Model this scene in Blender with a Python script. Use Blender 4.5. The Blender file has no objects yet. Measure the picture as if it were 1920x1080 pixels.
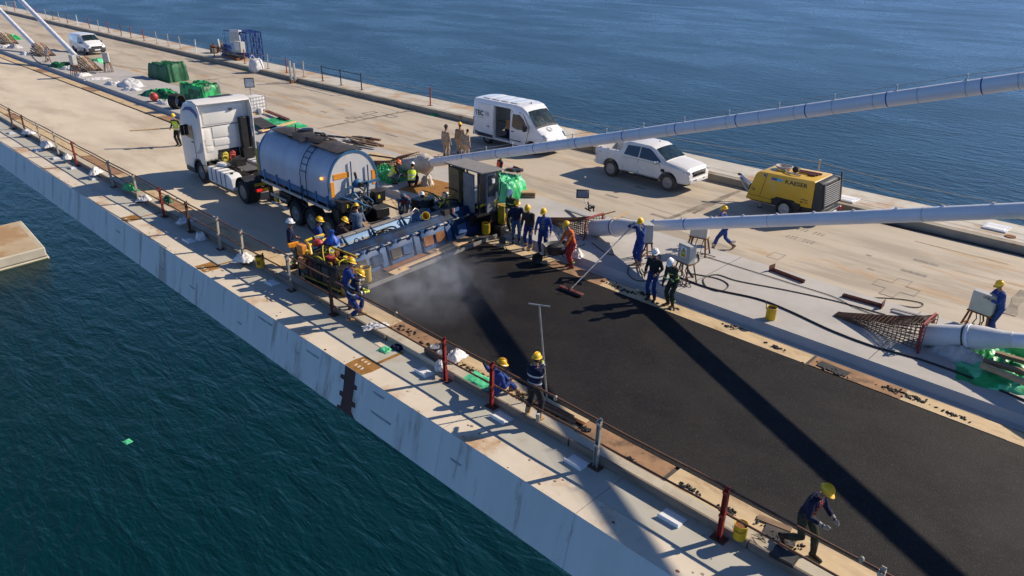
import bpy, bmesh, math, random
import numpy as np
from mathutils import Vector, Matrix, noise, kdtree

random.seed(7)
scene = bpy.context.scene
COL = scene.collection
R = math.radians

# ------------------------------------------------------------------ camera
cam_d = bpy.data.cameras.new("drone_camera")
cam = bpy.data.objects.new("drone_camera", cam_d)
COL.objects.link(cam)
scene.camera = cam
CAM_H = 10.2
F_PX, PITCH, ROLL, YAW = 1386.7, R(24.71), R(0.825), R(-45.76)
_cy, _sy, _cp, _sp = math.cos(YAW), math.sin(YAW), math.cos(PITCH), math.sin(PITCH)
FW = Vector((_cy * _cp, _sy * _cp, -_sp))
_rt = Vector((_sy, -_cy, 0))
_up = _rt.cross(FW)
RT = math.cos(ROLL) * _rt + math.sin(ROLL) * _up
UP = -math.sin(ROLL) * _rt + math.cos(ROLL) * _up
cam.matrix_world = Matrix(((RT.x, UP.x, -FW.x, 0), (RT.y, UP.y, -FW.y, 0), (RT.z, UP.z, -FW.z, CAM_H), (0, 0, 0, 1)))
cam_d.sensor_width = 36.0
cam_d.lens = F_PX / 1920 * 36.0
cam_d.clip_start = 0.2
cam_d.clip_end = 30000


def g(px, py, z=0.0):
    """survey helper: the spot on the level z that the photo shows at pixel (px, py)"""
    d = FW * F_PX + RT * (px - 960) - UP * (py - 540)
    t = (z - CAM_H) / d.z
    return Vector((d.x * t, d.y * t, z))


# ------------------------------------------------------------------ light
SUN = Vector((-0.66, -1.37, 1.0)).normalized()          # towards the sun
sun_el = math.asin(SUN.z)
sun_rot = math.atan2(SUN.x, SUN.y)
world = bpy.data.worlds.new("World")
scene.world = world
world.use_nodes = True
wn = world.node_tree
for n in list(wn.nodes):
    wn.nodes.remove(n)
sky = wn.nodes.new("ShaderNodeTexSky")
sky.sky_type = 'NISHITA'
sky.sun_disc = False
sky.sun_elevation = sun_el
sky.sun_rotation = sun_rot
sky.altitude = 60
sky.air_density = 0.4
sky.dust_density = 0.0
sky.ozone_density = 5.0
bg = wn.nodes.new("ShaderNodeBackground")
bg.inputs['Strength'].default_value = 0.145
wo = wn.nodes.new("ShaderNodeOutputWorld")
wn.links.new(sky.outputs[0], bg.inputs[0])
wn.links.new(bg.outputs[0], wo.inputs[0])
sun_d = bpy.data.lights.new("sun", 'SUN')
sun_d.energy = 4.8
sun_d.angle = R(0.53)
sun_d.color = (1.0, 0.88, 0.72)
sun_o = bpy.data.objects.new("sun", sun_d)
COL.objects.link(sun_o)
sun_o.rotation_euler = (-SUN).to_track_quat('-Z', 'Y').to_euler()
sun_o.location = (0, -60, 60)
scene.view_settings.view_transform = 'Standard'
scene.view_settings.look = 'None'
scene.view_settings.gamma = 1.0
scene.view_settings.exposure = 0.46
scene.view_settings.use_curve_mapping = False
scene.render.engine = 'CYCLES'
scene.cycles.use_denoising = True
scene.cycles.max_bounces = 6
scene.cycles.diffuse_bounces = 3
scene.cycles.volume_bounces = 1
scene.cycles.volume_step_rate = 2.0

# ------------------------------------------------------------------ materials
M = {}


def mat(name, col, rough=0.6, metal=0.0, var=0.14, vs=2.0, bump=0.0, bs=30.0, stain=None, ss=0.8, sa=0.5, st=0.55,
        stain2=None, ss2=3.0, sa2=0.5, st2=0.6, world_co=False, spec=0.4, stretch=None, emit=None, speck=None, coat=0.0):
    """procedural paint / steel / concrete: base colour + soft tone variation + up to two stain layers + fine relief"""
    m = bpy.data.materials.new(name)
    m.use_nodes = True
    nt = m.node_tree
    b = nt.nodes['Principled BSDF']
    L = nt.links.new
    if world_co:
        tc = nt.nodes.new('ShaderNodeNewGeometry')
        co = tc.outputs['Position']
    else:
        tc = nt.nodes.new('ShaderNodeTexCoord')
        co = tc.outputs['Object']
    if stretch:
        mp = nt.nodes.new('ShaderNodeMapping')
        mp.inputs['Scale'].default_value = stretch
        L(co, mp.inputs[0])
        co = mp.outputs[0]

    def nz(scale, detail=5.0, rg=0.6):
        n = nt.nodes.new('ShaderNodeTexNoise')
        n.inputs['Scale'].default_value = scale
        n.inputs['Detail'].default_value = detail
        n.inputs['Roughness'].default_value = rg
        L(co, n.inputs['Vector'])
        return n.outputs[0]

    def ramp(sock, a, c):
        r = nt.nodes.new('ShaderNodeMapRange')
        r.inputs['From Min'].default_value = a
        r.inputs['From Max'].default_value = c
        r.interpolation_type = 'SMOOTHSTEP'
        L(sock, r.inputs[0])
        return r.outputs[0]

    def mix(fac, c1, c2, amt=1.0):
        x = nt.nodes.new('ShaderNodeMix')
        x.data_type = 'RGBA'
        if amt != 1.0:
            mm = nt.nodes.new('ShaderNodeMath')
            mm.operation = 'MULTIPLY'
            mm.inputs[1].default_value = amt
            L(fac, mm.inputs[0])
            fac = mm.outputs[0]
        L(fac, x.inputs[0])
        for k, c in ((6, c1), (7, c2)):
            if isinstance(c, tuple):
                x.inputs[k].default_value = (*c, 1)
            else:
                L(c, x.inputs[k])
        return x.outputs[2]
    lo = tuple(max(0, c * (1 - var)) for c in col)
    hi = tuple(min(1, c * (1 + var)) for c in col)
    c = mix(ramp(nz(vs), 0.3, 0.7), lo, hi)
    if stain:
        c = mix(ramp(nz(ss, 8.0, 0.65), st, st + 0.16), c, stain, sa)
    if stain2:
        c = mix(ramp(nz(ss2, 8.0, 0.7), st2, st2 + 0.1), c, stain2, sa2)
    if speck:
        v = nt.nodes.new('ShaderNodeTexVoronoi')
        v.inputs['Scale'].default_value = speck[1]
        L(co, v.inputs['Vector'])
        wv = nt.nodes.new('ShaderNodeSeparateColor')
        L(v.outputs['Color'], wv.inputs[0])
        c = mix(ramp(wv.outputs[0], speck[2], speck[2] + 0.05), c, speck[0], speck[3])
    L(c, b.inputs['Base Color'])
    rr = nt.nodes.new('ShaderNodeMapRange')
    rr.inputs['To Min'].default_value = max(0.02, rough - 0.1)
    rr.inputs['To Max'].default_value = min(1, rough + 0.12)
    L(nz(vs * 2.3), rr.inputs[0])
    L(rr.outputs[0], b.inputs['Roughness'])
    b.inputs['Metallic'].default_value = metal
    b.inputs['Specular IOR Level'].default_value = spec
    if coat:
        b.inputs['Coat Weight'].default_value = coat
        b.inputs['Coat Roughness'].default_value = 0.12
    if bump:
        bp = nt.nodes.new('ShaderNodeBump')
        bp.inputs['Strength'].default_value = min(1, bump)
        bp.inputs['Distance'].default_value = 0.02
        L(nz(bs, 6.0, 0.65), bp.inputs['Height'])
        L(bp.outputs[0], b.inputs['Normal'])
    if emit:
        b.inputs['Emission Color'].default_value = (*emit[0], 1)
        b.inputs['Emission Strength'].default_value = emit[1]
    M[name] = m
    return m


RUST = (0.20, 0.075, 0.022)
RUST_D = (0.07, 0.028, 0.014)
# setting
mat('deck_near', (0.56, 0.475, 0.355), 0.75, var=0.09, vs=0.35, bump=0.12, bs=25, stain=(0.40, 0.325, 0.23), ss=0.22, sa=0.7, st=0.47,
    stain2=(0.53, 0.47, 0.37), ss2=0.9, sa2=0.5, st2=0.55, world_co=True, stretch=(0.6, 1.6, 1))
mat('deck_far', (0.45, 0.385, 0.295), 0.75, var=0.10, vs=0.4, bump=0.12, bs=25, stain=(0.29, 0.24, 0.18), ss=0.3, sa=0.75, st=0.46,
    stain2=(0.37, 0.22, 0.095), ss2=0.4, sa2=0.6, st2=0.53, world_co=True, stretch=(0.35, 1.7, 1))
mat('asphalt', (0.0083, 0.0073, 0.0071), 0.68, var=0.22, vs=0.7, bump=0.75, bs=42, stain=(0.0135, 0.0113, 0.0105), ss=0.9, sa=0.8, st=0.45, stain2=(0.017, 0.0142, 0.0132), ss2=0.22, sa2=0.7, st2=0.48,
    world_co=True, speck=((0.06, 0.055, 0.052), 48.0, 0.90, 0.35), spec=0.17, stretch=(0.8, 1, 1))
mat('asphalt_crumb', (0.010, 0.010, 0.0105), 0.6, var=0.3, vs=9, bump=0.8, bs=60)
mat('median', (0.40, 0.375, 0.345), 0.8, var=0.08, vs=0.8, bump=0.2, bs=30, stain=(0.34, 0.32, 0.29), ss=0.7, sa=0.55, st=0.52,
    stain2=(0.36, 0.25, 0.14), ss2=1.7, sa2=0.25, st2=0.66, world_co=True)
mat('kerb', (0.40, 0.375, 0.34), 0.8, var=0.12, vs=1.1, bump=0.2, bs=30, stain=(0.23, 0.20, 0.17), ss=0.8, sa=0.6, st=0.5,
    stain2=(0.26, 0.13, 0.05), ss2=0.9, sa2=0.5, st2=0.64, world_co=True, stretch=(0.7, 1, 1))
mat('kerb_far', (0.31, 0.275, 0.21), 0.8, var=0.15, vs=1.0, bump=0.2, bs=30, stain=(0.17, 0.135, 0.09), ss=0.5, sa=0.7, st=0.5,
    stain2=(0.24, 0.11, 0.03), ss2=0.6, sa2=0.75, st2=0.57, world_co=True)
mat('kerb_top', (0.45, 0.395, 0.30), 0.8, var=0.1, vs=1.1, bump=0.2, bs=30, stain=(0.30, 0.25, 0.18), ss=0.8, sa=0.7, st=0.5,
    stain2=(0.22, 0.13, 0.07), ss2=1.6, sa2=0.5, st2=0.62, world_co=True)
mat('walk_cream', (0.61, 0.53, 0.41), 0.55, var=0.06, vs=1.2, bump=0.05, bs=20, stain=(0.40, 0.215, 0.085), ss=0.55, sa=0.8, st=0.50,
    stain2=(0.22, 0.10, 0.035), ss2=1.6, sa2=0.7, st2=0.60, world_co=True)
mat('walk_grey', (0.43, 0.41, 0.345), 0.5, var=0.05, vs=1.0, bump=0.04, bs=20, stain=(0.36, 0.30, 0.21), ss=0.8, sa=0.7, st=0.54,
    stain2=(0.27, 0.13, 0.045), ss2=1.1, sa2=0.5, st2=0.63, world_co=True)
mat('walk_far', (0.50, 0.46, 0.38), 0.6, var=0.08, vs=1.2, bump=0.05, bs=20, stain=(0.40, 0.23, 0.09), ss=0.4, sa=0.8, st=0.48,
    stain2=(0.20, 0.09, 0.03), ss2=1.1, sa2=0.7, st2=0.60, world_co=True)
mat('fascia', (0.68, 0.655, 0.61), 0.5, var=0.05, vs=0.7, bump=0.03, bs=12, stain=(0.40, 0.37, 0.33), ss=0.6, sa=0.5, st=0.52,
    stain2=(0.34, 0.25, 0.165), ss2=0.6, sa2=0.6, st2=0.54, world_co=True, stretch=(2.6, 1, 0.35))
mat('primer', (0.075, 0.032, 0.026), 0.6, var=0.2, vs=3, bump=0.05)
mat('rust_patch', (0.27, 0.125, 0.025), 0.75, var=0.25, vs=4, bump=0.2, stain=(0.14, 0.06, 0.02), ss=3, sa=0.7)
mat('plywood', (0.52, 0.385, 0.22), 0.7, var=0.12, vs=1.5, bump=0.15, bs=18, stain=(0.25, 0.135, 0.055), ss=0.9, sa=0.6, st=0.52,
    stain2=(0.09, 0.055, 0.03), ss2=2.6, sa2=0.7, st2=0.63, world_co=True, stretch=(1, 2.5, 1))
mat('plywood_dirty', (0.29, 0.165, 0.085), 0.8, var=0.2, vs=2.5, bump=0.3, bs=25, stain=(0.10, 0.06, 0.035), ss=2.0, sa=0.8, st=0.5, world_co=True)
mat('joint_dark', (0.06, 0.055, 0.05), 0.8)
mat('mark_grey', (0.22, 0.19, 0.155), 0.8, var=0.25, vs=5, stain=(0.33, 0.28, 0.21), ss=6, sa=0.6, st=0.5)
mat('oil_stain', (0.19, 0.155, 0.115), 0.7, var=0.3, vs=1.2, stain=(0.33, 0.275, 0.20), ss=1.6, sa=0.9, st=0.46)
mat('toe_board', (0.17, 0.14, 0.11), 0.8, var=0.22, vs=2, bump=0.3, bs=14, stain=(0.09, 0.07, 0.055), ss=1.3, sa=0.6, stretch=(0.5, 3, 3))
# metals and paints
mat('white_paint', (0.72, 0.72, 0.71), 0.28, var=0.03, vs=0.8, coat=0.5, spec=0.5, stain=(0.60, 0.57, 0.52), ss=1.2, sa=0.35, st=0.55)
mat('dusty_white', (0.66, 0.645, 0.62), 0.42, var=0.05, vs=1.2, coat=0.25, spec=0.5, stain=(0.50, 0.44, 0.36), ss=1.1, sa=0.45, st=0.52)
mat('cab_white', (0.72, 0.69, 0.63), 0.35, var=0.04, vs=0.9, coat=0.3, spec=0.5, stain=(0.55, 0.49, 0.41), ss=1.5, sa=0.4, st=0.56)
mat('cable_white', (0.66, 0.66, 0.68), 0.38, var=0.04, vs=0.7, spec=0.5, stain=(0.50, 0.48, 0.44), ss=0.8, sa=0.35, st=0.56)
mat('cone_white', (0.60, 0.59, 0.57), 0.45, var=0.06, vs=2, stain=(0.38, 0.36, 0.34), ss=3, sa=0.5, st=0.56)
mat('glass', (0.012, 0.018, 0.022), 0.06, var=0.1, spec=0.9)
mat('windscreen', (0.014, 0.026, 0.027), 0.07, var=0.7, vs=2.2, spec=0.6)
mat('black', (0.012, 0.012, 0.013), 0.55, var=0.3, vs=5)
mat('black_plastic', (0.022, 0.022, 0.024), 0.5, var=0.2, vs=4, stain=(0.06, 0.05, 0.042), ss=3, sa=0.4)
mat('greasy_black', (0.014, 0.013, 0.013), 0.42, var=0.4, vs=6, bump=0.4, bs=35, stain=(0.055, 0.042, 0.032), ss=4, sa=0.6)
mat('tyre', (0.016, 0.016, 0.016), 0.85, var=0.3, vs=5, bump=0.4, bs=60, stain=(0.085, 0.072, 0.058), ss=3.5, sa=0.55, st=0.5)
mat('dusty_tyre', (0.075, 0.066, 0.056), 0.9, var=0.3, vs=5, bump=0.4, bs=60)
mat('smear', (0.32, 0.33, 0.33), 0.6, var=0.2, vs=6)
mat('rim_steel', (0.19, 0.185, 0.18), 0.45, 0.5, var=0.2, vs=6, stain=(0.15, 0.12, 0.09), ss=6, sa=0.5)
mat('alloy', (0.30, 0.285, 0.27), 0.4, 0.4, var=0.1, vs=6, stain=(0.27, 0.22, 0.17), ss=6, sa=0.5)
mat('chrome', (0.62, 0.62, 0.63), 0.15, 1.0, var=0.05)
mat('galvanised', (0.40, 0.395, 0.375), 0.5, 0.55, var=0.15, vs=5, stain=(0.24, 0.20, 0.16), ss=2, sa=0.4)
mat('post_cream', (0.44, 0.385, 0.30), 0.65, var=0.15, vs=4, stain=RUST, ss=3, sa=0.6, st=0.57)
mat('post_brown', (0.10, 0.048, 0.030), 0.7, var=0.25, vs=5, bump=0.2, stain=(0.18, 0.10, 0.06), ss=5, sa=0.5)
mat('post_red', (0.27, 0.028, 0.022), 0.6, var=0.15, vs=4, stain=(0.12, 0.035, 0.025), ss=4, sa=0.6, st=0.55)
mat('rail_rust', (0.115, 0.052, 0.026), 0.7, var=0.3, vs=1.3, bump=0.2, stain=(0.24, 0.12, 0.055), ss=1.7, sa=0.6, stain2=(0.35, 0.31, 0.27), ss2=0.6, sa2=0.6, st2=0.62)
mat('rebar', (0.135, 0.07, 0.037), 0.75, var=0.25, vs=4, bump=0.2, stain=(0.22, 0.125, 0.065), ss=3, sa=0.6)
mat('rebar_pale', (0.27, 0.185, 0.115), 0.75, var=0.25, vs=4, stain=(0.13, 0.065, 0.035), ss=3, sa=0.7)
mat('rust', RUST, 0.8, var=0.3, vs=4, bump=0.3, stain=RUST_D, ss=4, sa=0.7)
mat('rusty_red', (0.115, 0.032, 0.024), 0.7, var=0.25, vs=3, bump=0.2, stain=(0.19, 0.075, 0.045), ss=3, sa=0.5)
mat('blue_steel', (0.016, 0.062, 0.165), 0.5, var=0.25, vs=1.6, bump=0.15, bs=16, stain=(0.06, 0.10, 0.155), ss=1.6, sa=0.5, st=0.57,
    stain2=(0.045, 0.034, 0.028), ss2=3.5, sa2=0.65, st2=0.58)
mat('blue_dark', (0.010, 0.034, 0.090), 0.72, spec=0.2, var=0.3, vs=2, bump=0.15, bs=16, stain=(0.012, 0.012, 0.014), ss=2.2, sa=0.7, st=0.48)
mat('blue_inner', (0.17, 0.29, 0.46), 0.5, var=0.12, vs=2, stain=(0.10, 0.13, 0.17), ss=2.2, sa=0.6, st=0.57)
mat('blue_bright', (0.012, 0.07, 0.36), 0.5, var=0.15, vs=3)
mat('scaffold_blue', (0.006, 0.026, 0.15), 0.5, var=0.2, vs=3)
mat('tank_grey', (0.43, 0.445, 0.50), 0.45, 0.12, var=0.06, vs=0.8, stain=(0.33, 0.33, 0.36), ss=1.1, sa=0.5, st=0.52,
    stain2=(0.10, 0.095, 0.10), ss2=2.6, sa2=0.6, st2=0.69, stretch=(1.8, 1.8, 0.45))
mat('tank_end', (0.60, 0.575, 0.55), 0.4, 0.1, var=0.06, vs=1.4, stain=(0.42, 0.39, 0.37), ss=1.8, sa=0.5, st=0.54, stretch=(1.5, 1.5, 0.4))
mat('trailer_blue', (0.035, 0.12, 0.24), 0.5, var=0.2, vs=2, stain=(0.02, 0.03, 0.04), ss=2.5, sa=0.6, st=0.54)
mat('yellow', (0.62, 0.40, 0.018), 0.45, var=0.08, vs=2, stain=(0.35, 0.21, 0.03), ss=3, sa=0.4, st=0.6)
mat('yellow_dirty', (0.40, 0.27, 0.012), 0.55, var=0.25, vs=3, stain=(0.06, 0.045, 0.02), ss=4, sa=0.75, st=0.52)
mat('kaeser_yellow', (0.60, 0.36, 0.025), 0.38, var=0.05, vs=1, stain=(0.50, 0.38, 0.14), ss=1.3, sa=0.5, st=0.52, coat=0.2)
mat('anthracite', (0.035, 0.037, 0.040), 0.55, var=0.12, vs=3, stain=(0.09, 0.08, 0.07), ss=2, sa=0.4)
mat('orange_sticker', (0.85, 0.30, 0.01), 0.4, var=0.06)
mat('amber', (0.9, 0.35, 0.02), 0.3, emit=((1.0, 0.4, 0.05), 1.5))
mat('red_lamp', (0.45, 0.01, 0.01), 0.25, emit=((1.0, 0.03, 0.02), 0.5), spec=0.6)
mat('red_lens', (0.35, 0.012, 0.012), 0.25, spec=0.6)
mat('lamp_glass', (0.50, 0.52, 0.54), 0.12, spec=0.8, var=0.3, vs=9)
mat('logo_blue', (0.018, 0.05, 0.27), 0.35, var=0.05)
mat('print_black', (0.015, 0.015, 0.018), 0.5, var=0.05)
mat('print_blue', (0.03, 0.10, 0.36), 0.5, var=0.05)
mat('print_cyan', (0.06, 0.38, 0.60), 0.5, var=0.05)
mat('print_pale', (0.42, 0.42, 0.44), 0.5, var=0.05)
mat('print_white', (0.75, 0.75, 0.72), 0.5, var=0.05)
mat('sign_yellow', (0.75, 0.55, 0.02), 0.5, var=0.04)
mat('box_grey', (0.42, 0.41, 0.375), 0.5, var=0.07, vs=3, stain=(0.31, 0.28, 0.23), ss=3, sa=0.45)
mat('cabinet_grey', (0.20, 0.205, 0.22), 0.5, var=0.15, vs=3, stain=(0.07, 0.065, 0.06), ss=3, sa=0.6)
mat('cabinet_tan', (0.20, 0.145, 0.06), 0.6, var=0.2, vs=3, stain=(0.07, 0.05, 0.03), ss=3, sa=0.6)
mat('roof_grey', (0.21, 0.195, 0.18), 0.7, var=0.12, vs=3, stain=(0.13, 0.115, 0.10), ss=3, sa=0.5)
mat('dark_sheet', (0.043, 0.037, 0.034), 0.65, var=0.3, vs=2, bump=0.3, bs=12, stain=(0.11, 0.075, 0.05), ss=2.5, sa=0.6)
mat('wood', (0.42, 0.285, 0.155), 0.75, var=0.2, vs=3, bump=0.2, bs=20, stain=(0.26, 0.155, 0.075), ss=4, sa=0.5, stretch=(1, 6, 6))
mat('wood_old', (0.21, 0.135, 0.08), 0.8, var=0.25, vs=3, bump=0.3, bs=20, stain=(0.10, 0.06, 0.035), ss=4, sa=0.5, stretch=(1, 6, 6))
mat('wood_new', (0.60, 0.40, 0.20), 0.7, var=0.12, vs=3, bump=0.15, bs=20, stretch=(1, 6, 6))
mat('tarp_green', (0.022, 0.33, 0.095), 0.42, var=0.2, vs=2.5, bump=0.5, bs=7, stain=(0.012, 0.20, 0.06), ss=2.5, sa=0.6, st=0.5)
mat('tarp_dark', (0.018, 0.10, 0.04), 0.5, var=0.25, vs=2.5, bump=0.5, bs=7)
mat('tarp_light', (0.09, 0.50, 0.24), 0.42, var=0.15, vs=2.5, bump=0.5, bs=7)
mat('sack_white', (0.62, 0.60, 0.58), 0.55, var=0.12, vs=5, bump=0.6, bs=11, stain=(0.44, 0.40, 0.36), ss=5, sa=0.5)
mat('sack_grey', (0.42, 0.40, 0.385), 0.6, var=0.18, vs=6, bump=0.6, bs=12, stain=(0.20, 0.19, 0.18), ss=8, sa=0.6)
mat('plastic_wrap', (0.50, 0.445, 0.375), 0.35, var=0.15, vs=6, bump=0.7, bs=10, stain=(0.34, 0.28, 0.21), ss=4, sa=0.6)
mat('rubber', (0.018, 0.018, 0.019), 0.6, var=0.3, vs=6, stain=(0.07, 0.06, 0.05), ss=5, sa=0.5)
mat('rope', (0.36, 0.31, 0.22), 0.85, var=0.2, vs=9)
mat('hose_yellow', (0.62, 0.50, 0.02), 0.45, var=0.1, vs=5)
mat('hose_red', (0.42, 0.05, 0.04), 0.5, var=0.1, vs=5)
mat('orange_box', (0.58, 0.21, 0.03), 0.55, var=0.2, vs=5)
mat('cardboard', (0.40, 0.21, 0.10), 0.8, var=0.15, vs=4)
mat('concrete_block', (0.45, 0.34, 0.215), 0.85, var=0.12, vs=0.12, bump=0.2, bs=3, stain=(0.33, 0.19, 0.085), ss=0.10, sa=0.85, st=0.42, world_co=True)
mat('concrete_edge', (0.42, 0.37, 0.28), 0.85, var=0.1, vs=0.2, world_co=True)
mat('concrete_wet', (0.10, 0.10, 0.055), 0.6, var=0.2, vs=0.3, world_co=True)
# cloth and skin
for nm, c in dict(skin=(0.36, 0.19, 0.125), hair=(0.02, 0.014, 0.01), navy=(0.012, 0.016, 0.042), royal=(0.026, 0.052, 0.20), royal_dark=(0.020, 0.036, 0.135),
                  slate=(0.10, 0.135, 0.19), beige=(0.36, 0.27, 0.19), beige_dark=(0.27, 0.20, 0.135), brown=(0.045, 0.030, 0.028), jeans=(0.045, 0.085, 0.17), khaki=(0.17, 0.145, 0.10),
                  olive=(0.035, 0.038, 0.024), charcoal=(0.024, 0.024, 0.026), grey_cloth=(0.14, 0.15, 0.15), workwear_orange=(0.55, 0.125, 0.035),
                  workwear_red=(0.40, 0.035, 0.03), boot=(0.03, 0.024, 0.02), boot_tan=(0.33, 0.21, 0.10), glove=(0.30, 0.28, 0.24), glove_yellow=(0.60, 0.62, 0.10)).items():
    mat(nm, c, 0.85 if nm != 'skin' else 0.55, var=0.25, vs=9, stain=tuple(min(1, 0.6 * q + 0.045) for q in c), ss=7, sa=0.45 if nm not in ('skin', 'hair') else 0.0, st=0.52, bump=0.35 if nm not in ('skin', 'boot') else 0.0, bs=26, spec=0.2)
mat('hi_vis_yellow', (0.62, 0.80, 0.045), 0.7, var=0.1, vs=7, bump=0.3, bs=26)
mat('hi_vis_orange', (0.85, 0.10, 0.035), 0.7, var=0.1, vs=7, bump=0.3, bs=26)
mat('reflective', (0.55, 0.57, 0.60), 0.4, 0.3, var=0.08)
mat('reflective_lime', (0.42, 0.62, 0.16), 0.5, var=0.1)
mat('helmet_yellow', (0.80, 0.46, 0.012), 0.32, var=0.06, vs=8, spec=0.5)
mat('helmet_white', (0.74, 0.74, 0.73), 0.32, var=0.05, vs=8, spec=0.5)
mat('helmet_orange', (0.80, 0.17, 0.035), 0.32, var=0.05, vs=8, spec=0.5)
mat('mask_blue', (0.25, 0.45, 0.60), 0.7, var=0.05)

# water: deep absorbing body with layered wind ripples
wm = bpy.data.materials.new('sea_water')
wm.use_nodes = True
nt = wm.node_tree
b = nt.nodes['Principled BSDF']
b.inputs['Base Color'].default_value = (0.0006, 0.0205, 0.0265, 1)
b.inputs['Specular IOR Level'].default_value = 0.42
b.inputs['Roughness'].default_value = 0.10
b.inputs['IOR'].default_value = 1.333
geo_n = nt.nodes.new('ShaderNodeNewGeometry')


def wave(scale, stretch, rot, detail, dist):
    mp = nt.nodes.new('ShaderNodeMapping')
    mp.vector_type = 'POINT'
    mp.inputs['Rotation'].default_value = (0, 0, R(rot))
    mp.inputs['Scale'].default_value = stretch
    nt.links.new(geo_n.outputs['Position'], mp.inputs[0])
    n = nt.nodes.new('ShaderNodeTexNoise')
    n.inputs['Scale'].default_value = scale
    n.inputs['Detail'].default_value = detail
    n.inputs['Roughness'].default_value = 0.55
    n.inputs['Distortion'].default_value = 0.6
    nt.links.new(mp.outputs[0], n.inputs['Vector'])
    return n.outputs[0]


def bump_on(h, strength, distance, prev=None):
    bp = nt.nodes.new('ShaderNodeBump')
    bp.inputs['Strength'].default_value = strength
    bp.inputs['Distance'].default_value = distance
    nt.links.new(h, bp.inputs['Height'])
    if prev:
        nt.links.new(prev, bp.inputs['Normal'])
    return bp.outputs[0]


n1 = bump_on(wave(0.12, (1, 2.6, 1), 20, 3, 1), 1.0, 0.62)
n2 = bump_on(wave(0.42, (1, 2.4, 1), 36, 4, 1), 1.0, 0.21, n1)
n3 = bump_on(wave(1.5, (1, 1.9, 1), 12, 3, 1), 0.8, 0.06, n2)
nt.links.new(n3, b.inputs['Normal'])
patch_n = wave(0.012, (1, 2.0, 1), 30, 4, 1)
mr = nt.nodes.new('ShaderNodeMapRange')
mr.inputs['From Min'].default_value = 0.35
mr.inputs['From Max'].default_value = 0.65
mr.inputs['To Min'].default_value = 0.25
mr.inputs['To Max'].default_value = 0.33
nt.links.new(patch_n, mr.inputs[0])
nt.links.new(mr.outputs[0], b.inputs['Roughness'])
M['sea_water'] = wm


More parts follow.
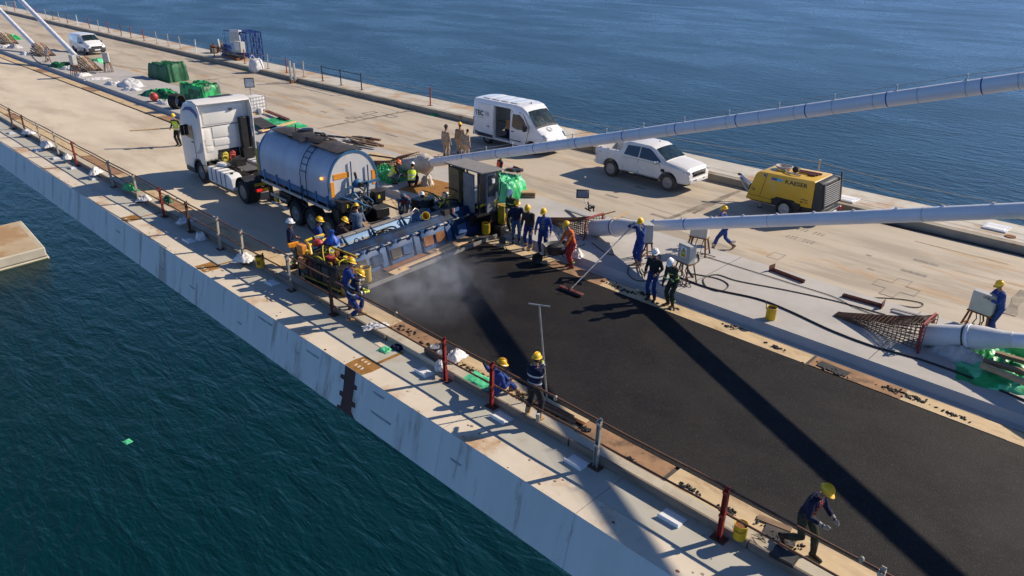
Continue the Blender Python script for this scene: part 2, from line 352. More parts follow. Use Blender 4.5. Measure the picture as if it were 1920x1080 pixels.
# ------------------------------------------------------------------ mesh builder
class MB:
    """collects simple solids and links them as ONE mesh object"""

    def __init__(self, X=None):
        self.v, self.f, self.fm, self.mats = [], [], [], []
        self.X = X

    def mi(self, m):
        if m not in self.mats:
            self.mats.append(m)
        return self.mats.index(m)

    def add(self, vs, fs, m):
        o = len(self.v)
        k = self.mi(m)
        if self.X is not None:
            vs = [self.X @ Vector(p) for p in vs]
        self.v.extend([tuple(p) for p in vs])
        for f in fs:
            self.f.append([o + i for i in f])
            self.fm.append(k)
        return self

    def box(self, c, s, m, rot=None, top=None):
        """rot: (rx,ry,rz) degrees or Matrix; top: (sx,sy) scale of the top face"""
        hx, hy, hz = s[0] / 2, s[1] / 2, s[2] / 2
        tx, ty = top or (1, 1)
        pts = [(-hx, -hy, -hz), (hx, -hy, -hz), (hx, hy, -hz), (-hx, hy, -hz), (-hx * tx, -hy * ty, hz), (hx * tx, -hy * ty, hz), (hx * tx, hy * ty, hz), (-hx * tx, hy * ty, hz)]
        mt = Matrix.Identity(3)
        if rot is not None:
            if isinstance(rot, Matrix):
                mt = rot
            else:
                mt = (Matrix.Rotation(R(rot[2]), 3, 'Z') @ Matrix.Rotation(R(rot[1]), 3, 'Y') @ Matrix.Rotation(R(rot[0]), 3, 'X'))
        c = Vector(c)
        return self.add([c + mt @ Vector(p) for p in pts], [(0, 3, 2, 1), (4, 5, 6, 7), (0, 1, 5, 4), (1, 2, 6, 5), (2, 3, 7, 6), (3, 0, 4, 7)], m)

    def bb(self, lo, hi, m):
        return self.box([(a + c) / 2 for a, c in zip(lo, hi)], [c - a for a, c in zip(lo, hi)], m)

    def bar(self, p0, p1, w, h, m, upv=(0, 0, 1)):
        p0, p1 = Vector(p0), Vector(p1)
        d = p1 - p0
        x = d.normalized()
        u = Vector(upv)
        if abs(x.dot(u)) > 0.99:
            u = Vector((0, 1, 0))
        y = u.cross(x).normalized()
        z = x.cross(y)
        return self.box((p0 + p1) / 2, (d.length, w, h), m, Matrix((x, y, z)).transposed())

    def tube(self, pts, r, m, seg=8, cap=True):
        pts = [Vector(p) for p in pts]
        rs = r if isinstance(r, (list, tuple)) else [r] * len(pts)
        rings = []
        prev = None
        for i, p in enumerate(pts):
            t = (pts[min(i + 1, len(pts) - 1)] - pts[max(i - 1, 0)])
            if t.length < 1e-9:
                t = Vector((0, 0, 1))
            t.normalize()
            if prev is None:
                a = Vector((0, 0, 1)) if abs(t.z) < 0.9 else Vector((1, 0, 0))
                n = t.cross(a).normalized()
            else:
                n = (prev - t * prev.dot(t))
                n = n.normalized() if n.length > 1e-6 else t.orthogonal().normalized()
            prev = n
            bvec = t.cross(n)
            rings.append([p + (n * math.cos(2 * math.pi * k / seg) + bvec * math.sin(2 * math.pi * k / seg)) * rs[i] for k in range(seg)])
        return self.loft(rings, m, cap)

    def loft(self, rings, m, cap=True, closed=True):
        n = len(rings[0])
        vs = [p for rg in rings for p in rg]
        fs = []
        for i in range(len(rings) - 1):
            for k in range(n if closed else n - 1):
                k2 = (k + 1) % n
                fs.append((i * n + k, i * n + k2, (i + 1) * n + k2, (i + 1) * n + k))
        if cap:
            fs.append(tuple(reversed(range(n))))
            fs.append(tuple(range((len(rings) - 1) * n, len(rings) * n)))
        return self.add(vs, fs, m)

    def cyl(self, p0, p1, r, m, seg=14, r1=None):
        return self.tube([p0, p1], [r, r if r1 is None else r1], m, seg)

    def lathe(self, prof, m, c=(0, 0, 0), axis=(0, 0, 1), seg=20, cap=True):
        ax = Vector(axis).normalized()
        n = ax.orthogonal().normalized()
        bv = ax.cross(n)
        c = Vector(c)
        rings = [[c + ax * z + (n * math.cos(2 * math.pi * k / seg) + bv * math.sin(2 * math.pi * k / seg)) * max(r, 1e-4) for k in range(seg)] for r, z in prof]
        return self.loft(rings, m, cap)

    def prism(self, poly, a, c, m, axis='y'):
        """poly of (x,z) extruded along y from a to c (axis 'y'), (y,z) along x, or (x,y) along z"""
        def P(u, w, t):
            return {'y': (u, t, w), 'x': (t, u, w), 'z': (u, w, t)}[axis]
        n = len(poly)
        vs = [P(u, w, a) for u, w in poly] + [P(u, w, c) for u, w in poly]
        fs = [tuple(range(n)), tuple(reversed(range(n, 2 * n)))] + [(i, n + i, n + (i + 1) % n, (i + 1) % n) for i in range(n)]
        return self.add(vs, fs, m)

    def ell(self, c, r, m, seg=12, rot=None):
        c = Vector(c)
        mt = Matrix.Identity(3) if rot is None else (Matrix.Rotation(R(rot[2]), 3, 'Z') @ Matrix.Rotation(R(rot[1]), 3, 'Y') @ Matrix.Rotation(R(rot[0]), 3, 'X'))
        nr = max(5, seg // 2 + 1)
        rings = []
        for i in range(nr):
            th = math.pi * (0.02 + 0.96 * i / (nr - 1))
            rings.append([c + mt @ Vector((r[0] * math.sin(th) * math.cos(2 * math.pi * k / seg), r[1] * math.sin(th) * math.sin(2 * math.pi * k / seg), -r[2] * math.cos(th))) for k in range(seg)])
        return self.loft(rings, m)

    def mesh(self, name, bevel=0.0, smooth=40, seg=1):
        me = bpy.data.meshes.new(name)
        me.from_pydata(self.v, [], self.f)
        for k in self.mats:
            me.materials.append(M[k])
        me.polygons.foreach_set('material_index', self.fm)
        bm = bmesh.new()
        bm.from_mesh(me)
        bmesh.ops.recalc_face_normals(bm, faces=bm.faces)
        if bevel:
            es = [e for e in bm.edges if len(e.link_faces) == 2 and e.calc_face_angle(0) > 0.5]
            bmesh.ops.bevel(bm, geom=es, offset=bevel, segments=seg, profile=0.6, affect='EDGES', clamp_overlap=True)
        bm.to_mesh(me)
        bm.free()
        if smooth:
            me.polygons.foreach_set('use_smooth', [True] * len(me.polygons))
            me.set_sharp_from_angle(angle=R(smooth))
        return me

    def build(self, name, parent=None, bevel=0.0, smooth=40, seg=1, loc=None, rot=None, label=None):
        o = bpy.data.objects.new(name, self.mesh(name, bevel, smooth, seg))
        COL.objects.link(o)
        if parent is not None:
            o.parent = parent
        if loc is not None:
            o.location = loc
        if rot is not None:
            o.rotation_euler = [R(a) for a in rot]
        if label:
            o['label'] = label
        return o


def thing(name, label, cat, loc=(0, 0, 0), rz=0.0, group=None):
    o = bpy.data.objects.new(name, None)
    o.empty_display_size = 0.2
    COL.objects.link(o)
    o.location = loc
    o.rotation_euler = (0, 0, R(rz))
    o['label'] = label
    o['category'] = cat
    if group:
        o['group'] = group
    return o


def tag(o, label, cat, group=None, kind=None):
    if label:
        o['label'] = label
    if cat:
        o['category'] = cat
    if group:
        o['group'] = group
    if kind:
        o['kind'] = kind
    return o


def structure(o):
    o['kind'] = 'structure'
    return o


def kids(o):
    return [c for c in COL.objects if c.parent == o]


def piece(name, me, parent, loc=(0, 0, 0), rot=(0, 0, 0), scale=(1, 1, 1)):
    """a piece that shares its mesh with alike pieces"""
    o = bpy.data.objects.new(name, me)
    COL.objects.link(o)
    o.parent = parent
    o.location = loc
    o.rotation_euler = [R(a) for a in rot]
    o.scale = scale
    return o


def dup(root, loc, rz, label, group=None):
    r = root.copy()
    COL.objects.link(r)
    r.location = loc
    r.rotation_euler = (0, 0, R(rz))
    r['label'] = label
    if group:
        r['group'] = group
    for ch in list(root.children):
        c = ch.copy()
        COL.objects.link(c)
        c.parent = r
        for gg in list(ch.children):
            d = gg.copy()
            COL.objects.link(d)
            d.parent = c
    return r


def boolean_cut(o, cutters):
    """subtract helper solids from o, then throw the helpers away"""
    for c in cutters:
        md = o.modifiers.new('cut', 'BOOLEAN')
        md.operation = 'DIFFERENCE'
        md.solver = 'EXACT'
        md.object = c
    dg = bpy.context.evaluated_depsgraph_get()
    dg.update()
    me = bpy.data.meshes.new_from_object(o.evaluated_get(dg), depsgraph=dg)
    o.modifiers.clear()
    o.data = me
    me.polygons.foreach_set('use_smooth', [True] * len(me.polygons))
    me.set_sharp_from_angle(angle=R(24))
    for c in cutters:
        bpy.data.objects.remove(c)


def lettering(name, body, size, m, parent, loc, rot, extrude=0.002, xscale=1.0, shear=0.0):
    """flat print as real curve letters turned to mesh"""
    cu = bpy.data.curves.new(name, 'FONT')
    cu.body = body
    cu.size = size
    cu.extrude = extrude
    cu.shear = shear
    cu.offset = size * 0.018
    cu.resolution_u = 2
    tmp = bpy.data.objects.new('tmp_text', cu)
    COL.objects.link(tmp)
    dg = bpy.context.evaluated_depsgraph_get()
    dg.update()
    me = bpy.data.meshes.new_from_object(tmp.evaluated_get(dg), depsgraph=dg)
    bpy.data.objects.remove(tmp)
    me.materials.clear()
    me.materials.append(M[m])
    o = bpy.data.objects.new(name, me)
    COL.objects.link(o)
    o.parent = parent
    o.location = loc
    o.rotation_euler = [R(a) for a in rot]
    o.scale = (xscale, 1, 1)
    return o


def wob(p, s, seed=0.0):
    return noise.noise(Vector((p[0] * s + seed, p[1] * s - seed * 1.7, p[2] * s + seed * 0.3)))


def heap(name, sx, sy, h, m, seed=0, n=26, wrinkle=0.10, flat=0.35, parent=None, loc=(0, 0, 0), rz=0.0, m2=None, boxy=3.0, lump=0.5):
    """a draped or slumped cloth body: uneven outline, raised middle, folds, closed underneath"""
    vs, fs = [], []
    top = []
    for i in range(n + 1):
        for j in range(n + 1):
            u, w = 2 * i / n - 1, 2 * j / n - 1
            rr = (abs(u) ** boxy + abs(w) ** boxy) ** (1 / boxy)
            edge = 1 + 0.16 * wob((u * 1.0, w * 1.0, 0), 1.7, seed)
            x, y = u * sx / 2 * edge, w * sy / 2 * edge
            fall = max(0.0, 1 - max(0.0, (rr - flat) / (1 - flat)) ** 2)
            z = h * fall * (1 - lump / 2 + lump * wob((u, w, 1), 1.3, seed + 4))
            sc = 2.0 / max(sx, sy)
            fold = 1 - abs(wob((x, y, 0), 2.6 * sc * 1.6, seed + 9)) * 2.6
            fold2 = 1 - abs(wob((x + 0.3 * z, y - 0.3 * z, z), 6.5 * sc * 1.4, seed + 2)) * 2.6
            z += wrinkle * (0.8 * fold + 0.55 * fold2 - 0.7) * (0.3 + 0.7 * fall)
            lat = wrinkle * 0.9 * wob((x, y, z * 2), 5.0 * sc, seed + 17)
            x, y = x + lat * u, y + lat * w
            vs.append((x, y, max(0.006, z)))
    N = n + 1
    for i in range(n):
        for j in range(n):
            fs.append((i * N + j, (i + 1) * N + j, (i + 1) * N + j + 1, i * N + j + 1))
    nb = len(vs)
    ring = [i * N for i in range(N)] + [n * N + j for j in range(1, N)] + [i * N + n for i in range(n - 1, -1, -1)] + [j for j in range(n - 1, 0, -1)]
    for k in ring:
        vs.append((vs[k][0], vs[k][1], 0.0))
    L = len(ring)
    for k in range(L):
        fs.append((ring[k], ring[(k + 1) % L], nb + (k + 1) % L, nb + k))
    fs.append(tuple(nb + k for k in range(L)))
    mb = MB()
    mb.add(vs, fs, m)
    if m2:
        k2 = mb.mi(m2)
        for q, f in enumerate(mb.f):
            c = [sum(vs[i][a] for i in f) / len(f) for a in range(3)]
            if wob(c, 1.6, seed + 30) > 0.12:
                mb.fm[q] = k2
    return mb.build(name, parent, smooth=60, loc=loc, rot=(0, 0, rz))
# ================================================================== the setting
X0, X1 = -40.0, 300.0
sea_mb = MB()
sea_mb.add([(-9000, -14000, -50), (14000, -14000, -50), (14000, 9000, -50), (-9000, 9000, -50)], [(0, 1, 2, 3)], 'sea_water')
structure(sea_mb.build('sea', smooth=0))

# box girder below the deck
mb = MB()
mb.prism([(-9.30, -0.30), (-9.02, -1.22), (-9.2, -1.42), (-12.0, -2.7), (-14.2, -4.5), (-30.4, -4.5), (-32.2, -2.7), (-35.0, -1.2), (-34.5, -0.30)], X0, X1, 'fascia', 'x')
girder = structure(mb.build('box_girder', smooth=0))
# fascia plates, one per deck segment third
FD = Vector((0, 0.30, -1.25)).normalized()
FN = Vector((0, 1.25, 0.30)).normalized()


def face_pt(x, t, off=0.0):
    return Vector((x, -9.15, -0.004)) + FD * t + FN * off


SEG = 4.03
mbp = MB()
ln = SEG - 0.008
a0 = [face_pt(0, 0, -0.0), face_pt(0, 1.285, 0), face_pt(0, 1.285, -0.1), face_pt(0, 0, -0.1)]
mbp.add([tuple(p) for p in a0] + [(p.x + ln, p.y, p.z) for p in a0], [(0, 1, 2, 3), (7, 6, 5, 4), (0, 4, 5, 1), (1, 5, 6, 2), (2, 6, 7, 3), (3, 7, 4, 0)], 'fascia')
fme = mbp.mesh('fascia_panel', smooth=0)
for k in range(-9, 40):
    piece('fascia_panel', fme, girder, (15.13 + k * SEG, 0, 0))
mb = MB()
mb.add([tuple(face_pt(x, t)) for x, t in ((15.13 + 40 * SEG, 0), (X1, 0), (X1, 1.285), (15.13 + 40 * SEG, 1.285))], [(0, 1, 2, 3)], 'fascia')
mb.build('fascia_panel', girder, smooth=0)
# painted splice with tabs on the fascia joint
tabs = [(-0.22, 0.0), (0.26, 0.0), (0.24, 0.28), (0.40, 0.30), (0.41, 0.42), (0.23, 0.42), (0.22, 0.75), (0.36, 0.77), (0.36, 0.90), (0.22, 0.91), (0.25, 1.18), (0.40, 1.21), (0.40, 1.283),
        (-0.44, 1.283), (-0.25, 1.14), (-0.24, 1.0), (-0.40, 0.97), (-0.38, 0.84), (-0.24, 0.84), (-0.24, 0.50), (-0.37, 0.47), (-0.36, 0.36), (-0.23, 0.35)]
mb = MB()
n = len(tabs)
mb.add([tuple(face_pt(14.83 + s, t, 0.006)) for s, t in tabs] + [tuple(face_pt(14.83 + s, t, -0.004)) for s, t in tabs],
       [tuple(range(n))] + [(i, (i + 1) % n, n + (i + 1) % n, n + i) for i in range(n)], 'primer')
mb.build('splice_plate', girder, smooth=0)
# darker grout smear marks on the fascia plates
for (x, t, l) in [(12.9, 0.72, 0.9), (13.3, 0.18, 0.5), (16.3, 0.25, 0.7), (17.3, 0.5, 0.25), (18.9, 0.2, 0.9), (24.1, 0.7, 0.45), (26.6, 0.78, 0.5), (10.3, 0.55, 0.4), (20.7, 0.8, 0.3), (31.0, 0.5, 0.5)]:
    mb = MB()
    mb.add([tuple(face_pt(x + a, t + c, 0.003)) for a, c in ((0, 0), (l, 0.01), (l * 0.95, 0.06), (l * 0.5, 0.075), (0.04, 0.07))], [(0, 1, 2, 3, 4)], 'smear')
    mb.build('grout_smear', girder, smooth=0)


def slab(name, y0, y1, z0, z1, m, x0=X0, x1=X1, parent=None):
    mb = MB()
    mb.bb((x0, y0, z0), (x1, y1, z1), m)
    o = mb.build(name, parent, smooth=0)
    if parent is None:
        structure(o)
    return o


near_walk = slab('near_walkway', -10.76, -9.18, -0.35, -0.006, 'joint_dark')
# walkway deck plates in two runs
mo = MB().bb((0, -9.80, -0.10), (SEG - 0.012, -9.15, 0.0), 'walk_cream').mesh('deck_plate_outer', smooth=0)
mi_ = MB().bb((0, -10.76, -0.10), (SEG - 0.012, -9.806, 0.003), 'walk_grey').mesh('deck_plate_inner', smooth=0)
for k in range(-6, 34):
    piece('deck_plate', mo, near_walk, (15.13 + k * SEG, 0, 0))
    piece('deck_plate', mi_, near_walk, (15.13 + k * SEG, 0, 0))
MB().bb((15.13 + 34 * SEG, -10.76, -0.1), (X1, -9.15, 0), 'walk_cream').build('deck_plate', near_walk, smooth=0)
MB().bb((X0, -10.76, -0.1), (15.13 - 6 * SEG - 0.012, -9.15, 0), 'walk_cream').build('deck_plate', near_walk, smooth=0)
# rust-brown primer patch and its pale dabs at the joint
mb = MB()
mb.add([(14.32, -9.81, 0.004), (15.10, -9.81, 0.004), (15.16, -9.5, 0.004), (15.12, -9.16, 0.004), (14.36, -9.16, 0.004), (14.30, -9.45, 0.004)], [(0, 1, 2, 3, 4, 5)], 'rust_patch')
for dx in (0.12, 0.26, 0.40):
    mb.box((14.50 + dx, -9.36, 0.007), (0.055, 0.11, 0.004), 'walk_cream', (0, 0, 14))
    mb.box((14.50 + dx + 0.08, -9.63, 0.007), (0.055, 0.10, 0.004), 'walk_cream', (0, 0, 8))
mb.build('primer_patch', near_walk, smooth=0)
mb = MB().bb((14.50, -10.68, 0.003), (14.62, -9.82, 0.007), 'rust_patch')
mb.build('primer_stripe', near_walk, smooth=0)
for x in (30.55, 23.6):
    mb = MB().bb((x, -9.8, 0.0), (x + 0.75, -9.2, 0.004), 'rust_patch')
    for dx in (0.12, 0.3, 0.48):
        mb.box((x + dx, -9.35, 0.006), (0.06, 0.1, 0.004), 'walk_cream', (0, 0, 10))
    mb.build('primer_patch', near_walk, smooth=0)
    MB().bb((x + 0.25, -10.68, 0.003), (x + 0.36, -9.82, 0.007), 'rust_patch').build('primer_stripe', near_walk, smooth=0)
# small burnt spots and drips of bitumen
rs = random.Random(3)
mb = MB()
for k in range(80):
    x, y = rs.uniform(3, 45), rs.uniform(-9.75, -9.2) if k % 3 else rs.uniform(-10.5, -9.3)
    r = rs.uniform(0.012, 0.035)
    mb.add([(x + r * 1.5 * math.cos(a) * rs.uniform(0.7, 1.2), y + r * math.sin(a), 0.0055) for a in [i * math.pi / 4 for i in range(8)]], [tuple(range(8))], rs.choice(['rust', 'oil_stain', 'rusty_red']))
o = mb.build('burnt_spots', near_walk, smooth=0)
o['kind'] = 'stuff'

# near kerb with the concrete upstand
near_kerb = slab('near_kerb', -11.06, -10.775, -0.3, 0.17, 'kerb')
near_kerb.data.materials[0] = M['kerb_top']
# roadway, near side
slab('near_carriageway', -19.12, -11.065, -0.3, 0.0, 'deck_near')
# fresh asphalt mat behind the paver, its front edge cut on the paver's skew
mb = MB()
gx = np.linspace(-30, 19.4, 90)
AY = [-11.80, -18.02]
poly = [(-30, AY[0]), (18.60, AY[0]), (19.10, AY[1]), (-30, AY[1])]
mb.prism([(x, y) for x, y in poly], 0.004, 0.05, 'asphalt', 'z')
structure(mb.build('asphalt_mat', smooth=0))
# plywood shutter strips along both edges of the lane
ply_near = slab('near_shutter_bed', -11.80, -11.075, -0.2, 0.012, 'joint_dark', -30, 110)
ply_far = slab('far_shutter_bed', -18.76, -18.04, -0.2, 0.012, 'joint_dark', -30, 130)


def boards(parent, y0, y1, xs, z, mlist, seed, length=2.4):
    rr = random.Random(seed)
    meshes = {}
    x = xs[0]
    while x < xs[1]:
        m = rr.choice(mlist) if x < 22 else rr.choice(['plywood', 'plywood', 'plywood', 'plywood_dirty'])
        if m not in meshes:
            meshes[m] = MB().bb((0, y0, 0), (length - 0.02, y1, 0.021), m).mesh('board', smooth=0)
        piece('board', meshes[m], parent, (x, rr.uniform(-0.015, 0.015), z + rr.uniform(0, 0.006)), (0, 0, rr.uniform(-0.25, 0.25)))
        x += length


boards(ply_near, -11.78, -11.10, (-8, 100), 0.03, ['plywood', 'plywood', 'plywood_dirty'], 5)
boards(ply_far, -18.66, -18.06, (-8, 120), 0.03, ['plywood', 'plywood', 'plywood_dirty'], 8)
# the central reservation with its sloped kerb face and shallow gutter
mb = MB()
mb.prism([(-18.77, 0.004), (-19.0, 0.02), (-19.12, 0.25), (-23.3, 0.25), (-23.3, -0.1), (-18.77, -0.1)], X0, X1, 'median', 'x')
structure(mb.build('median', smooth=20))
# cast joints across the reservation
med = bpy.data.objects['median']
for k in range(-2, 14):
    x = 1.2 + 6.05 * k + 4
    MB().bb((x, -23.29, 0.2505), (x + 0.018, -19.14, 0.2535), 'joint_dark').build('joint', med, smooth=0)
slab('far_carriageway', -32.0, -23.305, -0.3, 0.0, 'deck_far')
far_cw = bpy.data.objects['far_carriageway']
far_kerb = slab('far_kerb', -32.2, -31.88, -0.25, 0.32, 'kerb_far')
far_walk = slab('far_walkway', -34.46, -32.205, -0.35, 0.312, 'walk_far')
fm = MB().bb((0, -33.3, 0.0), (SEG * 1.5 - 0.015, -32.21, 0.012), 'walk_far').mesh('deck_plate_far', smooth=0)
fm2 = MB().bb((0, -34.45, 0.0), (SEG * 1.5 - 0.015, -33.31, 0.012), 'walk_far').mesh('deck_plate_edge', smooth=0)
for k in range(-3, 30):
    piece('deck_plate', fm, far_walk, (2 + k * SEG * 1.5, 0, 0.313))
    piece('deck_plate', fm2, far_walk, (2 + k * SEG * 1.5, 0, 0.313))
for k in range(-4, 28):
    x = 3.4 + 5.4 * k
    MB().bb((x, -31.877, 0.02), (x + 0.03, -31.872, 0.3), 'joint_dark').build('kerb_joint', far_kerb, smooth=0)
# gutter line with bitumen run along the far kerb
mb = MB()
rs = random.Random(11)
pts_a, pts_b = [], []
for i in range(120):
    x = -5 + i * 1.0
    w = 0.10 + 0.07 * noise.noise(Vector((x * 0.35, 0, 3)))
    pts_a.append((x, -31.87, 0.004))
    pts_b.append((x, -31.87 + w, 0.004))
mb.add(pts_a + pts_b, [(i, i + 1, 120 + i + 1, 120 + i) for i in range(119)], 'oil_stain')
mb.build('bitumen_run', far_cw, smooth=0)
mb = MB()
pts_a, pts_b = [], []
for i in range(150):
    x = 8 + i * 0.7
    y = -31.55 + 0.12 * noise.noise(Vector((x * 0.12, 4, 3)))
    w = 0.05 + 0.05 * noise.noise(Vector((x * 0.8, 0, 9)))
    pts_a.append((x, y, 0.0035))
    pts_b.append((x, y + max(0.01, w), 0.0035))
mb.add(pts_a + pts_b, [(i, i + 1, 150 + i + 1, 150 + i) for i in range(149)], 'rust_patch')
mb.build('rust_run', far_cw, smooth=0)


def patch(poly, m='mark_grey', z=0.004, name='inlay', parent=None):
    mb = MB()
    mb.add([(x, y, z) for x, y in poly], [tuple(range(len(poly)))], m)
    return mb.build(name, parent or far_cw, smooth=0)


def rect(cx, cy, lx, ly, m='mark_grey', z=0.004, ang=0, name='inlay', parent=None):
    c, s = math.cos(R(ang)), math.sin(R(ang))
    return patch([(cx + a * lx / 2 * c - d * ly / 2 * s, cy + a * lx / 2 * s + d * ly / 2 * c) for a, d in ((-1, -1), (1, -1), (1, 1), (-1, 1))], m, z, name, parent)


def outline(poly, w, m='mark_grey', z=0.004, name='inlay_frame'):
    n = len(poly)
    cx, cy = sum(p[0] for p in poly) / n, sum(p[1] for p in poly) / n
    mb = MB()
    for i in range(n):
        a, c = Vector((*poly[i], z)), Vector((*poly[(i + 1) % n], z))
        d = (c - a).normalized()
        nn = Vector((-d.y, d.x, 0)) * w / 2
        e = d * w * 0.5
        mb.add([tuple(a - nn - e), tuple(c - nn + e), tuple(c + nn + e), tuple(a + nn - e)], [(0, 1, 2, 3)], m)
        z += 0.0008
    return mb.build(name, far_cw, smooth=0)


# cross, frames, patched sockets
cc = g(1680, 539)
q = 0.30
cross = [(-q, -3 * q), (q, -3 * q), (q, -q), (3 * q, -q), (3 * q, q), (q, q), (q, 3 * q), (-q, 3 * q), (-q, q), (-3 * q, q), (-3 * q, -q), (-q, -q)]
outline([(cc.x + a * 0.75, cc.y + d * 1.0) for a, d in cross], 0.035)
for px, py in ((1455, 480), (792, 246)):
    c = g(px, py)
    outline([(c.x - 0.22, c.y - 0.3), (c.x + 0.22, c.y - 0.3), (c.x + 0.22, c.y + 0.3), (c.x - 0.22, c.y + 0.3)], 0.035)
for px, py, lx, ly in ((1736, 492, 0.85, 0.22), (1713, 512, 0.85, 0.22), (1147, 368, 0.7, 0.2), (1200, 352, 0.6, 0.16), (640, 205, 0.7, 0.16), (607, 210, 0.7, 0.16), (735, 254, 1.2, 0.16), (655, 228, 1.0, 0.2),
                       (1629, 479, 0.2, 0.12), (1633, 505, 0.25, 0.1), (1095, 430, 0.3, 0.1), (1180, 412, 1.1, 0.25), (1235, 405, 0.8, 0.22)):
    c = g(px, py)
    rect(c.x, c.y, lx, ly, 'mark_grey' if lx < 1.05 else 'oil_stain')
for px, py in ((1500, 449), (1520, 435)):
    c = g(px, py)
    for i in range(6):
        rect(c.x + (i - 2.5) * 0.16 + (0.1 if i > 2 else -0.1), c.y + 0.09, 0.09, 0.11)
        rect(c.x + (i - 2.5) * 0.16 + (0.1 if i > 2 else -0.1), c.y - 0.11, 0.09, 0.11)
# transverse crack seals and spill tracks
seal_z = 0.0062
for (pa, pb, w) in (((575, 245), (765, 208), 0.34), ((1235, 418), (1402, 352), 0.42), ((1300, 400), (1378, 362), 0.30), ((440, 143), (365, 153), 0.2), ((0, 72), (125, 62), 0.25), ((205, 122), (320, 136), 0.15), ((1890, 590), (1920, 545), 0.5)):
    a, c = g(*pa), g(*pb)
    d = (c - a).normalized()
    nn = Vector((-d.y, d.x, 0))
    L_, Rr = [], []
    for i in range(15):
        p = a.lerp(c, i / 14)
        ww = w * (0.45 + 0.7 * abs(noise.noise(Vector((p.x * 1.1, p.y * 1.1, 2)))))
        L_.append((p.x + nn.x * ww / 2, p.y + nn.y * ww / 2))
        Rr.append((p.x - nn.x * ww / 2, p.y - nn.y * ww / 2))
    seal_z += 0.0011
    patch(L_ + Rr[::-1], 'oil_stain', seal_z, 'crack_seal')
c = g(690, 219)
for dx, dy, lx, ly in ((0, 0, 0.8, 1.0), (0.9, -0.8, 0.55, 0.9), (-0.9, -1.2, 0.8, 0.5), (0.4, 1.0, 0.5, 0.6)):
    outline([(c.x + dx - lx / 2, c.y + dy - ly / 2), (c.x + dx + lx / 2, c.y + dy - ly / 2), (c.x + dx + lx / 2, c.y + dy + ly / 2), (c.x + dx - lx / 2, c.y + dy + ly / 2)], 0.06, z=0.0148)
# long tyre tracks
rs = random.Random(21)
for k in range(16):
    x, y = rs.uniform(4, 80), rs.uniform(-31, -24)
    rect(x, y, rs.uniform(1.2, 4), rs.uniform(0.02, 0.05), 'oil_stain', 0.0032 + 0.0001 * k, rs.uniform(-7, 7), 'tyre_track')
# gully along the right-hand far kerb
mb = MB()
mb.tube([(12.2, -31.3, 0.03), (9.5, -31.55, 0.03), (7, -31.62, 0.03), (3, -31.66, 0.03), (-6, -31.7, 0.03)], 0.035, 'rubber', 8)
tag(mb.build('cable'), 'black cable lying along the foot of the far kerb at right', 'cable')
# pier cap standing in the sea
WZ = -50.0


def gw(px, py, z):
    return g(px, py, z)


pts = [gw(40, 413, WZ + 2.6), gw(84, 463, WZ + 2.6)]
a, c = pts
d = (c - a).normalized()
nn = Vector((d.y, -d.x, 0))
if (gw(0, 490, WZ) - c).dot(nn) < 0:
    nn = -nn
side2 = (gw(0, 485, WZ + 2.6) - c).normalized()
W = 46.0
A, B_, C_, D_ = a, c, c + side2 * W, a + side2 * W
mb = MB()


def quad_block(P, z0, z1, m, grow=0.0):
    ctr = sum(P, Vector()) / 4
    Q = [p + (p - ctr).normalized() * grow for p in P]
    mb.add([(p.x, p.y, z0) for p in Q] + [(p.x, p.y, z1) for p in Q], [(3, 2, 1, 0), (4, 5, 6, 7), (0, 1, 5, 4), (1, 2, 6, 5), (2, 3, 7, 6), (3, 0, 4, 7)], m)


quad_block([A, B_, C_, D_], WZ + 0.5, WZ + 2.6, 'concrete_edge')
quad_block([A, B_, C_, D_], WZ - 1.0, WZ + 0.5, 'concrete_wet', 0.35)
pier = mb.build('pier_cap', bevel=0.25, smooth=0)
mb = MB()
ctr = (A + B_ + C_ + D_) / 4
Q = [p + (ctr - p).normalized() * 1.1 for p in (A, B_, C_, D_)]
mb.add([(p.x, p.y, WZ + 2.62) for p in Q], [(0, 1, 2, 3)], 'concrete_block')
mb.build('stained_top', pier, smooth=0)
tag(pier, 'rust stained square concrete pier cap standing in the sea', 'pier cap')

# ------------------------------------------------------------------ near guard rail
rail = thing('guard_rail', 'rusty pipe guard rail with mismatched steel posts along the near walkway', 'guard rail', (0, 0, 0))
posts = [(-25, 225, 'post_brown'), (18.9, 243, 'post_brown'), (48.8, 256.3, 'post_brown'), (75.5, 274.4, 'post_cream'), (107.8, 292.5, 'post_cream'), (142.5, 312.2, 'post_red'), (222, 349, 'post_cream'), (265, 378, 'post_cream'),
         (309, 406.7, 'post_red'), (361.7, 434.2, 'post_brown'), (416.7, 466.7, 'post_cream'), (475, 489, 'post_cream'), (547.8, 544.4, 'galvanised'), (626.7, 590, 'post_brown'), (839, 712, 'post_red'),
         (918.4, 765, 'post_red'), (1113, 878.6, 'galvanised'), (1337, 1021, 'post_red'), (1612, 1190, 'post_cream')]
PY = -10.56
pm = {}
xs = []
colword = dict(post_brown='rust brown post', post_cream='cream post', post_red='red painted post', galvanised='grey galvanised post')
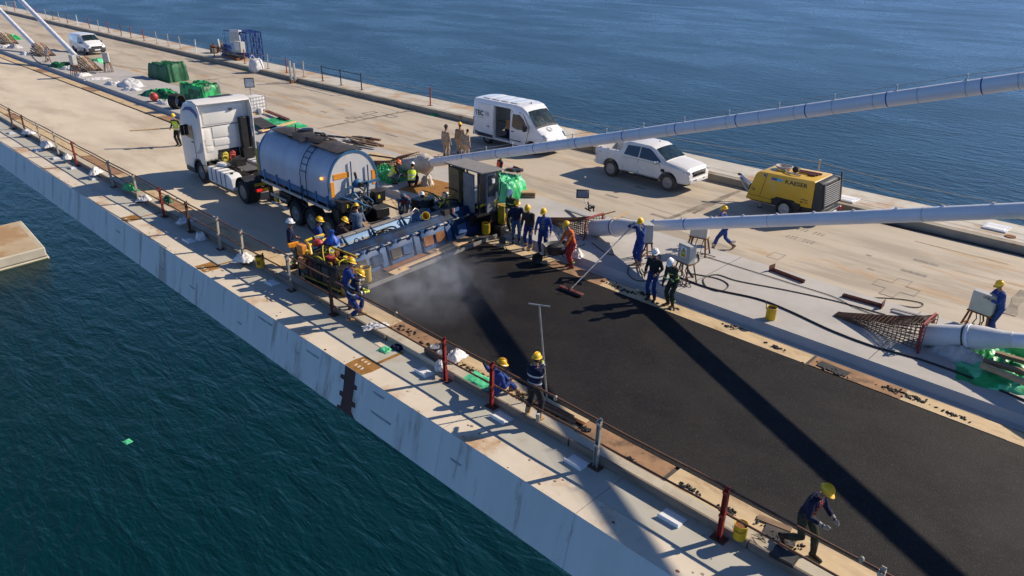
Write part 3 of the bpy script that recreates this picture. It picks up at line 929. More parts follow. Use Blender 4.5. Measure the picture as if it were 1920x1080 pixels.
for px, py, m in posts:
    x = g(px, py).x
    xs.append(x)
    if m not in pm:
        mb = MB()
        mb.bb((-0.05, -0.035, 0), (0.05, -0.025, 1.22), m)
        mb.bb((-0.05, -0.025, 0), (-0.04, 0.035, 1.22), m)
        mb.bb((0.04, -0.025, 0), (0.05, 0.035, 1.22), m)
        mb.bb((-0.15, -0.12, 0), (0.15, 0.10, 0.018), 'post_brown')
        mb.bb((-0.038, -0.05, 1.16), (0.038, -0.035, 1.26), m)
        for zz in (0.60, 1.15):
            mb.bb((-0.06, 0.035, zz - 0.03), (0.06, 0.05, zz + 0.03), m)
        pm[m] = mb.mesh('post_' + m, smooth=0)
    o = piece('post', pm[m], rail, (x, PY, 0.003), (random.uniform(-1.6, 1.6), random.uniform(-1.5, 1.5), 0))
    o['label'] = colword[m]
xs = sorted(xs) + [120]
for zz, dy, nm, r in ((1.15, 0.0, 'top_rail', 0.026), (0.60, 0.0, 'mid_rail', 0.024)):
    lo = -12
    cuts = [-12] + [xs[i] for i in range(1, len(xs) - 1, 2)] + [120]
    for i in range(len(cuts) - 1):
        mb = MB()
        a, c = cuts[i] - 0.12, cuts[i + 1] + 0.12
        off = 0.028 * (i % 2)
        n = max(3, int((c - a) / 0.8))
        mb.tube([(a + (c - a) * k / n, PY - 0.062 - off, zz + 0.012 * math.sin(k * 1.3 + i)) for k in range(n + 1)], r, 'rail_rust', 8)
        mb.build(nm, rail, smooth=50)
a = 26.0
mb = MB().tube([(a + k * 1.5, PY - 0.045, 1.03 + 0.015 * math.sin(k * 1.7)) for k in range(30)], 0.018, 'rail_rust', 6)
mb.build('top_rail', rail, smooth=50)
# clamps
clamp = MB().ell((0, 0, 0), (0.05, 0.05, 0.06), 'galvanised', 8).mesh('clamp')
clamp_y = MB().ell((0, 0, 0), (0.05, 0.05, 0.07), 'rope', 8).mesh('rope_knot')
for px, py in ((734, 593), (1036, 751), (1607, 1062), (331, 372), (368, 416), (510, 468)):
    piece('clamp', clamp_y if px > 700 else clamp, rail, (g(px, py, 1.13).x, PY - 0.075, 1.15))

# toe boards leaning along the kerb, one after the other
LAND = [(2.5, 'below the bent walking worker'), (6.3, 'between the red post and the rusty bucket'), (9.2, 'at the feet of the pole worker'), (11.9, 'beside the seated worker'), (17.2, 'behind the brown post beside the crouching pair'),
        (20.4, 'in front of the machine end'), (23.4, 'right of the kerb bucket'), (27.5, 'below the brown post at the truck shadow'), (31.0, 'below the red post at the truck shadow'), (34.5, 'below the first cream posts'), (38.0, 'level with the truck cab'), (42.0, 'right of the farther red post'), (46.0, 'below the farther red post')]
used_l = set()
xb = -6.0
rs = random.Random(5)
k = 0
tb = {}
while xb < 50:
    L_ = [3.9, 2.9, 3.4, 4.4][k % 4]
    if L_ not in tb:
        tb[L_] = MB().bb((0, -0.025, 0), (L_ - 0.05, 0.025, 0.215), 'toe_board').mesh('toe_board', smooth=0)
    if not (13.35 < xb + L_ / 2 < 16.2):
        o = bpy.data.objects.new('toe_board', tb[L_])
        COL.objects.link(o)
        o.location = (xb, -10.72 + rs.uniform(-0.012, 0.012), 0.004)
        o.rotation_euler = (R(rs.uniform(-6, 0)), 0, R(rs.uniform(-0.25, 0.25)))
        mid = xb + L_ / 2
        near = min(LAND, key=lambda q: abs(q[0] - mid))
        lab = near[1] if near[0] not in used_l and abs(near[0] - mid) < 2.4 else None
        used_l.add(near[0])
        tag(o, 'grey plank on edge along the near kerb, ' + lab if lab else 'grey plank on edge along the near kerb far down the guard rail', 'toe board', 'toe boards along the near kerb')
    xb += L_
    k += 1
# small pale plates lying beside the posts
bp1 = MB().bb((-0.24, -0.17, 0), (0.24, 0.17, 0.012), 'white_paint').bb((-0.24, 0.155, 0.012), (0.24, 0.17, 0.09), 'white_paint').mesh('cover_plate', smooth=0)
PLW = ['beside the pale grey post', 'left of the nearest red post', 'right of the seated worker', 'below the twin disc unit', 'between the grey and brown posts', 'left of the white bag', 'right of the farther red post', 'just left of the farther red post', 'below the two slim cream posts', 'below the first cream post', 'at the left picture edge']
for i, (px, py) in enumerate(((1082, 868), (1260, 972), (945, 781), (800, 697), (590, 506), (355, 452), (178, 335), (138, 315), (105, 297), (72, 282), (22, 250))):
    p = g(px, py)
    o = bpy.data.objects.new('cover_plate', bp1)
    COL.objects.link(o)
    o.location = (p.x, min(-9.9, max(-10.42, p.y)), 0.004)
    o.rotation_euler = (0, 0, R(random.uniform(-4, 4)))
    tag(o, 'small white angle plate on the near walkway ' + PLW[i], 'plate', 'white plates beside the rail posts')

# ------------------------------------------------------------------ far post-and-rope fence
fence = thing('rope_fence', 'row of short red, white and grey posts linked by rope on the far walkway', 'fence', (0, 0, 0))
fp = []
for x, y, m in ((515, 80, 'post_red'), (635, 110, 'post_cream'), (735, 130, 'post_brown'), (820, 150, 'post_cream'), (935, 175, 'post_brown'), (1080, 200, 'white_paint'), (1235, 245, 'post_red'), (1360, 275, 'galvanised'), (1510, 305, 'post_red'), (1665, 345, 'post_brown'), (1805, 375, 'post_red')):
    fp.append((x / 7.385, 20 + y / 7.385, m))
for x, y, m in ((20, 66, 'post_cream'), (70, 78, 'post_red'), (112, 60, 'post_cream'), (165, 97, 'post_cream')):
    fp.append((x / 3.6, y / 3.6, m))
for x, y, m in ((965, 275, 'post_red'), (1055, 295, 'post_cream'), (1135, 312, 'post_cream'), (1220, 330, 'post_cream'), (1310, 355, 'white_paint'), (1417, 385, 'post_red'), (1640, 430, 'post_red')):
    fp.append((x / 3.6, y / 3.6, m))
for x, y, m in ((515, 345, 'galvanised'), (655, 375, 'post_red'), (790, 402, 'post_cream'), (905, 435, 'black_plastic'), (1040, 465, 'black_plastic'), (1180, 500, 'black_plastic'), (1680, 612, 'post_red')):
    fp.append((360 + x / 3.84, 40 + y / 3.84, m))
fpx = []
pm2 = {}
for px, py, m in fp:
    p = g(px, py, 0.325)
    if m not in pm2:
        mb = MB()
        mb.cyl((0, 0, 0), (0, 0, 1.2), 0.045, m, 8)
        mb.bb((-0.14, -0.14, 0), (0.14, 0.14, 0.015), 'rust' if m != 'white_paint' else 'white_paint')
        mb.cyl((0, 0, 1.2), (0, 0, 1.23), 0.055, m, 8)
        pm2[m] = mb.mesh('rope_post', smooth=40)
    y = max(-34.3, min(-32.6, p.y))
    o = piece('post', pm2[m], fence, (p.x, y, 0.325), (random.uniform(-3, 3), random.uniform(-3, 3), 0))
    fpx.append((p.x, y, m))
fpx.sort()
fpx = [(-14.0, -33.9, ''), (1.5, -33.9, ''), (13.2, -33.7, '')] + fpx
for x, y, _ in fpx[:3]:
    piece('post', pm2['post_cream'], fence, (x, y, 0.325))
for i in range(len(fpx) - 1):
    a, c = fpx[i], fpx[i + 1]
    dist = abs(c[0] - a[0])
    if dist > 40:
        continue
    for z0 in (1.42, 0.98):
        sag = min(0.22, 0.012 * dist ** 1.2)
        if i < 4 and z0 < 1:
            sag *= 1.3
        stiff = a[2] == 'black_plastic' and c[2] == 'black_plastic'
        mb = MB()
        mb.tube([(a[0] + (c[0] - a[0]) * t, a[1] + (c[1] - a[1]) * t, z0 - (0 if stiff else sag * 4 * t * (1 - t))) for t in [j / 8 for j in range(9)]], 0.03 if stiff else 0.013, 'black_plastic' if stiff else 'rope', 5)
        mb.build('rail' if stiff else 'rope', fence)
# ================================================================== vehicles
class Body:
    """car body lofted from stations (x, zbottom, zbelt, ztop, half-widths bottom/belt/top, crown)"""

    def __init__(self, st):
        self.st = st

    def half(self, s):
        x, zb, zl, zt, wb, wl, wt, cr = s
        return [(0, zb), (wb * 0.9, zb), (wb, zb + 0.05), (wl, zb + (zl - zb) * 0.5), (wl, zl), (wt + (wl - wt) * 0.06 + 0.010, zt - (zt - zl) * 0.09 - 0.02), (wt * 0.95, zt - 0.008), (wt * 0.5, zt + cr * 0.7), (0, zt + cr)]

    def loft(self, m):
        rings = []
        for s in self.st:
            h = self.half(s)
            rings.append([(s[0], -y, z) for y, z in h] + [(s[0], y, z) for y, z in reversed(h[1:-1])])
        return MB().loft(rings, m)

    def y(self, x, z):
        st = self.st
        for i in range(len(st) - 1):
            if st[i][0] <= x <= st[i + 1][0]:
                break
        t = (x - st[i][0]) / max(1e-6, st[i + 1][0] - st[i][0])
        t = max(0, min(1, t))
        a, c = self.half(st[i]), self.half(st[i + 1])
        h = [((1 - t) * p[0] + t * q[0], (1 - t) * p[1] + t * q[1]) for p, q in zip(a, c)]
        for k in range(2, 7):
            if h[k][1] <= z <= h[k + 1][1]:
                u = (z - h[k][1]) / max(1e-6, h[k + 1][1] - h[k][1])
                return h[k][0] * (1 - u) + h[k + 1][0] * u
        return h[4][0]

    def side(self, poly, m, sgn, off=0.014, mb=None):
        """flat-ish panel following the body side"""
        mb = mb or MB()
        P = [(x, sgn * (self.y(x, z) + off), z) for x, z in poly]
        Q = [(x, sgn * (self.y(x, z) - 0.03), z) for x, z in poly]
        n = len(poly)
        mb.add(P + Q, [tuple(range(n))] + [(i, (i + 1) % n, n + (i + 1) % n, n + i) for i in range(n)], m)
        return mb


def top_patch(pts, m, crown=0.04, off=0.014, n=8, mb=None):
    """arched patch across the car: pts = [(x, half-width, z), ...] along its length"""
    mb = mb or MB()
    vs, fs = [], []
    for x, w, z in pts:
        for j in range(n + 1):
            u = 2 * j / n - 1
            vs.append((x, u * w, z + crown * (1 - u * u) + off))
    N = n + 1
    for i in range(len(pts) - 1):
        for j in range(n):
            fs.append((i * N + j, (i + 1) * N + j, (i + 1) * N + j + 1, i * N + j + 1))
    mb.add(vs, fs, m)
    return mb


def wheel(parent, x, y, r, w, sgn, tyre='tyre', rim='rim_steel', holes=6, rim_r=0.62, hole_r=0.045, name='wheel', dual=False):
    mb = MB()
    prof = [(r * 0.60, -w / 2 + 0.02), (r * 0.90, -w / 2), (r * 0.985, -w / 2 + 0.03), (r, -w * 0.25), (r, w * 0.25), (r * 0.985, w / 2 - 0.03), (r * 0.90, w / 2), (r * rim_r, w / 2 - 0.02), (r * 0.55, w / 2 - 0.05)]
    mb.lathe(prof, tyre, (0, 0, 0), (0, sgn, 0), 28)
    for k in range(26):
        a = 2 * math.pi * k / 26
        mb.box((math.cos(a) * r * 0.995, 0, math.sin(a) * r * 0.995), (0.03, w * 0.82, 0.018), tyre, Matrix.Rotation(-a, 3, 'Y') @ Matrix.Rotation(R(90), 3, 'Y'))
    o = mb.build(name, parent, loc=(x, y, r))
    mb = MB()
    mb.lathe([(r * rim_r * 1.02, w / 2 - 0.03), (r * rim_r, w / 2 - 0.005), (r * rim_r * 0.9, w / 2 - 0.05), (r * 0.30, w / 2 - 0.06 if not dual else w / 2 - 0.12), (r * 0.24, w / 2 - 0.03), (r * 0.12, w / 2 - 0.015), (0.001, w / 2 - 0.01)], rim, (0, 0, 0), (0, sgn, 0), 24)
    for k in range(holes):
        a = 2 * math.pi * (k + 0.3) / holes
        rr = r * rim_r * 0.66
        mb.cyl((math.cos(a) * rr, sgn * (w / 2 - 0.075), math.sin(a) * rr), (math.cos(a) * rr, sgn * (w / 2 - 0.048), math.sin(a) * rr), hole_r, 'black', 8)
    mb.build('rim', o)
    return o


def cyl_cutter(x, y0, y1, z, r):
    return MB().cyl((x, y0, z), (x, y1, z), r, 'black', 28).build('cutter')


# ---------------------------------------------------------------- panel van with open sliding door
van = thing('panel_van', 'tall white panel van with open side door, parked by the far kerb', 'van', (28.72, -29.93, 0), 181.0)
vb = Body([(-2.76, 0.42, 1.0, 2.36, 0.93, 0.97, 0.88, 0.03), (-2.70, 0.34, 1.0, 2.44, 0.97, 1.01, 0.92, 0.04), (-2.2, 0.30, 1.0, 2.47, 0.98, 1.03, 0.93, 0.05), (0.55, 0.30, 1.0, 2.47, 0.98, 1.03, 0.93, 0.05),
           (0.98, 0.30, 1.0, 2.40, 0.98, 1.03, 0.90, 0.05), (1.28, 0.30, 1.0, 2.20, 0.98, 1.03, 0.86, 0.05), (2.00, 0.30, 0.98, 1.44, 0.97, 1.02, 0.90, 0.05), (2.35, 0.30, 0.9, 1.24, 0.96, 1.0, 0.88, 0.05),
           (2.60, 0.30, 0.8, 1.04, 0.92, 0.95, 0.82, 0.04), (2.74, 0.34, 0.66, 0.86, 0.84, 0.87, 0.74, 0.02), (2.77, 0.42, 0.6, 0.76, 0.76, 0.78, 0.66, 0.01)])
bo = vb.loft('white_paint').build('body', van, smooth=35)
SG = -1   # local -y is the far side after the 181 degree turn: the camera sees local -y
cut = [cyl_cutter(-1.62, -1.3, -0.62, 0.34, 0.42), cyl_cutter(-1.62, 0.62, 1.3, 0.34, 0.42), cyl_cutter(1.78, -1.3, -0.62, 0.34, 0.42), cyl_cutter(1.78, 0.62, 1.3, 0.34, 0.42),
       MB().bb((-1.04, -1.6, 0.46), (0.20, 0.85, 2.22), 'black_plastic').build('cutter'), MB().bb((-2.6, -0.88, 0.46), (0.55, 0.88, 2.24), 'black_plastic').build('cutter')]
for c in cut:
    c.matrix_world = van.matrix_world
van_m = Matrix.Translation((28.72, -29.93, 0)) @ Matrix.Rotation(R(181), 4, 'Z')
bo.parent = None
bo.matrix_world = Matrix.Identity(4)
for c in cut:
    c.matrix_world = Matrix.Identity(4)
boolean_cut(bo, cut)
bo.parent = van
# load bay contents seen through the door
mb = MB()
mb.bb((-0.95, -0.72, 0.465), (0.15, 0.75, 0.475), 'anthracite')
mb.bb((-2.5, 0.80, 0.9), (0.4, 0.86, 0.96), 'galvanised')
mb.build('load_floor', van)
mb = MB().box((-0.62, -0.15, 1.15), (0.3, 0.35, 0.55), 'cardboard', (0, 0, 8))
tag(mb.build('carton', bevel=0.005, loc=van_m.translation, rot=(0, 0, 181)), 'brown carton stacked inside the open panel van', 'carton')
mb = MB().box((0.02, -0.55, 0.62), (0.2, 0.3, 0.30), 'orange_box', (0, 0, -6)).box((-0.05, -0.45, 0.86), (0.16, 0.2, 0.14), 'wood', (0, 0, 16))
tag(mb.build('tool_box', bevel=0.006, loc=van_m.translation, rot=(0, 0, 181)), 'orange tool box on the sill of the open van door', 'tool box')
mb = MB().box((-0.7, 0.2, 0.68), (0.5, 0.6, 0.42), 'blue_dark', (0, 0, 4))
tag(mb.build('crate', bevel=0.01, loc=van_m.translation, rot=(0, 0, 181)), 'dark crate at the bottom of the open panel van', 'crate')
# slid-back door standing proud of the side
mb = vb.side([(-2.28, 0.36), (-1.08, 0.36), (-1.06, 1.2), (-1.06, 2.24), (-2.28, 2.24)], 'white_paint', SG, 0.07)
sd = mb.build('sliding_door', van)
mb = MB()
mb.bb((-1.52, -1.125, 1.02), (-1.34, -1.10, 1.06), 'black')
mb.build('handle', sd, bevel=0.006)
mb = vb.side([(-2.30, 0.42), (-1.10, 0.42), (-1.10, 0.58), (-2.30, 0.62)], 'anthracite', SG, 0.085)
mb.build('rub_strip', sd)
mb = vb.side([(-2.74, 0.52), (-2.34, 0.46), (-2.34, 0.62), (-2.74, 0.66)], 'anthracite', SG, 0.02)
mb.build('rub_strip', van)
mb = vb.side([(0.27, 0.44), (1.02, 0.44), (1.05, 0.6), (0.27, 0.6)], 'anthracite', SG, 0.02)
mb.build('rub_strip', van)
lettering('lettering', 'TEC', 0.40, 'print_black', van, (-2.50, vb.y(-2.3, 1.65) * SG - 0.086, 1.56), (90, 0, 0), xscale=0.92)
lettering('lettering', 'H', 0.40, 'print_pale', van, (-1.68, vb.y(-2.3, 1.65) * SG - 0.086, 1.56), (90, 0, 0), xscale=0.92)
MB().bb((-2.58, -1.118, 1.44), (-1.75, -1.114, 1.46), 'print_pale').build('print_line', van)
# cab door, glass
mb = vb.side([(0.24, 0.34), (1.30, 0.34), (1.42, 0.62), (1.52, 1.0), (1.56, 1.42), (1.1, 2.02), (0.95, 2.1), (0.30, 2.1)], 'white_paint', SG, 0.010)
dr = mb.build('cab_door', van)
mb = vb.side([(0.22, 0.32), (1.32, 0.32), (1.445, 0.62), (1.545, 1.0), (1.585, 1.43), (1.11, 2.045), (0.95, 2.125), (0.28, 2.125)], 'black', SG, 0.004)
mb.build('door_seam', dr)
mb = vb.side([(0.36, 1.30), (0.40, 1.98), (0.86, 1.99), (1.16, 1.78), (1.50, 1.36), (1.2, 1.22), (0.7, 1.20)], 'glass', SG, 0.035)
mb.build('side_window', dr)
MB().bb((0.32, -1.075, 1.03), (0.52, -1.045, 1.075), 'black').build('handle', dr, bevel=0.006)
mb = vb.side([(0.36, 1.30), (0.40, 1.98), (0.86, 1.99), (1.16, 1.78), (1.50, 1.36), (1.2, 1.22)], 'glass', 1, 0.016)
mb.build('side_window', van)
for s in (-1, 1):
    mb = MB()
    mb.box((1.46, s * 1.20, 1.40), (0.12, 0.22, 0.36), 'black_plastic', (0, 0, 10 * s))
    mb.bar((1.46, s * 1.0, 1.28), (1.46, s * 1.15, 1.32), 0.06, 0.05, 'black_plastic')
    mb.build('wing_mirror', van, bevel=0.03)
    mb = MB().ell((2.52, s * 0.78, 0.98), (0.22, 0.15, 0.17), 'lamp_glass', 10, (0, 32, 0))
    mb.build('headlight', van)
    mb = vb.side([(-2.755, 0.95), (-2.66, 0.95), (-2.66, 1.42), (-2.75, 1.42)], 'red_lens', s, 0.02)
    mb.build('tail_light', van)
ws = [(1.31, 0.74, 2.185), (1.55, 0.80, 1.94), (1.8, 0.845, 1.68), (1.985, 0.87, 1.475)]
top_patch(ws, 'windscreen', 0.035, 0.022).build('windscreen', van)
mb = top_patch([(1.985, 0.86, 1.470), (2.07, 0.86, 1.405)], 'black_plastic', 0.035, 0.022)
mb.build('scuttle', van)
mb = MB()
for k in range(2):
    mb.bb((-2.5 + 0.03, -0.80 + 0, 2.525), (0.4, -0.795, 2.528), 'white_paint')
for k, x in enumerate((-1.9, -1.2, -0.5, 0.2)):
    mb = MB()
    mb.prism([(-0.72, 2.50), (0.72, 2.50), (0.68, 2.522), (-0.68, 2.522)], x - 0.28, x + 0.28, 'white_paint', 'x')
    mb.build('roof_rib', van, bevel=0.01)
mb = MB()
for r_ in range(3):
    for c_ in range(5):
        mb.box((2.735 - 0.03 * abs(c_ - 2), -0.44 + 0.22 * c_, 0.60 + 0.10 * r_), (0.06, 0.17, 0.045), 'black_plastic', (0, -10, 0))
mb.bb((2.70, -0.60, 0.53), (2.745, 0.60, 0.86), 'chrome')
mb.build('grille', van)
mb = MB().lathe([(0.001, 0), (0.05, 0.002), (0.06, 0.012), (0.001, 0.02)], 'logo_blue', (2.66, 0, 0.98), (0.8, 0, 0.6), 4)
mb.build('badge', van)
mb = MB()
mb.lathe([(0.10, 0), (0.19, 0), (0.19, 0.003), (0.10, 0.003)], 'print_pale', (2.27, -0.1, 1.345), (0.42, 0, 0.9), 20, cap=False)
mb.build('bonnet_emblem', van)
MB().bb((2.50, -0.80, 0.30), (2.80, 0.80, 0.50), 'anthracite').build('bumper', van, bevel=0.06, seg=2)
MB().bb((-2.84, -0.95, 0.36), (-2.70, 0.95, 0.54), 'anthracite').build('bumper', van, bevel=0.03)
MB().cyl((0.85, 0, 2.44), (0.80, 0, 2.56), 0.03, 'black', 8).build('aerial', van)
MB().bb((-2.6, -0.7, 0.3), (2.5, 0.7, 0.42), 'black').build('underbody', van)
for x in (-1.62, 1.78):
    for s in (-1, 1):
        wheel(van, x, s * 0.88, 0.34, 0.23, s, 'tyre', 'rim_steel')

# ---------------------------------------------------------------- pickup
pk = thing('pickup_truck', 'dusty white double cab pickup beside the far kerb', 'pickup', (19.72, -29.72, 0), 180.0)
pb = Body([(-2.70, 0.55, 1.18, 1.27, 0.86, 0.88, 0.84, 0.0), (-2.62, 0.46, 1.22, 1.33, 0.90, 0.92, 0.88, 0.0), (-1.26, 0.42, 1.24, 1.35, 0.92, 0.94, 0.90, 0.0), (-1.22, 0.42, 1.24, 1.38, 0.92, 0.94, 0.88, 0.01), (-1.02, 0.42, 1.24, 1.78, 0.92, 0.94, 0.75, 0.03),
           (-0.78, 0.42, 1.24, 1.87, 0.92, 0.94, 0.74, 0.035), (0.42, 0.42, 1.22, 1.86, 0.92, 0.94, 0.73, 0.035), (0.70, 0.42, 1.21, 1.76, 0.92, 0.94, 0.74, 0.035), (1.42, 0.42, 1.17, 1.31, 0.92, 0.94, 0.82, 0.035),
           (2.30, 0.45, 1.09, 1.21, 0.91, 0.93, 0.80, 0.03), (2.54, 0.46, 1.03, 1.14, 0.88, 0.90, 0.78, 0.02), (2.66, 0.50, 0.92, 1.02, 0.83, 0.85, 0.74, 0.0), (2.70, 0.55, 0.80, 0.90, 0.78, 0.80, 0.68, 0.0)])
bo = pb.loft('dusty_white').build('body', smooth=24)
boolean_cut(bo, [cyl_cutter(-1.67, -1.3, -0.55, 0.42, 0.50), cyl_cutter(-1.67, 0.55, 1.3, 0.42, 0.50), cyl_cutter(1.64, -1.3, -0.55, 0.42, 0.50), cyl_cutter(1.64, 0.55, 1.3, 0.42, 0.50),
                 MB().bb((-2.62, -0.76, 0.80), (-1.32, 0.76, 2.0), 'black_plastic').build('cutter')])
bo.parent = pk
MB().bb((-2.60, -0.755, 0.79), (-1.33, 0.755, 0.81), 'black_plastic').build('load_bed', pk)
for s in (-1, 1):
    mb = pb.side([(-0.94, 1.27), (-0.80, 1.70), (-0.10, 1.74), (-0.10, 1.25)], 'glass', s)
    mb.build('rear_side_window', pk)
    mb = pb.side([(-0.04, 1.25), (-0.04, 1.74), (0.44, 1.73), (0.62, 1.64), (1.14, 1.28), (1.1, 1.23)], 'glass', s)
    mb.build('front_side_window', pk)
    for poly in ([(-0.98, 0.52), (-0.98, 1.14), (-0.09, 1.15), (-0.09, 0.5)], [(-0.05, 0.5), (-0.05, 1.15), (1.12, 1.14), (1.14, 0.5)]):
        d = pb.side(poly, 'dusty_white', s, 0.012).build('door', pk)
        cxm, czm = sum(p[0] for p in poly) / 4, sum(p[1] for p in poly) / 4
        pb.side([(cxm + (p[0] - cxm) * 1.026, czm + (p[1] - czm) * 1.04) for p in poly], 'black', s, 0.004).build('door_seam', d)
        hx = poly[0][0] + 0.12
        MB().bb((hx, s * 0.955 - 0.012, 1.03), (hx + 0.2, s * 0.955 + 0.012, 1.07), 'dusty_white').build('handle', d, bevel=0.005)
    MB().box((1.02, s * 1.05, 1.24), (0.14, 0.24, 0.17), 'chrome', (0, 0, 12 * s)).build('wing_mirror', pk, bevel=0.05, seg=2)
    pb.side([(1.22, 0.98), (1.40, 0.98), (1.44, 0.91), (1.40, 0.84), (1.22, 0.83)], 'black', s).build('fender_vent', pk)
    MB().box((2.50, s * 0.75, 1.0), (0.34, 0.26, 0.16), 'lamp_glass', (0, 8, -22 * s)).build('headlight', pk, bevel=0.03)
    MB().ell((2.60, s * 0.66, 0.64), (0.06, 0.09, 0.06), 'anthracite', 8).build('fog_lamp', pk)
    pb.side([(-2.70, 0.90), (-2.55, 0.90), (-2.57, 1.27), (-2.70, 1.26)], 'red_lens', s, 0.012).build('tail_light', pk)
    mb = MB().bb((-0.95, s * 0.96 - 0.09, 0.36), (1.12, s * 0.96 + 0.07, 0.42), 'black_plastic')
    mb.build('side_step', pk, bevel=0.015)
    for xx in (-2.4, -1.95, -1.45):
        MB().box((xx, s * 0.84, 1.335), (0.1, 0.05, 0.02), 'black').build('tie_down', pk)
top_patch([(0.73, 0.66, 1.745), (0.95, 0.70, 1.60), (1.2, 0.75, 1.445), (1.39, 0.79, 1.33)], 'windscreen', 0.035, 0.02).build('windscreen', pk)
mb = MB()
mb.add([(-1.13, -0.62, 1.44), (-1.13, 0.62, 1.44), (-1.00, 0.56, 1.70), (-1.00, -0.56, 1.70)], [(0, 1, 2, 3)], 'glass')
mb.build('rear_window', pk)
mb = MB()
mb.bb((2.60, -0.55, 0.78), (2.70, 0.55, 1.02), 'black')
for z in (0.84, 0.91, 0.98):
    mb.bb((2.66, -0.50, z - 0.012), (2.735, 0.50, z + 0.012), 'chrome')
mb.build('grille', pk, bevel=0.004)
mb = MB()
mb.box((2.66, 0, 0.60), (0.16, 1.50, 0.20), 'dusty_white', (0, -4, 0))
mb.bb((2.71, -0.46, 0.60), (2.76, 0.46, 0.69), 'black')
mb.build('front_bumper', pk, bevel=0.04, seg=2)
MB().bb((2.755, -0.26, 0.57), (2.765, 0.26, 0.67), 'print_white').build('number_plate', pk)
MB().bb((-2.86, -0.80, 0.48), (-2.68, 0.80, 0.60), 'chrome').build('rear_bumper', pk, bevel=0.03)
MB().cyl((0.30, 0.25, 1.83), (0.24, 0.25, 1.92), 0.03, 'black', 8).build('aerial', pk)
MB().bb((-2.5, -0.65, 0.40), (2.4, 0.65, 0.55), 'black').build('chassis', pk)
lettering('badge_print', '4x4', 0.10, 'print_pale', pk, (-2.42, -0.945, 1.10), (90, 0, 0))
for x in (-1.67, 1.64):
    for s in (-1, 1):
        wheel(pk, x, s * 0.84, 0.40, 0.26, s, 'dusty_tyre', 'alloy', 6, 0.66, 0.035)

# ---------------------------------------------------------------- small van far off
sv = thing('small_van', 'small white van with dark bumper parked far down the bridge', 'van', (84.9, -25.5, 0), 184.0)
sb = Body([(-2.2, 0.45, 0.95, 1.72, 0.82, 0.86, 0.70, 0.02), (-2.05, 0.34, 0.95, 1.80, 0.86, 0.90, 0.73, 0.04), (0.25, 0.30, 0.95, 1.84, 0.88, 0.91, 0.73, 0.05), (0.62, 0.30, 0.95, 1.76, 0.88, 0.91, 0.72, 0.05), (1.30, 0.30, 0.92, 1.24, 0.88, 0.91, 0.76, 0.05),
           (1.95, 0.30, 0.8, 1.02, 0.85, 0.88, 0.74, 0.04), (2.15, 0.32, 0.66, 0.82, 0.78, 0.80, 0.68, 0.0), (2.2, 0.4, 0.6, 0.74, 0.72, 0.74, 0.6, 0.0)])
bo = sb.loft('white_paint').build('body', smooth=24)
boolean_cut(bo, [cyl_cutter(x, s * 0.55, s * 1.2, 0.31, 0.37) for x in (-1.3, 1.42) for s in (-1, 1)])
bo.parent = sv
top_patch([(0.66, 0.62, 1.74), (0.95, 0.68, 1.52), (1.27, 0.74, 1.27)], 'windscreen', 0.03, 0.02).build('windscreen', sv)
for s in (-1, 1):
    sb.side([(-0.05, 1.02), (0.0, 1.60), (0.5, 1.58), (1.12, 1.16), (1.05, 1.02)], 'glass', s).build('side_window', sv)
    MB().box((0.98, s * 1.0, 1.12), (0.1, 0.18, 0.18), 'black_plastic').build('wing_mirror', sv, bevel=0.03)
    MB().ell((2.02, s * 0.66, 0.86), (0.14, 0.13, 0.14), 'lamp_glass', 8).build('headlight', sv)
MB().bb((2.02, -0.80, 0.30), (2.27, 0.80, 0.68), 'anthracite').build('bumper', sv, bevel=0.06, seg=2)
MB().bb((2.16, -0.5, 0.70), (2.24, 0.5, 0.82), 'black').build('grille', sv, bevel=0.01)
MB().bb((2.265, -0.26, 0.44), (2.28, 0.26, 0.55), 'print_white').build('number_plate', sv)
for x in (-1.3, 1.42):
    for s in (-1, 1):
        wheel(sv, x, s * 0.79, 0.31, 0.2, s)

# ---------------------------------------------------------------- towed compressor
cp = thing('air_compressor', 'yellow towed air compressor with grey louvred end', 'compressor', (12.70, -30.18, 0), 0.0)
mb = MB()
W2 = 0.86
mb.prism([(1.70, 0.46), (1.40, 1.52), (1.34, 1.62), (1.22, 1.70), (-1.12, 1.76), (-1.20, 1.72), (-1.22, 0.62), (0.45, 0.56), (0.55, 0.44), (1.68, 0.40)], -W2, W2, 'kaeser_yellow')
hood = mb.build('canopy_body', cp, bevel=0.035, seg=2)
mb = MB()
mb.prism([(-1.225, 0.60), (-1.225, 1.755), (-1.30, 1.77), (-1.52, 1.72), (-1.66, 0.72), (-1.60, 0.58)], -W2 - 0.004, W2 + 0.004, 'anthracite')
ge = mb.build('end_cowl', cp, bevel=0.025)
MB().add([(-1.652, -0.76, 0.74), (-1.652, 0.76, 0.74), (-1.535, 0.76, 1.66), (-1.535, -0.76, 1.66)], [(0, 1, 2, 3)], 'black').build('radiator', ge, smooth=0)
lv = MB().box((0, 0, 0), (0.05, 1.46, 0.024), 'rim_steel', (0, 35, 0)).mesh('louvre', smooth=0)
for k in range(10):
    t = (k + 0.6) / 10.6
    piece('louvre', lv, ge, (-1.685 + 0.115 * t, 0, 0.76 + 0.90 * t))
for s in (-1, 1):
    MB().bar((-1.70, s * 0.80, 0.70), (-1.56, s * 0.80, 1.95 if s < 0 else 1.72), 0.06, 0.10, 'anthracite').build('end_post', ge, bevel=0.01)
mb = MB()
mb.bb((-1.62, -0.80, 0.36), (1.55, 0.80, 0.60), 'black_plastic')
mb.bb((-0.75, -0.92, 0.40), (0.50, 0.92, 0.70), 'black_plastic')
mb.prism([(-0.55, 0.60), (0.45, 0.60), (0.35, 0.78), (-0.45, 0.78)], -0.90, 0.90, 'black_plastic')
mb.bb((-1.80, -0.84, 0.30), (-1.20, 0.84, 0.56), 'anthracite')
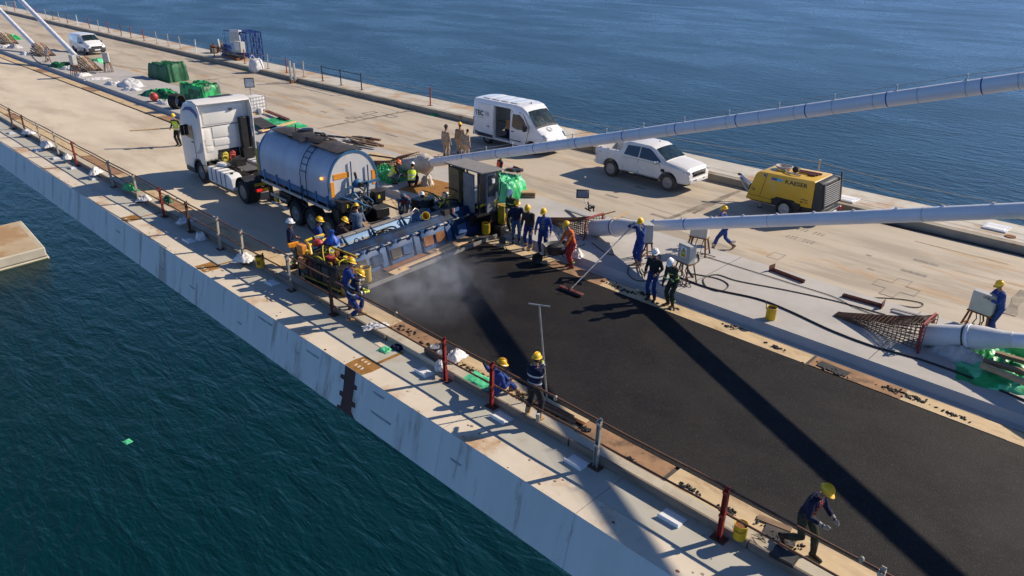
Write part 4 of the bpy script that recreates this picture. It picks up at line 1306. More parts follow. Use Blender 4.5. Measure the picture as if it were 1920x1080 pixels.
ch = mb.build('chassis', cp, bevel=0.02)
for s in (-1, 1):
    MB().box((-1.80, s * 0.70, 0.46), (0.06, 0.26, 0.14), 'red_lens').build('tail_light', cp, bevel=0.01)
MB().bb((-1.835, -0.26, 0.36), (-1.80, 0.26, 0.47), 'print_white').build('number_plate', cp)
MB().bb((-1.62, 0.862, 0.42), (-1.50, 0.875, 0.48), 'amber').build('side_reflector', cp)
for s in (-1, 1):
    wheel(cp, -0.12, s * 0.86, 0.36, 0.22, s, 'tyre', 'galvanised', 5, 0.66, 0.02)
mb = MB()
for s in (-1, 1):
    mb.tube([(1.58, s * 0.42, 0.5), (2.05, s * 0.20, 0.62), (2.48, s * 0.06, 1.02)], 0.05, 'galvanised', 8)
mb.tube([(1.60, 0, 0.62), (2.0, 0, 0.80), (2.52, 0, 1.10)], 0.06, 'chrome', 8)
mb.ell((2.56, 0, 1.12), (0.12, 0.07, 0.06), 'black', 8)
mb.bar((1.75, -0.35, 0.75), (1.75, 0.35, 0.75), 0.2, 0.3, 'black')
mb.build('tow_bar', cp)
MB().cyl((1.2, 0.4, 0.0), (1.2, 0.4, 0.42), 0.04, 'galvanised').cyl((1.2, 0.4, 0.0), (1.2, 0.4, 0.02), 0.1, 'black').build('prop_stand', cp)
ys = W2 + 0.0045
mb = MB().bar((1.08, ys, 0.62), (0.86, ys, 1.70), 0.004, 0.018, 'print_black')
mb.build('panel_seam', hood)
mb = MB().bar((1.62, ys, 0.64), (0.52, ys, 0.60), 0.004, 0.015, 'print_black')
mb.build('panel_seam', hood)
# text reads along -x on the near (+y) side
lettering('lettering', 'KAESER', 0.235, 'print_black', hood, (0.06, ys + 0.002, 1.42), (90, 0, 180), xscale=1.22)
lettering('lettering', 'MOBILAIR', 0.062, 'print_black', hood, (-0.74, ys + 0.002, 0.90), (90, 0, 180))
lettering('lettering', 'M 171', 0.10, 'print_black', hood, (-0.72, ys + 0.002, 0.77), (90, 0, 180), xscale=1.3)
lettering('lettering', 'Cp', 0.15, 'print_black', hood, (1.50, ys + 0.002, 0.86), (90, 0, 180))
MB().bb((0.42, ys - 0.002, 1.45), (0.66, ys + 0.003, 1.56), 'print_blue').bb((0.18, ys - 0.002, 1.45), (0.42, ys + 0.003, 1.56), 'print_cyan').build('sticker', hood)
MB().bb((0.92, ys - 0.002, 1.52), (1.02, ys + 0.003, 1.63), 'print_blue').build('sticker', hood)
mb = MB().tube([(0.55, ys + 0.01, 0.64), (0.3, ys + 0.012, 0.60), (0.1, ys + 0.012, 0.62), (-0.02, ys + 0.01, 0.68)], 0.02, 'black', 6)
mb.build('latch', hood)
# things lying on the compressor roof
mb = MB()
rs = random.Random(4)
for k in range(6):
    r_ = 0.22 + 0.02 * k
    mb.tube([(0.62 + r_ * 1.1 * math.cos(a), -0.1 + r_ * math.sin(a), 1.75 + 0.022 * k) for a in [i * 2 * math.pi / 18 for i in range(19)]], 0.028, 'plastic_wrap', 6)
mb.tube([(0.5, 0.1, 1.80), (0.25, 0.42, 1.80), (-0.1, 0.58, 1.80), (-0.4, 0.5, 1.79)], 0.035, 'plastic_wrap', 6)
o = mb.build('hose_coil', loc=(12.7, -30.18, 0.0))
tag(o, 'pale hose coiled on the roof of the yellow compressor', 'hose')
mb = MB().ell((0.05, 0.05, 1.86), (0.16, 0.12, 0.13), 'black', 8).cyl((0.1, 0.0, 1.80), (-0.08, 0.12, 2.0), 0.05, 'anthracite').cyl((-0.05, 0.0, 1.80), (-0.12, 0.1, 1.96), 0.05, 'plastic_wrap')
tag(mb.build('breaker_hammer', loc=(12.7, -30.18, 0.0)), 'dark breaker hammer lying on the compressor roof', 'tool')
for k, (y, x0, x1) in enumerate(((-0.28, -0.95, 0.0), (-0.05, -0.90, -0.1), (0.12, -0.85, -0.55))):
    mb = MB().bar((12.7 + x0, -30.18 + y, 1.80), (12.7 + x1, -30.18 + y + 0.05, 1.79), 0.09, 0.06, 'rusty_red')
    tag(mb.build('steel_offcut'), ['long rusty steel bar at the back of the compressor roof', 'rusty steel bar in the middle of the compressor roof', 'short rusty steel block near the front edge of the compressor roof'][k], 'steel bar', 'steel bars on the compressor')

# ---------------------------------------------------------------- tractor unit
tk = thing('tractor_unit', 'white high roof truck tractor seen from behind, coupled to the grey tank', 'truck', (31.5, -15.0, 0), -0.8)
mb = MB()
# cab shell: side profile extruded, then rounded
prof = [(1.78, 1.05), (1.78, 3.60), (2.05, 3.74), (3.0, 3.62), (3.45, 3.25), (3.80, 2.6), (3.92, 1.8), (3.92, 0.55), (2.85, 0.55), (2.72, 1.05)]
mb.prism(prof, -1.24, 1.24, 'cab_white')
cab = mb.build('cab', tk, bevel=0.09, seg=3)
# side deflectors and roof lip reaching back past the rear wall
mb = MB()
for s in (-1, 1):
    mb.prism([(1.80, 0.95), (1.46, 1.0), (1.36, 3.30), (1.52, 3.70), (1.95, 3.78), (1.95, 0.95)], s * 1.215, s * 1.262, 'cab_white')
mb.prism([(1.47, 3.70), (1.95, 3.83), (2.6, 3.76), (2.6, 3.70), (1.95, 3.74), (1.50, 3.64)], -1.26, 1.26, 'cab_white')
mb.build('air_deflector', cab, bevel=0.015)
MB().bb((2.2, -0.85, 3.772), (2.75, 0.15, 3.80), 'anthracite').build('roof_hatch', cab, bevel=0.01)
# rear wall pressings
xr = 1.775
for (y0, y1, z0, z1) in ((-1.0, 0.95, 2.72, 3.52), (-0.55, 0.60, 2.10, 2.60), (-0.50, 0.58, 1.72, 2.02), (0.70, 0.98, 1.80, 2.55), (0.66, 0.96, 1.50, 1.74), (0.98, 1.16, 2.05, 2.55)):
    mb = MB().bb((xr - 0.022, y0, z0), (xr + 0.02, y1, z1), 'cab_white')
    mb.build('rear_panel', cab, bevel=0.02, seg=2)
MB().bb((xr - 0.012, -1.2, 2.63), (xr, 1.2, 2.655), 'black').build('panel_seam', cab)
MB().tube([(xr - 0.03, -0.30, 3.28), (xr - 0.10, -0.34, 3.33), (xr - 0.10, -0.42, 3.33), (xr - 0.03, -0.46, 3.26)], 0.03, 'black', 6).build('grab_handle', cab)
mb = MB().bb((xr - 0.012, -0.55, 1.1), (xr + 0.01, 0.45, 1.52), 'black')
mb.build('rear_opening', cab, bevel=0.004)
# intake and exhaust stack at the far rear corner
mb = MB()
mb.bb((1.50, -0.98, 1.2), (1.77, -0.66, 2.9), 'greasy_black')
mb.tube([(1.62, -1.1, 1.1), (1.62, -1.1, 2.9)], 0.06, 'black_plastic', 10)
mb.box((1.58, -0.82, 1.25), (0.35, 0.5, 0.5), 'greasy_black')
mb.build('air_intake', tk, bevel=0.03)
mb = MB()
for z in (2.2, 2.7):
    mb.tube([(1.55, -1.14, z - 0.25), (1.46, -1.16, z - 0.2), (1.46, -1.16, z + 0.2), (1.55, -1.14, z + 0.25)], 0.022, 'white_paint', 6)
mb.build('grab_rail', tk)
# coiled air lines
for m, y0, n_, nm in (('hose_yellow', 0.20, 7, 'yellow'), ('hose_red', -0.15, 6, 'red'), ('rubber', 0.42, 6, 'black')):
    mb = MB()
    pts = []
    for k in range(n_ * 10):
        a = k * 2 * math.pi / 10
        pts.append((1.55 + 0.05 * math.cos(a * 0.1), y0 + 0.13 * math.cos(a) + 0.002 * k, 1.22 + 0.13 * math.sin(a) + 0.08 * math.sin(k * 0.09)))
    mb.tube(pts, 0.018, m, 5)
    mb.build('air_line', tk, label='coiled %s air line' % nm)
# cab side details (near side is +y)
ys = 1.2635
def plate(poly, m, nm, par, y=ys, t=0.008, sgn=1):
    mb = MB()
    mb.prism(poly, sgn * (y - 0.03), sgn * (y + t), m)
    return mb.build(nm, par)
plate([(2.42, 2.02), (2.40, 2.62), (3.02, 2.66), (3.36, 2.55), (3.52, 2.05)], 'glass', 'side_window', cab, 1.235)
plate([(2.42, 2.02), (2.40, 2.62), (3.02, 2.66), (3.36, 2.55), (3.52, 2.05)], 'glass', 'side_window', cab, 1.235, sgn=-1)
swoosh = [(1.52, 3.30), (1.75, 3.46), (2.2, 3.54), (2.75, 3.46), (3.15, 3.22), (2.75, 3.33), (2.25, 3.36), (1.9, 3.28), (1.62, 3.08)]
plate(swoosh, 'logo_blue', 'swoosh', cab, 1.255, 0.012)
plate([(1.46, 2.0), (1.5, 1.72), (1.72, 1.52), (2.0, 1.42), (2.35, 1.42), (2.05, 1.54), (1.82, 1.72), (1.70, 2.0)], 'print_pale', 'side_stripe', cab, 1.255, 0.010)
MB().bar((2.35, 1.2635, 1.1), (2.35, 1.2635, 2.7), 0.012, 0.015, 'anthracite').build('door_seam', cab)
MB().bb((2.46, 1.24, 1.86), (2.66, 1.275, 1.90), 'black').build('door_handle', cab, bevel=0.006)
for s in (-1, 1):
    mb = MB()
    mb.box((3.36, s * 1.345, 2.30), (0.12, 0.14, 0.46), 'black_plastic')
    mb.bb((3.293, s * 1.345 - 0.06, 2.10), (3.30, s * 1.345 + 0.06, 2.50), 'glass')
    mb.bar((3.4, s * 1.22, 2.5), (3.36, s * 1.32, 2.5), 0.04, 0.04, 'black')
    mb.bar((3.4, s * 1.22, 2.1), (3.36, s * 1.32, 2.1), 0.04, 0.04, 'black')
    mb.build('mirror', cab, bevel=0.02)
# chassis
mb = MB()
for s in (-1, 1):
    mb.bb((-2.75, s * 0.42 - 0.05, 0.72), (3.5, s * 0.42 + 0.05, 0.96), 'greasy_black')
for x in (-2.6, -1.3, -0.3, 0.7, 1.6):
    mb.bb((x - 0.06, -0.42, 0.74), (x + 0.06, 0.42, 0.92), 'greasy_black')
mb.bb((-0.6, -0.36, 0.97), (0.9, 0.36, 1.0), 'rim_steel')
mb.box((0.55, 0.1, 1.15), (0.5, 0.45, 0.35), 'greasy_black')
mb.box((0.95, 0.65, 1.05), (0.6, 0.3, 0.12), 'white_paint', (0, 0, 12))
mb.lathe([(0.001, 0), (0.45, 0), (0.48, 0.05), (0.42, 0.09), (0.001, 0.09)], 'greasy_black', (-1.6, 0, 0.98), (0, 0, 1), 18)
mb.build('chassis', tk, bevel=0.008)
for s in (-1, 1):
    mb = MB()
    mb.prism([(-0.98, 0.34), (1.42, 0.30), (1.42, 0.98), (-0.60, 0.98), (-0.85, 0.86)], s * 0.66, s * 1.235, 'white_paint')
    sk = mb.build('side_fairing', tk, bevel=0.06, seg=3)
    for x in (-0.35, 0.10, 0.55, 1.0):
        mb = MB()
        mb.bb((x - 0.03, s * 0.95 - 0.29, 0.985), (x + 0.03, s * 0.95 + 0.29, 0.996), 'black')
        mb.bb((x - 0.03, s * 1.242 - 0.006, 0.40), (x + 0.03, s * 1.242 + 0.006, 0.985), 'black')
        mb.build('strap', sk, bevel=0.004)
    MB().cyl((-0.55, s * 1.0, 0.97), (-0.55, s * 1.0, 1.02), 0.07, 'black', 10).build('filler_cap', sk)
    # rear mudguard
    mb = MB()
    n = 12
    for k in range(n):
        a0, a1 = R(5 + 165 * k / n), R(5 + 165 * (k + 1) / n)
        mb.bar((-1.9 + 0.62 * math.cos(a0), s * 0.93, 0.52 + 0.62 * math.sin(a0)), (-1.9 + 0.62 * math.cos(a1), s * 0.93, 0.52 + 0.62 * math.sin(a1)), 0.62, 0.025, 'black_plastic', (0, 1, 0) if False else (math.cos(a0), 0, math.sin(a0)))
    mb.build('mudguard', tk, smooth=30)
    # front wheel arch
    mb = MB()
    for k in range(9):
        a0, a1 = R(0 + 180 * k / 9), R(180 * (k + 1) / 9)
        mb.bar((2.22 + 0.60 * math.cos(a0), s * 1.17, 0.52 + 0.60 * math.sin(a0)), (2.22 + 0.60 * math.cos(a1), s * 1.17, 0.52 + 0.60 * math.sin(a1)), 0.2, 0.06, 'anthracite', (math.cos(a0), 0, math.sin(a0)))
    mb.build('wheel_arch', tk, smooth=30)
    wheel(tk, 2.22, s * 1.06, 0.51, 0.32, s, 'tyre', 'rim_steel', 8, 0.60, 0.035)
    wheel(tk, -1.90, s * 0.93, 0.51, 0.60, s, 'tyre', 'rim_steel', 8, 0.60, 0.035, dual=True)
    mb = MB()
    mb.bb((-2.86, s * 0.80 - 0.30, 0.66), (-2.78, s * 0.80 + 0.30, 0.84), 'black')
    lb = mb.build('light_bar', tk, bevel=0.01)
    MB().bb((-2.90, s * 0.92 - 0.12, 0.69), (-2.855, s * 0.92 + 0.12, 0.81), 'red_lamp').build('tail_lamp', lb, bevel=0.01)
    MB().bb((-2.895, s * 0.65 - 0.12, 0.70), (-2.855, s * 0.65 + 0.12, 0.80), 'sign_yellow').build('reflector', lb)
    MB().box((-2.82, s * 0.8, 0.98), (0.03, 0.56, 0.12), 'yellow_dirty').build('marker_board', lb)
MB().bb((-2.89, -0.3, 0.46), (-2.86, 0.3, 0.58), 'print_white').build('number_plate', tk)
MB().bb((2.9, -1.2, 0.3), (3.95, 1.2, 0.6), 'anthracite').build('bumper', tk, bevel=0.05, seg=2)

# ---------------------------------------------------------------- bitumen tank semi-trailer
tt = thing('tank_trailer', 'dull grey bitumen tank trailer with blue trim and greasy rear gear', 'trailer', (25.2, -14.98, 0), -1.2)


def tank_sec(grow=0.0, zlo=1.42, zs=2.15, ztop=3.36, hw=1.06):
    pts = []
    for k in range(5):
        a = math.pi / 2 * k / 4
        pts.append((hw - 0.22 + 0.22 * math.sin(a) + grow, zlo + 0.22 - 0.22 * math.cos(a) - grow * math.cos(a)))
    for k in range(1, 17):
        a = math.pi / 2 * k / 16
        pts.append(((hw + grow) * math.cos(a) ** 0.92, zs + (ztop - zs + grow) * math.sin(a) ** 0.96))
    half = pts
    return [(y, z) for y, z in half] + [(-y, z) for y, z in reversed(half[:-1])]


sec = tank_sec()
mb = MB()
mb.loft([[(x, y, z) for y, z in sec] for x in (-2.33, -1.2, 0.2, 1.6, 2.95)], 'tank_grey', cap=False)
n = len(sec)
mb.add([(-2.33, y, z) for y, z in sec], [tuple(range(n))], 'tank_end')
mb.add([(2.95, y, z) for y, z in sec], [tuple(reversed(range(n)))], 'tank_end')
barrel = mb.build('barrel', tt, smooth=30)
for x in (-2.36, 2.93):
    mb = MB()
    o_, i_ = tank_sec(0.02), tank_sec(-0.05)
    N = len(o_)
    vs = [(x, y, z) for y, z in o_] + [(x + 0.07, y, z) for y, z in o_] + [(x, y, z) for y, z in i_] + [(x + 0.07, y, z) for y, z in i_]
    fs = []
    for k in range(N):
        k2 = (k + 1) % N
        fs += [(k, k2, N + k2, N + k), (k, 2 * N + k, 2 * N + k2, k2), (N + k, N + k2, 3 * N + k2, 3 * N + k), (2 * N + k, 3 * N + k, 3 * N + k2, 2 * N + k2)]
    mb.add(vs, fs, 'trailer_blue')
    mb.build('end_ring', tt, smooth=30)
for x in (-1.2, -0.1, 1.0, 2.0):
    mb = MB()
    o_ = tank_sec(0.004)[:28]
    mb.loft([[(x + d, y, z) for y, z in o_] for d in (-0.012, 0.012)], 'tank_grey', cap=False, closed=False)
    mb.build('weld_seam', barrel)
for s in (-1, 1):
    mb = MB()
    mb.bb((-2.28, s * 1.066 - 0.008, 1.50), (2.90, s * 1.066 + 0.008, 1.74), 'trailer_blue')
    for x in (-2.2, -1.4, -0.4, 0.6, 1.6, 2.6):
        mb.bb((x - 0.05, s * 1.08 - 0.03, 1.38), (x + 0.05, s * 1.08 + 0.02, 1.84), 'trailer_blue')
    mb.build('side_band', tt, bevel=0.004)
    MB().bb((-2.33, s * 1.09 - 0.03, 1.28), (2.9, s * 1.09 + 0.03, 1.385), 'galvanised').build('side_rail', tt, bevel=0.006)
# ladder curving up the near side
mb = MB()
lp = []
for k in range(13):
    i = 3 + k * 1.09
    i0 = int(i)
    y, z = sec[i0][0] + (sec[i0 + 1][0] - sec[i0][0]) * (i - i0), sec[i0][1] + (sec[i0 + 1][1] - sec[i0][1]) * (i - i0)
    lp.append((y + 0.07 * max(0, 1 - k / 16), z + 0.06 * k / 12))
lp = [(1.15, 1.12)] + lp
lad = thing
for dx in (-0.21, 0.21):
    mb.tube([(-0.62 + dx, y, z) for y, z in lp], 0.017, 'black', 6)
for k in range(0, 14, 1):
    if k % 2 == 0:
        y, z = lp[k]
        mb.tube([(-0.83, y, z), (-0.41, y, z)], 0.013, 'black', 6)
mb.build('ladder', tt)
# chassis, axles, guards
mb = MB()
for s in (-1, 1):
    mb.bb((-2.45, s * 0.5 - 0.06, 0.98), (4.1, s * 0.5 + 0.06, 1.30), 'greasy_black')
for x in (-2.0, -0.8, 0.4, 1.6, 2.6, 3.8):
    mb.bb((x - 0.08, -0.8, 1.1), (x + 0.08, 0.8, 1.30), 'greasy_black')
    mb.bb((x - 0.05, -0.9, 0.45), (x + 0.05, 0.9, 0.57), 'greasy_black') if x < 0.6 else None
mb.bb((2.0, -0.8, 0.55), (2.5, -0.1, 1.0), 'greasy_black')
mb.bb((0.95, 0.3, 0.6), (1.9, 0.9, 1.05), 'greasy_black')
mb.build('chassis', tt, bevel=0.01)
for s in (-1, 1):
    for x in (0.40, -0.82, -2.02):
        wheel(tt, x, s * 0.90, 0.50, 0.34, s, 'tyre', 'rim_steel', 10, 0.60, 0.03)
        mb = MB()
        for k in range(10):
            a0, a1 = R(12 + 156 * k / 10), R(12 + 156 * (k + 1) / 10)
            mb.bar((x + 0.58 * math.cos(a0), s * 0.89, 0.5 + 0.58 * math.sin(a0)), (x + 0.58 * math.cos(a1), s * 0.89, 0.5 + 0.58 * math.sin(a1)), 0.40, 0.02, 'black_plastic', (math.cos(a0), 0, math.sin(a0)))
        mb.build('mudguard', tt, smooth=30)
    for z in (0.52, 0.86):
        MB().bb((1.05, s * 1.04 - 0.02, z - 0.05), (2.35, s * 1.04 + 0.02, z + 0.05), 'galvanised').build('side_guard', tt, bevel=0.006)
    mb = MB().bb((2.95, s * 0.7 - 0.07, 0.35), (3.09, s * 0.7 + 0.07, 1.2), 'greasy_black').bb((2.85, s * 0.7 - 0.14, 0.3), (3.2, s * 0.7 + 0.14, 0.35), 'greasy_black')
    mb.build('landing_leg', tt)
MB().box((1.95, 1.0, 0.72), (0.25, 0.1, 0.24), 'yellow_dirty').build('side_marker', tt, bevel=0.01)
mb = MB().bb((2.97, 0.52, 1.62), (3.34, 1.02, 2.55), 'yellow_dirty').bb((3.34, 0.70, 1.8), (3.348, 0.88, 2.1), 'print_black')
mb.build('front_cabinet', tt, bevel=0.015)
# dark sheets and walkway junk on top
for k, (x, y, l, w, rx, rz, z, m) in enumerate(((1.85, 0.02, 1.5, 1.05, 3, 2, 3.43, 'dark_sheet'), (0.75, 0.22, 1.35, 0.75, -14, -4, 3.47, 'dark_sheet'), (0.0, -0.15, 1.0, 0.9, 8, 6, 3.46, 'dark_sheet'), (-1.35, 0.0, 1.9, 1.10, 1, 0, 3.41, 'dark_sheet'), (-0.4, 0.25, 0.7, 0.4, -20, 14, 3.50, 'dark_sheet'))):
    mb = MB()
    n_ = 8
    vs = []
    for i in range(n_ + 1):
        for j in range(5):
            u, v = i / n_ - 0.5, j / 4 - 0.5
            vs.append((u * l, v * w * (1 + 0.05 * math.sin(i * 2.1 + k)), 0.03 * noise.noise(Vector((u * 5, v * 5, k))) - 0.25 * v * v * w))
    fs = [(i * 5 + j, (i + 1) * 5 + j, (i + 1) * 5 + j + 1, i * 5 + j + 1) for i in range(n_) for j in range(4)]
    n0 = len(vs)
    vs2 = vs + [(a, c, d - 0.02) for a, c, d in vs]
    fs2 = fs + [tuple(n0 + q for q in reversed(f)) for f in fs]
    mb.add(vs2, fs2, m)
    mb.build('roof_sheet', tt, smooth=30, loc=(x, y, z), rot=(rx, 0, rz))
mb = MB()
for k in range(7):
    a = random.Random(k).uniform(-30, 30)
    mb.box((-0.15 + 0.12 * k, -0.45 + 0.07 * (k % 3), 3.45 + 0.02 * (k % 2)), (0.5, 0.06, 0.05), ['dark_sheet', 'wood_old', 'black_plastic'][k % 3], (0, 4 * (k % 3), a))
mb.lathe([(0.001, 0), (0.26, 0), (0.26, 0.14), (0.001, 0.16)], 'greasy_black', (1.1, -0.2, 3.42), (0, 0, 1), 14)
mb.bar((1.45, 0.1, 3.45), (1.38, 0.12, 3.75), 0.03, 0.03, 'rust')
mb.build('hatch_gear', tt)
# rear end
xe = -2.335
mb = MB().box((xe - 0.006, 0.50, 2.52), (0.012, 0.66, 0.20), 'orange_sticker')
for k in range(2):
    mb.box((xe - 0.0135, 0.50, 2.555 - 0.07 * k), (0.003, 0.58 - 0.3 * k, 0.022), 'cardboard')
mb.build('warning_plate', tt)
for s in (-1, 1):
    MB().bb((xe - 0.012, s * 0.90 - 0.07, 1.75 if s > 0 else 1.95), (xe, s * 0.90 + 0.07, 2.35 if s > 0 else 2.5), 'orange_sticker').build('warning_strip', tt)
for y in (0.10, -0.62):
    MB().cyl((xe - 0.06, y, 1.9), (xe - 0.06, y, 3.0 if y > 0 else 2.75), 0.025, 'trailer_blue', 8).build('level_pipe', tt)
mb = MB().ell((-1.95, 1.10, 2.45), (0.07, 0.06, 0.06), 'amber', 8)
mb.build('beacon', tt)
mb = MB()
mb.bb((-3.2, -0.98, 0.70), (-2.36, 0.98, 0.80), 'greasy_black')
mb.bb((-2.75, -0.98, 0.8), (-2.36, 0.98, 1.4), 'greasy_black')
mb.build('rear_platform', tt, bevel=0.015)
mb = MB().box((-2.68, 0.66, 1.50), (0.42, 0.50, 0.36), 'greasy_black').box((-2.68, 0.66, 1.70), (0.46, 0.54, 0.03), 'black_plastic').bb((-2.90, 0.60, 1.45), (-2.892, 0.70, 1.60), 'sign_yellow')
mb.build('control_box', tt, bevel=0.02)
mb = MB().box((-2.72, -0.76, 1.60), (0.42, 0.44, 0.38), 'greasy_black').box((-2.72, -0.76, 1.80), (0.46, 0.48, 0.03), 'black_plastic').bb((-2.94, -0.74, 1.55), (-2.932, -0.64, 1.69), 'sign_yellow')
mb.build('control_box', tt, bevel=0.02)
mb = MB().box((-3.05, -0.60, 1.08), (0.46, 0.58, 0.34), 'greasy_black').box((-3.06, -0.60, 1.27), (0.50, 0.62, 0.03), 'anthracite', (0, -6, 0))
mb.build('burner_box', tt, bevel=0.02)
mb = MB()
mb.tube([(-2.45, 0.2, 1.3), (-2.6, 0.2, 2.25), (-2.75, -0.35, 2.25), (-2.6, -0.4, 1.4)], 0.045, 'trailer_blue', 8)
mb.tube([(-2.5, 0.35, 1.4), (-2.7, 0.3, 2.0), (-2.95, 0.1, 1.6), (-3.0, 0.15, 0.9)], 0.04, 'trailer_blue', 8)
mb.bar((-2.62, 0.45, 2.1), (-2.66, -0.92, 2.2), 0.09, 0.09, 'trailer_blue')
mb.bar((-2.62, 0.25, 1.7), (-2.66, -0.5, 1.78), 0.06, 0.07, 'galvanised')
mb.build('pump_frame', tt)
mb = MB().ell((-2.62, 0.0, 2.20), (0.15, 0.20, 0.18), 'trailer_blue', 12).cyl((-2.62, 0.0, 2.2), (-2.95, 0.0, 2.2), 0.08, 'greasy_black').cyl((-2.55, 0.0, 2.35), (-2.5, 0.02, 2.6), 0.05, 'greasy_black')
mb.build('pump', tt)
for k in range(20):
    rr = random.Random(40 + k)
    y0, y1 = rr.uniform(-0.8, 0.8), rr.uniform(-0.7, 0.8)
    p0, p3 = Vector((-2.5, y0, rr.uniform(1.2, 2.1))), Vector((-2.9, y1, rr.uniform(0.8, 1.3)))
    p1, p2 = p0 + Vector((-0.5, rr.uniform(-.2, .2), rr.uniform(-.1, .3))), p3 + Vector((-0.2, rr.uniform(-.3, .3), 0.3))
    mb = MB().tube([((1 - t) ** 3) * p0 + 3 * t * (1 - t) ** 2 * p1 + 3 * t * t * (1 - t) * p2 + t ** 3 * p3 for t in [i / 12 for i in range(13)]], 0.026, 'rubber' if k % 6 else 'trailer_blue', 6)
    mb.build('hose', tt)
MB().bar((-2.75, 0.30, 1.25), (-3.42, 0.05, 0.55), 0.32, 0.03, 'wood_old').build('chute', tt)
MB().bb((-3.28, -1.0, 0.50), (-3.20, 1.0, 0.70), 'black').build('rear_bumper', tt, bevel=0.01)
MB().bb((-3.32, -0.95, 0.54), (-3.275, -0.70, 0.66), 'red_lamp').build('tail_lamp', tt)
MB().bb((-3.32, 0.70, 0.54), (-3.275, 0.95, 0.66), 'red_lens').build('tail_lamp', tt)
# ================================================================== stay cables and their anchor cages
YC = -21.2


def stay(xa, slope, rz, label, length, r, kind, seg_pegs=True):
    t = thing('stay_cable', label, 'stay cable', (xa, YC, 0), rz, 'stay cables along the central reservation')

    def ax(s, up=0.0, side=0.0):
        return Vector((s, side, slope * s + up))
    d = (ax(1) - ax(0)).normalized()
    n = int(length / 2.2)
    s0 = {'near': 2.75, 'wrapped': 3.3, 'far': 2.9}[kind]
    mb = MB()
    mb.tube([ax(s0 + 0.5 + (length - s0) * k / n, -0.10 * math.sin(math.pi * k / n) * (length / 60)) for k in range(n + 1)], r, 'cable_white', 20)
    pipe = mb.build('pipe', t, smooth=60)
    mb = MB()
    if kind == 'near':
        mb.lathe([(0.315, -1.05), (0.315, 0.0)], 'cone_white', ax(s0 - 0.06), d, 24)
        mb.build('anchor_pipe', t)
        MB().lathe([(0.335, -0.05), (0.37, -0.04), (0.37, 0.03), (0.335, 0.04)], 'white_paint', ax(s0), d, 24).build('flange', t)
        MB().lathe([(0.325, -0.13), (0.325, -0.09)], 'anthracite', ax(s0), d, 24).build('clamp_band', t)
        MB().lathe([(0.345, 0.04), (0.345, 0.14), (0.315, 0.38), (r + 0.025, 0.80), (r + 0.012, 1.0)], 'cone_white', ax(s0), d, 24).build('cone', t)
    elif kind == 'wrapped':
        mb.lathe([(0.36, -1.6), (0.38, -0.3), (0.30, 0.0)], 'sack_grey', ax(s0), d, 20)
        mb.build('anchor_pipe', t)
        mb = MB()
        rs = random.Random(2)
        rings = []
        for i in range(12):
            u = i / 11
            rr = 0.26 + 0.20 * math.sin(math.pi * min(1, u * 1.15)) ** 0.8
            c = ax(s0 - 0.35 + 1.1 * u)
            e1, e2 = Vector((0, 1, 0)), d.cross(Vector((0, 1, 0)))
            rings.append([c + (e1 * math.cos(a) + e2 * math.sin(a)) * rr * (1 + 0.16 * noise.noise(Vector((u * 5, math.cos(a) * 2.5, math.sin(a) * 2.5)))) for a in [k * 2 * math.pi / 22 for k in range(22)]])
        mb.loft(rings, 'plastic_wrap')
        mb.build('wrapping', t, smooth=60)
    else:
        mb.lathe([(0.40, -0.5), (0.45, -0.1), (0.34, 0.2), (r + 0.02, 0.7)], 'plastic_wrap', ax(s0 - 0.2), d, 16)
        mb.build('wrapping', t)
    # joints, blue banding and the lifting pegs with their line
    band = MB().lathe([(r + 0.003, -0.008), (r + 0.005, 0), (r + 0.003, 0.008)], 'galvanised', (0, 0, 0), d, 20, cap=False).mesh('joint')
    bandb = MB().lathe([(r + 0.003, -0.016), (r + 0.006, 0), (r + 0.003, 0.016)], 'logo_blue', (0, 0, 0), d, 20, cap=False).mesh('blue_band')
    s = s0 + 1.6
    k = 0
    while s < min(length, 34):
        sag = -0.10 * math.sin(math.pi * (s - s0 - 0.5) / (length - s0)) * (length / 60)
        piece('joint', band, t, ax(s, sag))
        if kind == 'wrapped' and k % 2 == 1:
            piece('blue_band', bandb, t, ax(s + 0.32, sag))
        s += 1.05 if kind == 'wrapped' else 4.2
        k += 1
    if kind == 'near':
        piece('blue_band', bandb, t, ax(s0 + 2.9, -0.01))
    if kind == 'wrapped':
        peg = MB().cyl((0, 0, 0), (0, 0, 0.13), 0.018, 'galvanised', 6).ell((0, 0, 0.0), (0.05, 0.04, 0.03), 'galvanised', 6).ell((0, 0, 0.14), (0.03, 0.03, 0.03), 'white_paint', 6).mesh('peg')
        pts = []
        s = s0 + 1.2
        while s < min(length, 30):
            sag = -0.10 * math.sin(math.pi * (s - s0 - 0.5) / (length - s0)) * (length / 60)
            piece('peg', peg, t, ax(s, sag + r * 1.03))
            pts.append(ax(s, sag + r * 1.03 + 0.13))
            pts.append(ax(s + 0.78, sag + r * 1.03 + 0.11))
            s += 1.56
        MB().tube(pts, 0.008, 'galvanised', 5).build('line', t)
    else:
        lug = MB().box((0, 0, 0.015), (0.07, 0.03, 0.05), 'cable_white').mesh('lug', smooth=0)
        s = s0 + 1.6
        while s < min(length, 26):
            sag = -0.10 * math.sin(math.pi * (s - s0 - 0.5) / (length - s0)) * (length / 60)
            piece('lug', lug, t, ax(s, sag + r * 1.02))
            s += 1.1
    return t


